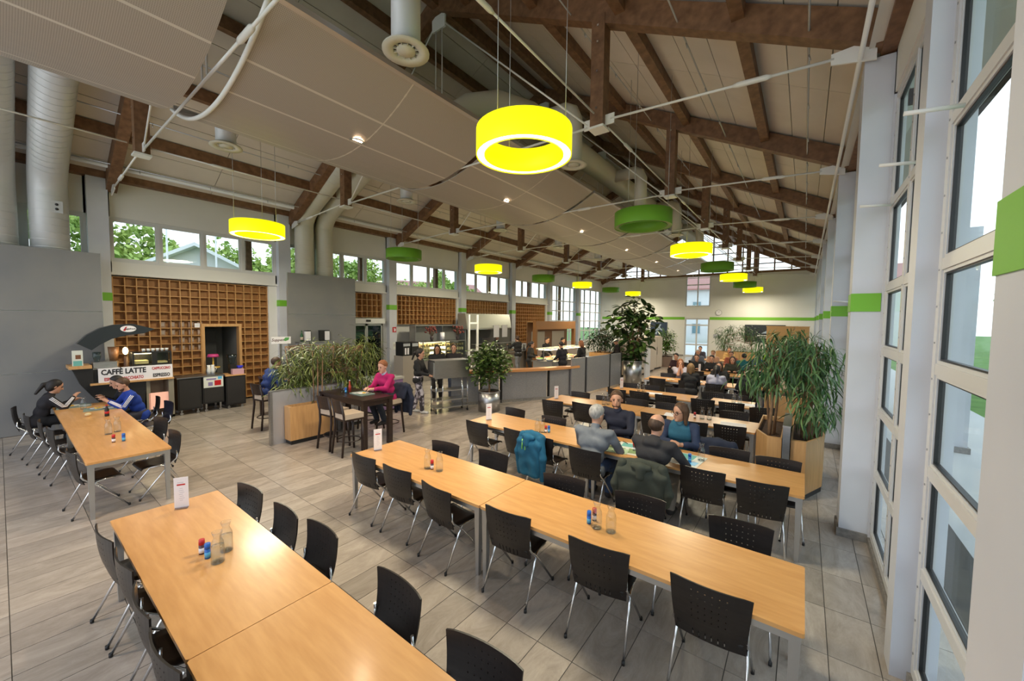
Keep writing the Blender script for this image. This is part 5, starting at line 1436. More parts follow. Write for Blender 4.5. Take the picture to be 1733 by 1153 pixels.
o = thing('notice_sheet', 'grey notice sheet on the end wall right of the glazed door', 'notice', (-5.02, YE - 0.003, 1.42)); MB().b2(-0.22, 0.22, -0.01, 0, 0, 0.29).build('sheet', mat('grey_notice', (0.48, 0.47, 0.5), 0.6), o); MB().b2(-0.18, 0.18, -0.012, -0.01, 0.16, 0.24).b2(-0.18, 0.12, -0.012, -0.01, 0.05, 0.12).build('printed_field', MATS['grey_print'], o)
o = thing('wooden_screen', 'beech screen wall standing before the end wall at the right', 'screen', (-0.75, 29.3, 0)); MB().b2(-1.15, 1.0, -0.03, 0.03, 0.05, 2.33).build('panel', mat('screen_beech', (0.52, 0.29, 0.11), 0.45), o); MB().b2(-1.0, -0.9, -0.25, 0.25, 0, 0.05).b2(0.8, 0.9, -0.25, 0.25, 0, 0.05).build('feet', black, o); MB().b2(-1.18, 1.03, -0.035, 0.035, 2.33, 2.37).build('top_rail', beech_v, o)

# ================================================================== PLANTS
def leaf_mesh(name, L, W, droop, m, n=5, fold=0.15):
    """pointed leaf along +x from its stalk, bending down"""
    V, F = [], []
    for i in range(n + 1):
        t = i / n
        wd = W * (math.sin(PI * min(1, t * 0.93 + 0.05)) ** 0.8) if i < n else 0.001
        x = L * t * (1 - 0.12 * droop * t); z = -L * droop * t * t
        V += [(x, -wd / 2, z + fold * wd), (x, 0, z), (x, wd / 2, z + fold * wd)]
    for i in range(n):
        for k in range(2):
            a = i * 3 + k; F.append((a, a + 1, a + 4, a + 3))
    mb = MB(); mb._add(V, F, True)
    return mb.mesh(name, m)
def rot_to(d, roll=0.0):
    q = Vector(d).to_track_quat('X', 'Z')
    return (q.to_matrix() @ Matrix.Rotation(roll, 3, 'X'))
def foliage(root, tips, me, n_obj, n_stuff, scale=(0.8, 1.2), tilt=(-0.9, 0.3), seed=1, name='leaf', spread=0.10):
    rr = random.Random(seed)
    src_v = np.array([v.co[:] for v in me.vertices]); src_f = [tuple(p.vertices) for p in me.polygons]
    big = MB()
    for q in range(n_obj + n_stuff):
        p, out = rr.choice(tips)
        a = rr.uniform(-PI, PI)
        d = Vector((math.cos(a), math.sin(a), rr.uniform(*tilt))) * 0.8 + Vector(out) * 0.9
        d.normalize()
        pos = Vector(p) + Vector((rr.gauss(0, spread), rr.gauss(0, spread), rr.gauss(0, spread)))
        s = rr.uniform(*scale); R3 = rot_to(d, rr.uniform(-0.5, 0.5))
        if q < n_obj:
            o = link(name, me, root, pos, R3.to_euler()); o.scale = (s, s, s)
        else:
            vv = (src_v * s) @ np.array(R3).T + np.array(pos)
            big._add([tuple(x) for x in vv], src_f, True)
    if n_stuff:
        b = big.build('small_leaves', me.materials[0], root); b['kind'] = 'stuff'
def stems(root, specs, name='stem', m=trunk_m):
    for pts, r0, r1 in specs:
        n = len(pts); MB().tube(pts, [r0 + (r1 - r0) * i / (n - 1) for i in range(n)], 8).build(name, m, root)
def crown_tips(c, r, n, seed, zmin=-1):
    rr = random.Random(seed); T = []
    while len(T) < n:
        v = Vector((rr.uniform(-1, 1), rr.uniform(-1, 1), rr.uniform(-1, 1)))
        if v.length > 1 or v.length < 0.35 or v.z < zmin: continue
        T.append(((c[0] + v.x * r[0], c[1] + v.y * r[1], c[2] + v.z * r[2]), (v.x, v.y, v.z * 0.4)))
    return T
def branchify(root, base, T, n, r, seed, m=trunk_m):
    rr = random.Random(seed)
    mb = MB()
    for p, o in rr.sample(T, min(n, len(T))):
        b = Vector(rr.choice(base)); p = Vector(p)
        mid = b.lerp(p, 0.5) + Vector((0, 0, 0.06))
        mb.tube([b, mid, p], [r, r * 0.6, r * 0.25], 5)
    o = mb.build('twigs', m, root); o['kind'] = 'stuff'
lf_long = leaf_mesh('leaf', 0.215, 0.024, 0.6, leaf_ficus)
lf_bam = leaf_mesh('leaf', 0.215, 0.019, 0.6, leaf_bamboo)
lf_rub = leaf_mesh('leaf', 0.36, 0.175, 0.25, leaf_rubber, 5, 0.12)
lf_shr = leaf_mesh('leaf', 0.15, 0.075, 0.25, leaf_shrub, 4)
lf_drk = leaf_mesh('leaf', 0.17, 0.055, 0.4, leaf_dark, 4)

def wood_planter(poly, h, lab, loc, plinth=0.08, side=None):
    o = thing('wooden_planter', lab, 'planter', loc)
    cx = sum(p[0] for p in poly) / len(poly); cy = sum(p[1] for p in poly) / len(poly)
    n = len(poly)
    def ins(f): return [(cx + (x - cx) * f, cy + (y - cy) * f) for x, y in poly]
    MB().prism(ins(0.96), 2, 0, plinth).build('plinth', black, o)
    inn = ins(0.90)
    for i in range(n):      # one board per side
        a, b, c, d = poly[i], poly[(i + 1) % n], inn[(i + 1) % n], inn[i]
        MB().prism([a, b, c, d], 2, plinth, h).build('side_board', side or beech_v, o)
    MB().prism(ins(0.9), 2, h - 0.14, h - 0.07).build('soil', soil, o)
    return o
# right pair of planters with the metal plate between
wood_planter([(-0.20, -0.62), (-0.38, -0.62), (-0.55, -0.25), (-0.55, 1.0), (-0.20, 1.0)], 0.86, 'left half of the beech planter beside the window wall', (0.0, 7.56, 0))
wood_planter([(-0.09, -0.62), (0.09, -0.62), (0.31, -0.05), (0.36, 1.0), (-0.09, 1.0)], 0.86, 'right half of the beech planter beside the window wall', (0.0, 7.56, 0))
o = thing('metal_divider', 'grey metal plate standing between the two beech planter halves', 'divider', (-0.145, 7.4, 0)); MB().b2(-0.045, 0.045, -0.52, 0.50, 0, 1.05).build('plate', steel, o); MB().b2(-0.05, 0.05, -0.525, 0.505, 1.05, 1.075).build('cap', alu, o)
def ficus(lab, loc, stem_pts, cen, rad, zmin, seed, nobj, nst, me=lf_long, mat_t=trunk_m, ntip=90, tilt=(-1.3, 0.1)):
    r = thing('potted_tree', lab, 'plant', loc)
    stems(r, stem_pts, 'trunk', mat_t)
    T = []
    for i, (c, rd) in enumerate(zip(cen, rad)): T += crown_tips(c, rd, ntip, seed + i, zmin)
    base = [p for s in stem_pts for p in s[0][-2:]]
    branchify(r, base, T, 46, 0.009, seed, mat_t)
    foliage(r, T, me, nobj, nst, (0.75, 1.25), tilt, seed)
    return r
ficus('weeping narrow leaved fig tree in the left half of the beech planter', (-0.38, 7.55, 0.79),
      [([(0, -0.25, -0.03), (0.02, -0.2, 0.5), (-0.02, -0.15, 1.1)], 0.028, 0.018), ([(0.05, -0.1, -0.03), (0.08, -0.05, 0.5), (0.1, 0, 1.2)], 0.022, 0.014), ([(-0.02, 0.2, -0.03), (-0.08, 0.25, 0.6), (-0.1, 0.3, 1.1)], 0.02, 0.012), ([(0.06, 0.05, -0.03), (0.07, 0.0, 0.7), (0.02, -0.05, 1.25)], 0.016, 0.01)],
      [(-0.02, -0.05, 1.18), (-0.10, -0.1, 0.95), (0.1, 0.3, 1.35)], [(0.30, 0.42, 0.32), (0.27, 0.36, 0.24), (0.28, 0.35, 0.28)], -1, 11, 290, 330)
ficus('weeping narrow leaved fig tree in the right half of the beech planter', (0.09, 7.45, 0.79),
      [([(0.02, -0.1, -0.03), (0.03, -0.1, 0.4), (0.05, -0.05, 1.0)], 0.026, 0.018), ([(-0.05, 0.05, -0.03), (-0.06, 0.1, 0.5), (-0.03, 0.1, 1.1)], 0.022, 0.014), ([(0.1, 0.2, -0.03), (0.13, 0.2, 0.5), (0.12, 0.25, 1.0)], 0.02, 0.012)],
      [(0.03, 0.0, 1.08), (0.09, -0.08, 0.6), (0.03, 0.3, 1.28)], [(0.28, 0.40, 0.36), (0.21, 0.32, 0.34), (0.28, 0.4, 0.28)], -1, 21, 290, 480)
# far planters along the window wall
wood_planter([(-0.5, -0.5), (0.35, -0.5), (0.35, 0.5), (-0.5, 0.5)], 0.84, 'beech planter further back behind the first window planters', (-0.2, 11.6, 0))
ficus('narrow leaved fig tree further back behind the first window planters', (-0.25, 11.6, 0.77), [([(0, 0, -0.03), (0.05, 0.0, 0.7), (0, 0, 1.3)], 0.028, 0.014), ([(0.2, 0.1, -0.03), (0.22, 0.1, 0.7), (0.3, 0, 1.3)], 0.025, 0.014)],
      [(0.1, 0, 1.15), (0.2, 0.2, 0.7)], [(0.55, 0.55, 0.5), (0.4, 0.5, 0.4)], -1, 31, 100, 800)
# trough at the left
o = thing('steel_screen', 'steel mesh screen with folded edges before the leafy trough', 'screen', (-8.48, 3.95, 0)); MB().b2(-0.03, 0.03, -0.72, 0.75, 0.0, 1.08).build('mesh_sheet', mesh_steel, o); MB().b2(-0.05, 0.05, -0.74, -0.70, 0, 1.09).b2(-0.05, 0.05, 0.73, 0.77, 0, 1.09).b2(-0.04, 0.04, -0.72, 0.75, 1.08, 1.10).build('edge_frame', steel, o)
wood_planter([(-0.13, -0.46), (0.13, -0.46), (0.13, 0.5), (-0.13, 0.5)], 0.77, 'low beech planter box before the steel mesh screen', (-8.31, 3.93, 0))
wood_planter([(-0.4, -0.3), (0.42, -0.3), (0.42, 1.3), (-0.4, 1.3)], 0.95, 'deep steel trough behind the steel mesh screen', (-8.98, 4.0, 0), 0.08, mesh_steel)
ficus('tall yellowish bamboo growing from the trough behind the steel screen', (-8.75, 4.35, 0.85),
      [([(-0.1 + 0.09 * q, -0.6 + 0.25 * q, -0.03), (-0.1 + 0.1 * q, -0.6 + 0.27 * q, 0.5), (-0.15 + 0.11 * q, -0.65 + 0.3 * q, 1.1)], 0.014, 0.008) for q in range(6)],
      [(-0.12, -0.42, 0.58), (-0.12, -0.38, 0.22), (-0.05, 0.05, 0.85), (0.0, 0.3, 0.4), (0.15, 0.9, 0.9), (0.1, 0.85, 0.45)], [(0.42, 0.45, 0.40), (0.38, 0.4, 0.32), (0.42, 0.5, 0.42), (0.45, 0.5, 0.38), (0.4, 0.5, 0.35), (0.4, 0.45, 0.4)], -1, 41, 285, 3600, lf_bam, trunk_m, 60, (-0.9, 0.6))
st2 = thing('bamboo_canes', 'three bare bamboo canes rising from the low beech planter box', 'plant', (-8.31, 4.08, 0.65))
stems(st2, [([(0, 0, 0), (0, 0.02, 0.5), (-0.02, 0.03, 1.15)], 0.016, 0.010), ([(0.02, 0.09, 0), (0.03, 0.1, 0.5), (0.03, 0.12, 1.2)], 0.014, 0.01), ([(-0.02, -0.06, 0), (-0.03, -0.06, 0.6), (-0.05, -0.06, 1.2)], 0.012, 0.008)], 'cane')
foliage(st2, [((0, 0.05, 1.1), (0, 0, 0.3)), ((0.03, 0.12, 1.25), (0.1, 0, 0)), ((-0.05, -0.06, 1.2), (0, -0.1, 0))], lf_bam, 40, 60, (0.7, 1.1), (-0.8, 0.6), 5)
# round shrub in a steel pot
def steel_pot(lab, loc, r, h, seg=24, m=steel):
    o = thing('steel_tub', lab, 'planter', loc)
    MB().lathe([(0.001, 0), (r, 0), (r, h), (r - 0.02, h), (r - 0.03, h - 0.10), (0.001, h - 0.10)], seg, smooth=seg > 8).build('tub', m, o)
    MB().cyl((0, 0, 0), r - 0.03, h - 0.11, h - 0.05, seg).build('soil', soil, o)
    rg = MB().lathe([(r - 0.005, h - 0.02), (r + 0.012, h - 0.02), (r + 0.012, h + 0.006), (r - 0.005, h + 0.006), (r - 0.005, h - 0.02)], seg); rg.build('rim', m if seg > 8 else black, o)
steel_pot('round steel tub of the bushy shrub beside the trolley', (-7.06, 8.32, 0), 0.31, 0.56)
ficus('round bushy shrub in the steel tub beside the trolley', (-7.06, 8.32, 0.5), [([(0, 0, -0.02), (0.01, 0, 0.25), (0.0, 0.02, 0.6), (0, 0, 0.9)], 0.03, 0.02)],
      [(0.0, 0, 0.85), (0, 0, 0.98), (0.02, 0.02, 0.60)], [(0.55, 0.55, 0.42), (0.42, 0.42, 0.34), (0.5, 0.5, 0.3)], -1, 51, 260, 900, lf_shr, trunk_m, 80, (-0.4, 0.7))
steel_pot('tall shiny steel tub of the rubber plant at the end of the partition', (-5.50, 15.45, 0), 0.36, 0.98)
ficus('tall rubber plant with big glossy leaves in the shiny steel tub', (-5.50, 15.45, 0.9), [([(0, 0, -0.02), (0.02, 0, 0.6), (-0.05, 0.02, 1.2), (0.0, 0, 2.2)], 0.05, 0.025), ([(0.08, 0.05, -0.02), (0.12, 0.0, 0.7), (0.25, -0.1, 1.5)], 0.035, 0.02), ([(-0.08, 0.0, -0.02), (-0.1, -0.05, 0.8), (-0.35, -0.1, 1.6)], 0.035, 0.02)],
      [(0.0, 0, 2.15), (-0.35, -0.2, 1.55), (0.45, 0.25, 1.55), (0.02, 0, 0.95), (0.0, 0.0, 0.35)], [(0.62, 0.6, 0.48), (0.62, 0.55, 0.42), (0.66, 0.55, 0.42), (0.50, 0.45, 0.5), (0.3, 0.3, 0.3)], -1, 61, 295, 260, lf_rub, trunk_m, 40, (-0.5, 0.5))
wood_planter([(-0.6, -0.45), (0.6, -0.45), (0.6, 0.45), (-0.6, 0.45)], 1.06, 'beech planter box of the dark leaved bush beyond the salad bar', (-7.65, 17.6, 0))
ficus('dark leaved bush in the beech box beyond the salad bar', (-7.65, 17.6, 1.0), [([(0, 0, -0.02), (0.05, 0, 0.4), (0.1, 0.0, 0.8)], 0.03, 0.015), ([(-0.2, 0, -0.02), (-0.25, 0, 0.4), (-0.4, 0.0, 0.8)], 0.03, 0.015)],
      [(-0.1, 0, 0.8), (-0.5, 0, 0.65), (0.45, 0, 0.6)], [(0.6, 0.5, 0.5), (0.5, 0.5, 0.45), (0.5, 0.5, 0.42)], -1, 71, 100, 900, lf_drk, trunk_m, 60, (-0.7, 0.4))
steel_pot('brown square pot of the bush near the end wall', (-6.28, 22.9, 0), 0.40, 0.62, 4, mat('brown_pot', (0.17, 0.11, 0.085), 0.5))
ficus('fresh green bush in the brown square pot near the end wall', (-6.28, 22.9, 0.55), [([(0, 0, -0.02), (0.02, 0, 0.3), (0, 0, 0.7)], 0.035, 0.02)],
      [(0, 0, 0.75), (0.05, 0, 1.05)], [(0.52, 0.52, 0.6), (0.40, 0.4, 0.42)], -1, 81, 80, 700, leaf_mesh('leaf', 0.17, 0.06, 0.3, leafmat('leaf_fresh', (0.03, 0.09, 0.012), (0.11, 0.22, 0.03)), 4), trunk_m, 60, (-0.5, 0.6))
wood_planter([(-1.1, -0.35), (1.1, -0.35), (1.1, 0.35), (-1.1, 0.35)], 0.84, 'long beech planter before the end wall under the arching fig', (-3.1, 26.3, 0))
ficus('arching fig trees in the long planter before the end wall', (-3.1, 26.3, 0.78), [([(-0.7, 0, -0.02), (-0.7, 0, 0.5), (-0.6, 0.0, 1.0)], 0.03, 0.015), ([(0.7, 0, -0.02), (0.7, 0, 0.5), (0.6, 0.0, 1.0)], 0.03, 0.015)],
      [(-0.75, 0, 1.05), (0.0, 0, 1.3), (0.75, 0, 1.05), (-0.8, 0, 0.6), (0, 0, 0.25)], [(0.5, 0.45, 0.42), (0.6, 0.45, 0.33), (0.5, 0.45, 0.42), (0.4, 0.4, 0.4), (0.9, 0.3, 0.2)], -1, 91, 60, 1300, lf_long, trunk_m, 50, (-1.0, 0.3))
# ================================================================== PEOPLE (smooth-blended bodies, meshed with surface nets)
def surface_nets(f, org, h):
    ins = f < 0
    nx, ny, nz = f.shape
    c = [(i, j, k) for i in (0, 1) for j in (0, 1) for k in (0, 1)]
    sl = lambda a, n: slice(a, n - 1 + a)
    cnt = sum(ins[sl(i, nx), sl(j, ny), sl(k, nz)].astype(np.int8) for i, j, k in c)
    act = (cnt > 0) & (cnt < 8)
    I = np.argwhere(act)
    if len(I) == 0: return [], []
    idx = -np.ones(act.shape, np.int64); idx[act] = np.arange(len(I))
    val = {q: f[I[:, 0] + q[0], I[:, 1] + q[1], I[:, 2] + q[2]] for q in c}
    acc = np.zeros((len(I), 3)); n = np.zeros(len(I))
    for a in c:
        for ax in range(3):
            if a[ax] == 1: continue
            b = list(a); b[ax] = 1; b = tuple(b)
            va, vb = val[a], val[b]
            m = (va < 0) != (vb < 0)
            t = np.where(m, va / np.where(m, va - vb, 1), 0)
            p = np.array(a, float)[None, :].repeat(len(I), 0); p[:, ax] += t
            acc[m] += p[m]; n[m] += 1
    V = (I + acc / n[:, None]) * h + org
    F = []
    for ax in range(3):
        s0 = [slice(None)] * 3; s1 = [slice(None)] * 3
        s0[ax] = slice(0, -1); s1[ax] = slice(1, None)
        ch = ins[tuple(s0)] != ins[tuple(s1)]
        E = np.argwhere(ch)
        u, v = [(1, 2), (2, 0), (0, 1)][ax]
        ok = (E[:, u] > 0) & (E[:, v] > 0) & (E[:, u] < f.shape[u] - 1) & (E[:, v] < f.shape[v] - 1)
        E = E[ok]
        du = np.zeros(3, int); du[u] = 1; dv = np.zeros(3, int); dv[v] = 1
        q = [idx[tuple((E - du - dv).T)], idx[tuple((E - dv).T)], idx[tuple(E.T)], idx[tuple((E - du).T)]]
        fl = ins[tuple(E.T)]
        Q = np.stack(q, 1)
        Q[~fl] = Q[~fl][:, ::-1]
        F.append(Q)
    return V, np.concatenate(F)

def sdf_mesh(name, prims, h, m, cuts=(), fold=0.0):
    """prims: (a, b, r1, r2, k) tapered capsules or ('e', centre, radii, rot, k); cuts: (point, normal) keep the side behind the normal"""
    lo = np.full(3, 1e9); hi = -lo
    for p in prims:
        if isinstance(p[0], str): c = np.array(p[1]); r = max(p[2]); lo = np.minimum(lo, c - r); hi = np.maximum(hi, c + r)
        else:
            for q, r in ((p[0], p[2]), (p[1], p[3])): q = np.array(q); lo = np.minimum(lo, q - r); hi = np.maximum(hi, q + r)
    lo -= 2.5 * h; hi += 2.5 * h
    n = np.ceil((hi - lo) / h).astype(int) + 1
    f = np.full(n, 0.5, np.float32)
    for p in prims:
        k = p[4]
        if isinstance(p[0], str): c = np.array(p[1], float); r = max(p[2]); a, b = c - r, c + r
        else:
            A, B = np.array(p[0], float), np.array(p[1], float); r = max(p[2], p[3]); a, b = np.minimum(A, B) - r, np.maximum(A, B) + r
        pad = k + 2.5 * h
        i0 = np.maximum(0, np.floor((a - pad - lo) / h).astype(int)); i1 = np.minimum(n, np.ceil((b + pad - lo) / h).astype(int) + 1)
        g = [np.arange(i0[d], i1[d]) * h + lo[d] for d in range(3)]
        X, Y, Z = np.meshgrid(*g, indexing='ij', sparse=True)
        if isinstance(p[0], str):
            x, y, z = X - c[0], Y - c[1], Z - c[2]
            if p[3] is not None:
                R = np.array(p[3]).T
                x, y, z = R[0, 0] * x + R[0, 1] * y + R[0, 2] * z, R[1, 0] * x + R[1, 1] * y + R[1, 2] * z, R[2, 0] * x + R[2, 1] * y + R[2, 2] * z
            rx, ry, rz = p[2]
            d = (np.sqrt((x / rx) ** 2 + (y / ry) ** 2 + (z / rz) ** 2) - 1) * min(rx, ry, rz)
        else:
            ba = B - A; L2 = max(ba @ ba, 1e-9)
            t = np.clip(((X - A[0]) * ba[0] + (Y - A[1]) * ba[1] + (Z - A[2]) * ba[2]) / L2, 0, 1)
            d = np.sqrt((X - A[0] - ba[0] * t) ** 2 + (Y - A[1] - ba[1] * t) ** 2 + (Z - A[2] - ba[2] * t) ** 2) - (p[2] + (p[3] - p[2]) * t)
        S = f[i0[0]:i1[0], i0[1]:i1[1], i0[2]:i1[2]]
        hh = np.clip(k - np.abs(S - d), 0, None) / k
        f[i0[0]:i1[0], i0[1]:i1[1], i0[2]:i1[2]] = np.minimum(S, d) - hh * hh * k * 0.25
    if fold:
        g = [np.arange(n[d]) * h + lo[d] for d in range(3)]
        X, Y, Z = np.meshgrid(*g, indexing='ij', sparse=True)
        f = f + (fold * np.sin(27 * Z + 15 * X + 2.2 * np.sin(17 * Y + 9 * X)) * np.cos(18 * Y - 13 * X + 6 * Z)).astype(np.float32)
    if cuts:
        g = [np.arange(n[d]) * h + lo[d] for d in range(3)]
        X, Y, Z = np.meshgrid(*g, indexing='ij', sparse=True)
        for P, N in cuts:
            f = np.maximum(f, (X - P[0]) * N[0] + (Y - P[1]) * N[1] + (Z - P[2]) * N[2])
    V, F = surface_nets(f, lo, h)
    me = bpy.data.meshes.new(name)
    me.from_pydata([tuple(v) for v in V] if len(V) else [], [], [tuple(int(i) for i in q) for q in F] if len(F) else [])
    me.materials.append(m)
    me.polygons.foreach_set('use_smooth', [True] * len(me.polygons))
    me.update()
    return me

HAIRC = {'brown': (0.055, 0.028, 0.016), 'dark': (0.014, 0.010, 0.009), 'grey': (0.34, 0.33, 0.32), 'blond': (0.22, 0.12, 0.045), 'red': (0.24, 0.085, 0.032), 'lightbrown': (0.085, 0.042, 0.02)}
_hm = {}
def hair_mat(n):
    if n not in _hm:
        m = mat('hair_' + n, HAIRC[n], 0.6); c = HAIRC[n]
        vary(m, tuple(x * 0.7 for x in c), tuple(x * 1.3 for x in c), scale=(1, 1, 0.4), nscale=40, detail=2, bump=0.4); _hm[n] = m
    return _hm[n]

def person(label, x, y, yaw, pose='sit', top=(0.02, 0.02, 0.03), legs=(0.03, 0.035, 0.06), hair='brown', style='short', lean=0.15, seat=0.45, sc=1.0,
           head=(0.0, 0.1), hands=None, sk=None, h=0.02, short_sleeve=False, collar=None, stripes=False, feet=None, legm=None, elbow_out=0.5, hood=False, vest=None, beard=False, glasses=False, tw=1.06, hs=1.08, shoe=(0.03, 0.025, 0.025)):
    root = thing('person', label, 'person', (x, y, 0), yaw)
    sk = sk or skin
    V = lambda *a: np.array(a, float)
    sit = pose == 'sit'
    pz = (seat + 0.10) if sit else 0.93 * sc
    pel = V(0, -0.02, pz)
    up = V(0, math.sin(lean), math.cos(lean)); fw = V(0, math.cos(lean), -math.sin(lean)); rt = V(1, 0, 0)
    def T(u, f=0, s=0): return pel + up * u * sc + fw * f * sc + rt * s * sc
    chest = T(0.30); neck0 = T(0.50); 
    shl = {s: T(0.455, -0.005, s * 0.175 * tw) for s in (-1, 1)}
    hip = {s: pel + V(s * 0.085, 0, -0.02) for s in (-1, 1)}
    hy, hp = head
    nd = V(0, math.sin(lean * 0.6 + hp * 0.3), math.cos(lean * 0.6 + hp * 0.3))
    hc = neck0 + nd * 0.175 * sc + V(0, 0.02, 0)
    cz, s_ = math.cos(hy), math.sin(hy)
    hf = V(-s_ * math.cos(hp), cz * math.cos(hp), -math.sin(hp))          # face direction
    hr = V(cz, s_, 0); hu = np.cross(hr, hf)
    HR = np.stack([hr, hf, hu], 1)
    hk = sc * hs
    def Hd(a, b, c): return hc + (hr * a + hf * b + hu * c) * hk
    def E_(c, r, R, k): return ('e', c, tuple(q * hs for q in r), R, k)
    if sit:
        fe = feet or {s: V(s * 0.13, 0.40, 0.0) for s in (-1, 1)}
        knee = {s: V(s * 0.13, 0.43, pz - 0.035) for s in (-1, 1)}
        if seat > 0.6: fe = {s: V(s * 0.12, 0.26, 0.27) for s in (-1, 1)}; knee = {s: V(s * 0.12, 0.40, pz - 0.02) for s in (-1, 1)}
        ank = {s: V(fe[s][0], fe[s][1] - 0.05, fe[s][2] + 0.09) for s in (-1, 1)}
    else:
        fe = feet or {-1: V(-0.10, -0.08, 0), 1: V(0.10, 0.10, 0)}
        ank = {s: V(fe[s][0], fe[s][1] - 0.04, 0.09) for s in (-1, 1)}
        knee = {s: (hip[s] + ank[s]) / 2 + V(0, 0.05, 0.02) for s in (-1, 1)}
    if hands is None:
        hands = {s: (V(s * 0.12, 0.40, 0.80) if sit else V(s * 0.15, 0.30, 1.02)) for s in (-1, 1)}
        if sit and seat > 0.6: hands = {s: V(s * 0.12, 0.40, 1.05) for s in (-1, 1)}
    hands = {s: V(*hands[s]) for s in (-1, 1)}
    ua, fa = 0.285 * sc, 0.255 * sc
    elb = {}
    for s in (-1, 1):
        S = shl[s]; W = hands[s]; d = W - S; D = np.linalg.norm(d)
        if D > (ua + fa) * 0.985: W = S + d / D * (ua + fa) * 0.985; hands[s] = W; d = W - S; D = np.linalg.norm(d)
        a = (ua ** 2 - fa ** 2 + D ** 2) / (2 * D); hh_ = math.sqrt(max(0, ua ** 2 - a * a))
        pole = V(s * elbow_out, -0.55, -0.8); dn = d / D; pole = pole - dn * (pole @ dn); pole /= np.linalg.norm(pole)
        elb[s] = S + dn * a + pole * hh_
    # ---- body
    k = 0.035
    B = [(T(0.0, 0, -0.07), T(0.0, 0, 0.07), 0.10, 0.10, k), (T(0.16, 0.0, -0.055), T(0.16, 0.0, 0.055), 0.095, 0.095, k),
         (T(0.32, 0.0, -0.075 * tw), T(0.32, 0.0, 0.075 * tw), 0.105, 0.105, k), (T(0.43, -0.005, -0.12 * tw), T(0.43, -0.005, 0.12 * tw), 0.068, 0.068, k),
         (T(0.46, -0.005), hc - nd * 0.07, 0.056, 0.052, k)]
    for s in (-1, 1):
        B += [(shl[s], elb[s], 0.050, 0.040, k), (elb[s], hands[s], 0.040, 0.027, k), (hip[s], knee[s], 0.085, 0.058, k), (knee[s], ank[s], 0.056, 0.038, k),
              (ank[s] + V(0, -0.01, -0.05), ank[s] + V(0, 0.14, -0.055), 0.038, 0.030, k)]
        # hand: palm, four curled fingers, thumb off the side of the palm
        fd = hands[s] - elb[s]; fd /= np.linalg.norm(fd)
        side = np.cross(fd, V(0, 0, 1)); side /= max(1e-6, np.linalg.norm(side)); pn = np.cross(side, fd)
        pc = hands[s] + fd * 0.075 * sc
        fr_ = max(0.0085, 0.5 * h)
        B.append((hands[s], pc, 0.026, 0.030, 0.02))
        for q in range(4):
            o = (q - 1.5) * 0.019
            l = (0.034, 0.040, 0.038, 0.030)[q]
            r0 = pc + side * o + fd * 0.012; r1 = r0 + fd * l - pn * 0.010; r2 = r1 + fd * l * 0.55 - pn * l * 0.7
            B += [(r0, r1, fr_, fr_ * 0.95, 0.006), (r1, r2, fr_ * 0.95, fr_ * 0.8, 0.006)]
        t0 = hands[s] + fd * 0.035 - side * s * 0.024; t1 = t0 - side * s * 0.026 + fd * 0.022; t2 = t1 + fd * 0.028 - pn * 0.006
        B += [(t0, t1, fr_ * 1.2, fr_ * 1.1, 0.008), (t1, t2, fr_ * 1.1, fr_ * 0.9, 0.006)]
    B += [E_(Hd(0, -0.008, 0.025), (0.074 * sc, 0.092 * sc, 0.092 * sc), HR, 0.02), E_(Hd(0, 0.028, -0.045), (0.056 * sc, 0.062 * sc, 0.070 * sc), HR, 0.03),
          (Hd(0, 0.085, 0.010), Hd(0, 0.108, -0.028), 0.009, 0.014, 0.012), E_(Hd(0, 0.072, -0.095), (0.028, 0.022, 0.020), HR, 0.02)]
    for s in (-1, 1): B.append(E_(Hd(s * 0.076, -0.008, -0.01), (0.010, 0.020, 0.032), HR, 0.006))
    link('body', sdf_mesh('body', B, h, sk), root)
    # ---- face
    ey = MB()
    for s in (-1, 1):
        c = Hd(s * 0.031, 0.079, 0.004); ey.ell(tuple(c), (0.0125, 0.011, 0.0075), 8, 5)
    link('eyes', ey.mesh('eyes', eye_m), root)
    mo = MB(); mo.ell(tuple(Hd(0, 0.083, -0.062)), (0.022, 0.010, 0.007), 8, 5); link('mouth', mo.mesh('mouth', lip_m), root)
    hm = hair_mat(hair)
    if style != 'bald':
        bw = MB()
        for s in (-1, 1): bw.tube([tuple(Hd(s * 0.046, 0.074, 0.020)), tuple(Hd(s * 0.030, 0.084, 0.026)), tuple(Hd(s * 0.016, 0.084, 0.022))], 0.006, 5)
        link('eyebrows', bw.mesh('eyebrows', hm), root)
    if beard:
        link('beard', sdf_mesh('beard', [E_(Hd(0, 0.034, -0.062), (0.060, 0.064, 0.058), HR, 0.01)], h, hm, [(Hd(0, 0, -0.048), hu * 0.9 + hf * 0.2)]), root)
    if glasses:
        g = MB()
        for s in (-1, 1):
            g.tube([tuple(Hd(s * 0.033 + 0.026 * math.cos(a), 0.096, 0.003 + 0.02 * math.sin(a))) for a in np.linspace(0, 2 * PI, 13)], 0.003, 5, False)
            g.tube([tuple(Hd(s * 0.059, 0.094, 0.006)), tuple(Hd(s * 0.079, 0.0, 0.01))], 0.003, 5)
        g.tube([tuple(Hd(-0.008, 0.098, 0.004)), tuple(Hd(0.008, 0.098, 0.004))], 0.003, 5)
        link('glasses', g.mesh('glasses', black), root)
    # ---- hair
    Hh = [E_(Hd(0, -0.014, 0.034), (0.084 * sc, 0.101 * sc, 0.097 * sc), HR, 0.015)]
    cutn = hf * 0.80 - hu * 0.60
    cuts = [(Hd(0, 0.040, 0.056), cutn / np.linalg.norm(cutn))]
    if style == 'balding':
        Hh = [E_(Hd(0, -0.016, 0.010), (0.083, 0.100, 0.085), HR, 0.015)]
        cuts = [(Hd(0, 0.02, 0.0), hf), (Hd(0, -0.03, 0.05), hu * 0.9 + hf * 0.42)]
    if style == 'bald': Hh = None
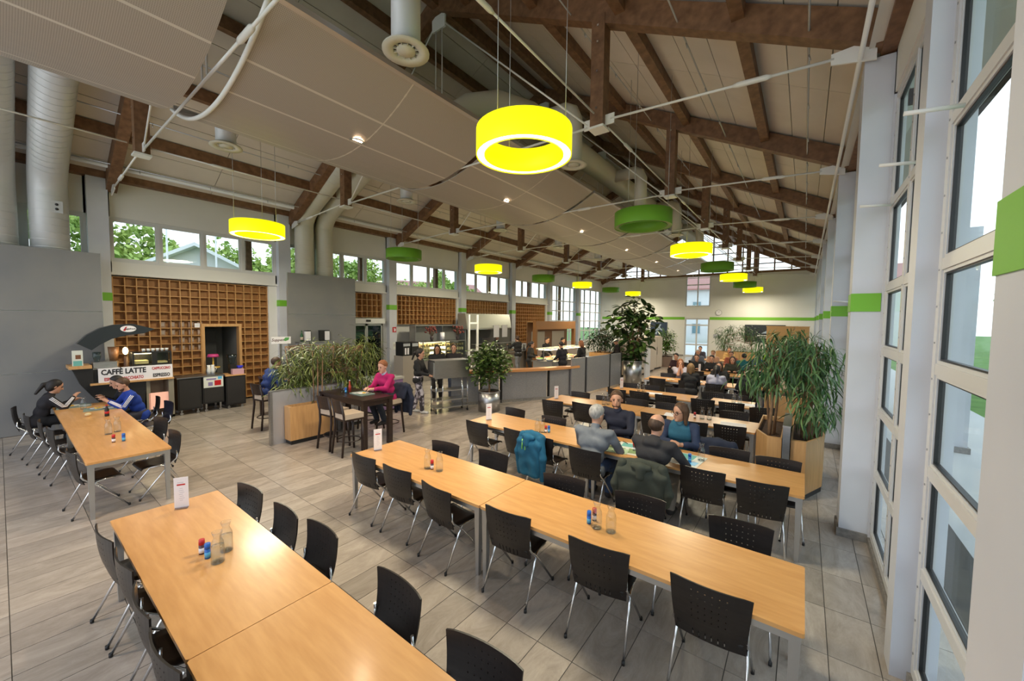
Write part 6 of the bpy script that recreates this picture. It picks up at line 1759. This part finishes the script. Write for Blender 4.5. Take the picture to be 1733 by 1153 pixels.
    if style in ('long', 'ponytail', 'bob'):
        Hh.append(E_(Hd(0, -0.045, -0.02), (0.088, 0.072, 0.10), HR, 0.03))
        if style == 'long':
            for s in (-1, 1):
                Hh.append((Hd(s * 0.07, -0.03, 0.0), Hd(s * 0.085, 0.0, -0.20), 0.032, 0.030, 0.03)); Hh.append((Hd(s * 0.085, 0.0, -0.20), Hd(s * 0.085, 0.02, -0.34), 0.030, 0.018, 0.03))
            Hh.append((Hd(0, -0.06, -0.02), Hd(0, -0.07, -0.28), 0.07, 0.05, 0.04))
        if style == 'bob':
            for s in (-1, 1): Hh.append((Hd(s * 0.07, -0.02, 0.02), Hd(s * 0.078, -0.005, -0.15), 0.032, 0.026, 0.03))
            Hh.append((Hd(0, -0.06, 0), Hd(0, -0.07, -0.15), 0.06, 0.045, 0.04))
        if style == 'ponytail':
            Hh += [(Hd(0, -0.10, 0.03), Hd(0, -0.15, -0.02), 0.032, 0.035, 0.02), (Hd(0, -0.15, -0.02), Hd(0, -0.17, -0.20), 0.035, 0.022, 0.02)]
        cuts = [] 
        Hh[0] = E_(Hd(0, -0.022, 0.036), (0.083 * sc, 0.096 * sc, 0.094 * sc), HR, 0.015)
    if Hh: link('hair', sdf_mesh('hair', Hh, h, hm, cuts), root)
    # ---- clothes
    e = 0.012 if h < 0.015 else 0.016
    tm = cloth(top)
    C = [(T(-0.03, 0, -0.085), T(-0.03, 0, 0.085), 0.105 + e, 0.105 + e, k), (T(0.16, 0, -0.06), T(0.16, 0, 0.06), 0.10 + e, 0.10 + e, k),
         (T(0.32, 0, -0.08 * tw), T(0.32, 0, 0.08 * tw), 0.105 + e, 0.105 + e, k), (T(0.43, -0.005, -0.12 * tw), T(0.43, -0.005, 0.12 * tw), 0.070 + e, 0.070 + e, k), (T(0.47, -0.005), T(0.515, 0.0), 0.062 + e, 0.056 + e * 0.6, 0.02)]
    for s in (-1, 1):
        if short_sleeve:
            C.append((shl[s], shl[s] + (elb[s] - shl[s]) * 0.6, 0.056 + e, 0.054 + e, k))
        else:
            C += [(shl[s], elb[s], 0.054 + e, 0.044 + e, k), (elb[s], elb[s] + (hands[s] - elb[s]) * 0.93, 0.044 + e, 0.028 + e, 0.02)]
    if hood: C += [(T(0.46, -0.07, -0.06), T(0.46, -0.07, 0.06), 0.055, 0.055, 0.03), (T(0.50, -0.04, -0.07), T(0.50, -0.04, 0.07), 0.035, 0.035, 0.03)]
    link('sweater', sdf_mesh('sweater', C, h, tm, (), 0.0065), root)
    if vest is not None:
        Vv = [(T(-0.02, 0.0, -0.085), T(-0.02, 0.0, 0.085), 0.118 + e, 0.118 + e, k), (T(0.16, 0, -0.062), T(0.16, 0, 0.062), 0.112 + e, 0.112 + e, k), (T(0.32, 0, -0.082 * tw), T(0.32, 0, 0.082 * tw), 0.117 + e, 0.117 + e, k),
              (T(0.42, 0, -0.11), T(0.42, 0, 0.11), 0.078 + e, 0.078 + e, k), (T(0.48, -0.01, -0.05), T(0.48, -0.01, 0.05), 0.062 + e, 0.062 + e, 0.02)]
        link('vest', sdf_mesh('vest', Vv, h, cloth(vest), (), 0.005), root)
    if collar is not None:
        link('collar', sdf_mesh('collar', [(T(0.50, 0.0), T(0.535, 0.006), 0.066, 0.061, 0.02)], min(h, 0.012), cloth(collar)), root)
    G = [(T(-0.01, 0, -0.075), T(-0.01, 0, 0.075), 0.108, 0.108, k)]
    for s in (-1, 1):
        G += [(hip[s], knee[s], 0.090 + e, 0.064 + e, k), (knee[s], ank[s] + V(0, 0, 0.02), 0.062 + e, 0.047 + e, 0.02)]
    link('trousers', sdf_mesh('trousers', G, h, legm or cloth(legs), (), 0.006), root)
    Sh = []
    for s in (-1, 1): Sh += [(ank[s] + V(0, -0.015, -0.035), ank[s] + V(0, 0.04, -0.045), 0.050, 0.044, 0.02), (ank[s] + V(0, 0.03, -0.048), ank[s] + V(0, 0.155, -0.056), 0.042, 0.034, 0.02)]
    link('shoes', sdf_mesh('shoes', Sh, h, cloth(shoe) if not stripes else cloth((0.6, 0.6, 0.62))), root)
    if stripes:
        st = MB()
        for s in (-1, 1):
            for q in (-1, 0, 1):
                P_ = []
                for a, b, r0, r1 in ((shl[s], elb[s], 0.058 + e, 0.047 + e), (elb[s], hands[s], 0.047 + e, 0.033 + e)):
                    d = (b - a) / np.linalg.norm(b - a); out = V(s, 0.0, 0.35); out = out - d * (out @ d); out /= np.linalg.norm(out); sd = np.cross(d, out)
                    for t in (0.05, 0.35, 0.65, 0.9):
                        P_.append(tuple(a + (b - a) * t + (out + sd * q * 0.33) * (r0 + (r1 - r0) * t) * 0.99))
                st.tube(P_, 0.0065, 5)
        link('sleeve_stripes', st.mesh('sleeve_stripes', label_white), root)
    return root

N_ = 0.0105
M_ = 0.015
navy = (0.012, 0.016, 0.032); blk = (0.012, 0.012, 0.014)
# the four at the third table row
person('grey haired man in a light grey sweater seated with his back to the camera', -2.30, 4.93, 0.05, top=(0.15, 0.165, 0.19), legs=(0.04, 0.07, 0.15), hair='grey', lean=0.24, head=(-0.35, 0.25), h=N_, seat=0.45, sc=1.05, hs=1.14, collar=(0.14, 0.16, 0.20), hands={-1: (-0.10, 0.46, 0.79), 1: (0.16, 0.42, 0.79)}, elbow_out=1.0, tw=1.26)
person('man in a navy sweater facing the camera across the third table row', -2.46, 6.33, PI - 0.12, top=(0.014, 0.017, 0.036), legs=(0.03, 0.03, 0.05), hair='lightbrown', lean=0.16, head=(0.42, 0.10), h=N_, seat=0.46, sc=1.05, hs=1.18, collar=(0.05, 0.06, 0.10), beard=True, hands={-1: (-0.12, 0.40, 0.79), 1: (0.12, 0.42, 0.79)}, elbow_out=1.3, tw=1.32)
person('balding man in a dark hooded jacket seated with his back to the camera', -1.50, 4.98, -0.12, top=(0.026, 0.025, 0.029), legs=(0.28, 0.25, 0.22), hair='brown', style='balding', lean=0.22, head=(-0.15, 0.22), h=N_, seat=0.45, hood=True, hs=1.16, sc=1.03, hands={-1: (-0.06, 0.44, 0.79), 1: (0.22, 0.40, 0.79)}, elbow_out=1.1, tw=1.3)
person('woman with brown hair and a blue vest facing the men across the table', -1.46, 6.28, PI + 0.10, top=(0.022, 0.036, 0.085), legs=(0.03, 0.03, 0.05), hair='lightbrown', style='bob', lean=0.18, head=(-0.65, 0.15), h=N_, seat=0.45, sc=1.0, hs=1.14, tw=1.15, elbow_out=1.0, vest=(0.022, 0.115, 0.19), collar=(0.10, 0.28, 0.38), glasses=True, hands={-1: (-0.08, 0.40, 0.80), 1: (0.06, 0.40, 0.82)})
# tracksuit diners on the left
person('woman with a ponytail in a black striped tracksuit eating at the far left', -11.72, 0.42, 0.0, top=(0.016, 0.014, 0.018), legs=blk, hair='dark', style='ponytail', lean=0.34, head=(0.0, 0.45), h=0.0125, stripes=True, sk=skin, hands={-1: (-0.12, 0.44, 0.84), 1: (0.12, 0.44, 0.94)}, sc=0.98)
person('bearded man in a blue striped tracksuit top eating at the far left', -11.0, 1.72, PI + 0.05, top=(0.012, 0.048, 0.33), legs=(0.03, 0.03, 0.05), hair='lightbrown', lean=0.38, head=(0.0, 0.35), h=0.0125, stripes=True, beard=True, hands={-1: (-0.10, 0.47, 0.88), 1: (0.10, 0.47, 0.90)}, tw=1.08)
person('dark haired person in a black striped top behind the man in blue', -11.62, 1.74, PI, top=(0.016, 0.016, 0.022), legs=blk, hair='dark', lean=0.42, head=(0.0, 0.40), h=0.0135, stripes=True, hands={-1: (-0.10, 0.46, 0.84), 1: (0.10, 0.46, 0.86)})
# bar tables
person('man in a bright pink sweater eating on a bar stool', -7.38, 5.20, PI + 0.12, top=(0.42, 0.006, 0.115), legs=(0.02, 0.025, 0.04), hair='red', hs=1.14, tw=1.15, lean=0.22, head=(0.05, 0.25), h=0.0115, seat=0.76, collar=(0.45, 0.47, 0.62), hands={-1: (-0.10, 0.47, 1.08), 1: (0.10, 0.46, 1.08)}, sk=mat('fair_skin', (0.62, 0.34, 0.25), 0.5))
person('person in a blue jacket seated on a stool behind the trough plants', -9.95, 3.72, 0.1, top=(0.014, 0.035, 0.15), legs=(0.015, 0.018, 0.04), hair='brown', lean=0.35, head=(0, 0.3), h=0.015, seat=0.76)
# standing at the counters
person('woman in a black top and camouflage leggings walking past the trolley', -8.36, 6.88, -1.05, 'stand', shoe=(0.6, 0.6, 0.62), top=(0.014, 0.015, 0.018), legm=camo, hair='dark', style='ponytail', lean=0.06, head=(0, 0.25), h=0.0125, sc=1.02, hands={-1: (-0.12, 0.32, 1.08), 1: (0.12, 0.32, 1.06)}, feet={-1: np.array((-0.08, -0.14, 0)), 1: np.array((0.08, 0.16, 0))})
person('woman with long black hair in a black coat behind the trolley, on the left', -9.25, 8.35, -2.3, 'stand', top=blk, legs=blk, hair='dark', style='long', lean=0.04, head=(0, 0.3), h=M_, sc=1.02, sk=skin2)
person('woman with tied back hair in a black jacket behind the trolley, on the right', -8.95, 8.78, -2.5, 'stand', top=(0.018, 0.016, 0.018), legs=(0.05, 0.07, 0.12), hair='brown', style='ponytail', lean=0.02, head=(0.1, 0.1), h=M_, sc=1.03)
person('dark clothed customer with raised arm at the hot food counter', -10.75, 14.75, 1.35, 'stand', top=blk, legs=(0.16, 0.17, 0.20), hair='brown', lean=0.12, head=(0, 0.1), h=0.017, sc=1.05, hands={-1: (-0.2, 0.50, 1.36), 1: (0.12, 0.42, 1.15)})
person('kitchen worker in black under the extractor hood', -13.0, 15.85, -1.4, 'stand', top=blk, legs=blk, hair='dark', lean=0.08, head=(0, 0.2), h=0.02, sc=1.02)
person('kitchen worker half hidden between the dried bouquets', -13.05, 12.1, -1.5, 'stand', top=blk, legs=blk, hair='dark', style='ponytail', lean=0.05, head=(0, 0.2), h=0.02, sc=0.96, sk=skin2)
for n, (x, y, yaw, hr_, stl, tp, sc_, lab) in enumerate([
    (-9.35, 13.7, -1.3, 'dark', 'ponytail', blk, 0.96, 'girl in black leaning over the salad bar, farthest left'),
    (-9.25, 14.75, -1.5, 'brown', 'short', blk, 1.06, 'tall customer in black on the far side of the salad bar'),
    (-7.62, 13.45, 1.3, 'dark', 'short', (0.012, 0.013, 0.02), 1.0, 'customer in black before the salad bar near the wooden rail'),
    (-9.15, 16.0, -1.6, 'dark', 'short', blk, 1.02, 'dark haired customer at the far end of the salad bar'),
    (-7.45, 14.85, 1.5, 'red', 'bob', blk, 1.0, 'red haired customer in black behind the partition screen'),
    (-6.75, 17.0, 2.2, 'grey', 'short', (0.012, 0.010, 0.012), 1.03, 'older man in a black jacket near the rubber plant')]):
    person(lab, x, y, yaw, 'stand', top=tp, legs=blk, hair=hr_, style=stl, lean=0.12, head=(0, 0.35), h=0.0175, sc=sc_)
# far tables
FARP = [
 (-3.28, 13.75, PI + 0.3, (0.45, 0.42, 0.50), 'red', 'long', True, 'red haired girl in a pale top with hands at her mouth', {-1: (-0.03, 0.26, 1.05), 1: (0.03, 0.26, 1.06)}),
 (-2.62, 12.25, 0.25, blk, 'blond', 'bob', False, 'blond person in black seated with back to the camera', None),
 (-1.95, 12.22, 0.0, (0.40, 0.40, 0.52), 'dark', 'ponytail', True, 'person in a pale lilac tee seated with back to the camera', None),
 (-2.08, 13.7, PI, blk, 'brown', 'long', False, 'girl with very long brown hair facing the camera', None),
 (-1.15, 12.40, 0.5, (0.014, 0.016, 0.024), 'dark', 'short', False, 'dark haired boy in a dark top at the right end of the sixth row', None),
 (-0.72, 13.2, 0.9, (0.03, 0.03, 0.04), 'brown', 'short', False, 'diner in grey behind the dark haired boy', None),
 (-3.95, 16.15, PI - 0.2, (0.04, 0.015, 0.02), 'dark', 'short', False, 'diner in dark red bending over the seventh row', None),
 (-3.25, 16.25, PI, blk, 'brown', 'short', False, 'diner in black, second along the seventh row', None),
 (-2.72, 16.2, PI, blk, 'dark', 'short', False, 'dark haired diner in black, third along the seventh row', None),
 (-2.05, 16.2, PI + 0.1, (0.03, 0.03, 0.02), 'brown', 'long', False, 'girl with brown hair at the right of the seventh row', None),
 (-1.85, 17.7, 0.1, (0.012, 0.12, 0.13), 'dark', 'short', False, 'broad man in a teal jacket seated with his back to the camera', None),
 (-1.0, 17.8, 0.3, (0.15, 0.015, 0.03), 'brown', 'short', False, 'diner in a dark red top right of the man in teal', None),
 (-3.75, 18.95, PI, (0.10, 0.12, 0.16), 'grey', 'short', False, 'grey haired man far back before the glazed door', None),
 (-3.15, 19.0, PI, (0.5, 0.3, 0.2), 'blond', 'short', False, 'fair haired diner far back in the middle', None),
 (-2.45, 19.0, PI, (0.35, 0.10, 0.06), 'brown', 'short', False, 'diner in a rust top far back in the middle', None),
 (-1.45, 18.95, PI, (0.05, 0.12, 0.32), 'brown', 'short', False, 'man in a blue jacket far back at the right', None),
 (-1.25, 21.7, PI, (0.30, 0.62, 0.02), 'brown', 'short', False, 'man in a bright yellow green vest far back at the right', None),
 (-2.9, 21.75, PI, (0.45, 0.28, 0.10), 'lightbrown', 'short', False, 'diner in an ochre top in the ninth row', None),
 (-4.2, 21.7, PI, (0.03, 0.03, 0.05), 'dark', 'short', False, 'dark diner at the left end of the ninth row', None)]
for x, y, yaw, tp, hr_, stl, ss, lab, hd in FARP:
    person(lab, x, y, yaw, 'sit', top=tp, legs=(0.03, 0.03, 0.05), hair=hr_, style=stl, short_sleeve=ss, lean=0.22, head=(0, 0.22), hands=hd, h=0.018 if y < 14 else 0.022, tw=1.15 if 'broad' in lab else 1.0)
for i, (x, y) in enumerate([(-3.3, 12.7), (-2.5, 12.75), (-1.9, 12.9), (-1.3, 12.7), (-3.2, 15.3), (-2.5, 15.5), (-1.7, 15.4), (-1.2, 15.3)]):
    o = thing('plate', 'white plate with leftovers, %s along the %s row' % (ORD[i % 4], 'sixth' if i < 4 else 'seventh'), 'plate', (x, y, TZ))
    MB().lathe([(0.001, 0), (0.07, 0), (0.125, 0.02), (0.12, 0.022), (0.068, 0.006), (0.001, 0.006)], 18).build('dish', white_gloss, o); MB().ell((0.01, 0, 0.015), (0.05, 0.04, 0.015), 8, 5).build('serving', food, o)

# ================================================================== JACKETS HUNG OVER CHAIRS
def jacket(lab, x, y, rz, col, ztop, wd, drop, trim=None, fat=0.035):
    r = thing('jacket', lab, 'jacket', (x, y, 0), rz)
    hb = wd / 2
    P_ = []
    for s in np.linspace(-1, 1, 13):
        sag = 0.03 * s * s
        P_.append(((s * hb, 0.01, ztop - sag), (s * hb * 1.08, -0.075 - 0.012 * math.cos(s * 5), ztop - 0.12), fat, fat + 0.005, 0.05))
        P_.append(((s * hb * 1.08, -0.075 - 0.012 * math.cos(s * 5), ztop - 0.12), (s * hb * 1.02, -0.085 + 0.018 * math.cos(s * 6), ztop - drop), fat + 0.005, 0.024, 0.05))
        P_.append(((s * hb * 0.95, 0.02, ztop - sag - 0.01), (s * hb * 0.9, 0.085, ztop - 0.28), fat, 0.03, 0.03))
    link('shell', sdf_mesh('shell', P_, 0.013, cloth(col), (), 0.006), r)
    for s in (-1, 1):
        SL = [((s * hb * 0.98, -0.03, ztop - 0.03), (s * (hb + 0.075), -0.06, ztop - 0.30), 0.058, 0.052, 0.03), ((s * (hb + 0.075), -0.06, ztop - 0.30), (s * (hb + 0.05), -0.04, ztop - drop - 0.04), 0.052, 0.04, 0.03)]
        link('sleeve', sdf_mesh('sleeve', SL, 0.013, cloth(col)), r)
    HD = [((-0.09, -0.10, ztop - 0.02), (0.09, -0.10, ztop - 0.02), 0.035, 0.035, 0.03), ((0, -0.11, ztop - 0.03), (0, -0.12, ztop - 0.13), 0.06, 0.05, 0.04)]
    link('hood', sdf_mesh('hood', HD, 0.013, cloth(col)), r)
    if trim:
        m = MB()
        for u in trim: m.tube([(u * hb, -0.125, ztop - 0.07), (u * hb * 1.02, -0.135, ztop - 0.22)], 0.008, 6)
        m.build('zip_trim', mat('lime_zip', (0.30, 0.75, 0.10), 0.5), r)
    return r
jacket('teal blue jacket with lime zips hung over a chair of the third row', -3.20, 4.80, -0.15, (0.008, 0.105, 0.20), 0.86, 0.36, 0.58, (-0.55, -0.2))
jacket('olive green jacket hung over the chair of the man in the dark hoodie', -1.50, 4.66, 0.10, (0.040, 0.046, 0.034), 0.86, 0.48, 0.40, None, 0.03)
jacket('dark navy jacket hung over the stool of the man in pink', -7.28, 5.50, PI + 0.1, (0.014, 0.020, 0.045), 1.08, 0.36, 0.62)
jacket('dark blue coat hung over the chair right of the woman in the vest', -0.95, 6.22, PI, (0.018, 0.024, 0.048), 0.85, 0.42, 0.30)
place(-3.12, 4.86, -6, 'near', 'black ply chair under the teal jacket with lime zips')
# ================================================================== OUTSIDE
lawn = struct('ground', MB().b2(-140, -15.5, -90, 150, -0.45, -0.30).b2(2.6, 140, -90, 150, -0.45, -0.30).b2(-15.5, 2.6, 33.5, 150, -0.45, -0.30), grass_m)
struct('terrace', MB().b2(0.99, 4.2, -20, 31.4, -0.30, -0.06).b2(-20, 4.2, 31.4, 53, -0.30, -0.06), pave_m)
def garden_tree(x, y, h, r, lab, seed):
    o = thing('garden_tree', lab, 'tree', (x, y, -0.3))
    MB().tube([(0, 0, 0), (0.1, 0, h * 0.4), (0, 0.1, h * 0.8)], [0.18, 0.12, 0.05], 8).build('trunk', trunk_m, o)
    rr = np.random.RandomState(seed); n = 7000
    d = rr.normal(size=(n, 3)); d /= np.linalg.norm(d, axis=1)[:, None]
    lump = 1 + 0.22 * np.sin(d[:, 0] * 5 + seed) * np.sin(d[:, 1] * 6) + 0.12 * np.sin(d[:, 2] * 9 + seed)
    p = d * (rr.uniform(0.55, 1.0, n) ** 0.5 * lump)[:, None] * np.array([r, r, h * 0.48]) + np.array([0, 0, h * 0.56])
    a = rr.normal(size=(n, 3)); a /= np.linalg.norm(a, axis=1)[:, None]
    b = np.cross(a, rr.normal(size=(n, 3))); b /= np.linalg.norm(b, axis=1)[:, None]
    s = rr.uniform(0.08, 0.20, n)[:, None] * (r / 2.5)
    V = np.stack([p - a * s, p - b * s * 0.6, p + a * s, p + b * s * 0.6], 1).reshape(-1, 3)
    mb = MB(); mb.v = [tuple(q) for q in V]; mb.f = [[4 * i, 4 * i + 1, 4 * i + 2, 4 * i + 3] for i in range(n)]; mb.sm = [False] * n; mb.mi = [0] * n
    c = mb.build('crown', hedge_g, o); c['kind'] = 'stuff'
rr = random.Random(5)
for i in range(11):
    y = -12 + 4.6 * i
    garden_tree(-33 - 4 * rr.random(), y, 7.5 + 2.5 * rr.random() - (1.5 if i > 5 else 0), 3.0 + rr.random(), 'leafy green tree outside the left windows, %s along the row' % ORD[i], i)
for i in range(6):
    garden_tree(12 + 3 * rr.random(), 4 + 6.0 * i, 6.5 + 2 * rr.random(), 2.4 + rr.random(), 'green garden tree outside the window wall, %s along the row' % ORD[i], 40 + i)
for i in range(5):
    garden_tree(-22 - rr.random(), 9 + 3.6 * i, 5.0, 1.9, 'low bushy tree close outside the left windows, %s along them' % ORD[i], 60 + i)
def house(loc, w, d, h, rise, roofm, lab, wins=4, rz=0.0):
    o = thing('house', lab, 'building', loc, rz)
    MB().b2(-w / 2, w / 2, -d / 2, d / 2, -0.3, h).prism([(-d / 2, h), (d / 2, h), (0, h + rise)], 0, -w / 2, w / 2).build('walls', render_w, o)
    e = 0.5
    for s in (-1, 1):
        MB().prism([(s * (d / 2 + e), h - rise * e / (d / 2)), (0, h + rise), (0, h + rise + 0.18), (s * (d / 2 + e), h - rise * e / (d / 2) + 0.18)], 0, -w / 2 - e, w / 2 + e).build('roof', roofm, o)
    for q in range(wins):
        for zz in np.arange(1.0, h - 1.2, 2.8):
            f = MB().b2(-0.55, 0.55, -0.06, 0.02, 0, 1.4).build('window', frame_m, o, (-w / 2 + w * (q + 0.5) / wins, -d / 2, zz)); MB().b2(-0.46, 0.46, -0.08, -0.06, 0.09, 1.31).build('pane', winblue, f)
    return o
o = house((-29.5, 8.6, 0), 9, 7, 4.3, 1.9, mat('pale_metal_roof', (0.86, 0.87, 0.88), 0.5), 'pale roofed hall outside the left windows by the garden trees', 5, -0.5)
house((-6, 60, 0), 34, 12, 6.8, 2.3, rooftile, 'white house with a red tiled roof behind the end wall', 10)
house((-46, 40, 0), 14, 10, 5.6, 2.4, rooftile, 'white house with a red roof outside the far left windows', 5, 1.2)
house((-44, 25, 0), 10, 8, 4.6, 2.0, rooftile, 'lower white house with a red roof outside the left windows', 4, 1.4)
for i in range(4):
    y = 3.6 + 4.2 * i
    o = thing('porch_post', 'white porch post standing outside the window wall, %s along it' % ORD[i], 'post', (2.6, y, -0.06))
    MB().b2(-0.16, 0.16, -0.16, 0.16, 0.12, 4.6).build('shaft', white_col, o); MB().b2(-0.2, 0.2, -0.2, 0.2, 0, 0.12).build('base', stone_plinth, o)
for i in range(3):
    o = thing('lamp_mast', 'slender white mast outside the left windows, %s of three' % ORD[i], 'mast', (-24, 3.0 + 1.9 * i, -0.3)); MB().tube([(0, 0, 0), (0, 0, 7.5)], [0.06, 0.035], 8).build('pole', white_gloss, o); MB().box((0.25, 0, 7.5), (0.5, 0.12, 0.08)).build('lamp_head', alu, o)
# deep eaves outside the clerestory, and a brown post
ev = struct('trim_1', MB().bar((-15.4, -4.6, 5.25), (-14.0, -4.6, 5.75), 0.02, 0.06).b2(-15.5, -14.2, -4.6, 31, 5.20, 5.32), timber)
for i in range(6):
    o = thing('eave_post', 'brown eave post outside the left clerestory, %s along it' % ORD[i], 'post', (-15.2, 5.2 + 4.2 * i, -0.3)); MB().b2(-0.09, 0.09, -0.09, 0.09, 0.1, 5.5).build('shaft', timber, o); MB().b2(-0.13, 0.13, -0.13, 0.13, 0, 0.1).build('base', stone_plinth, o)
bpy.context.view_layer.update()
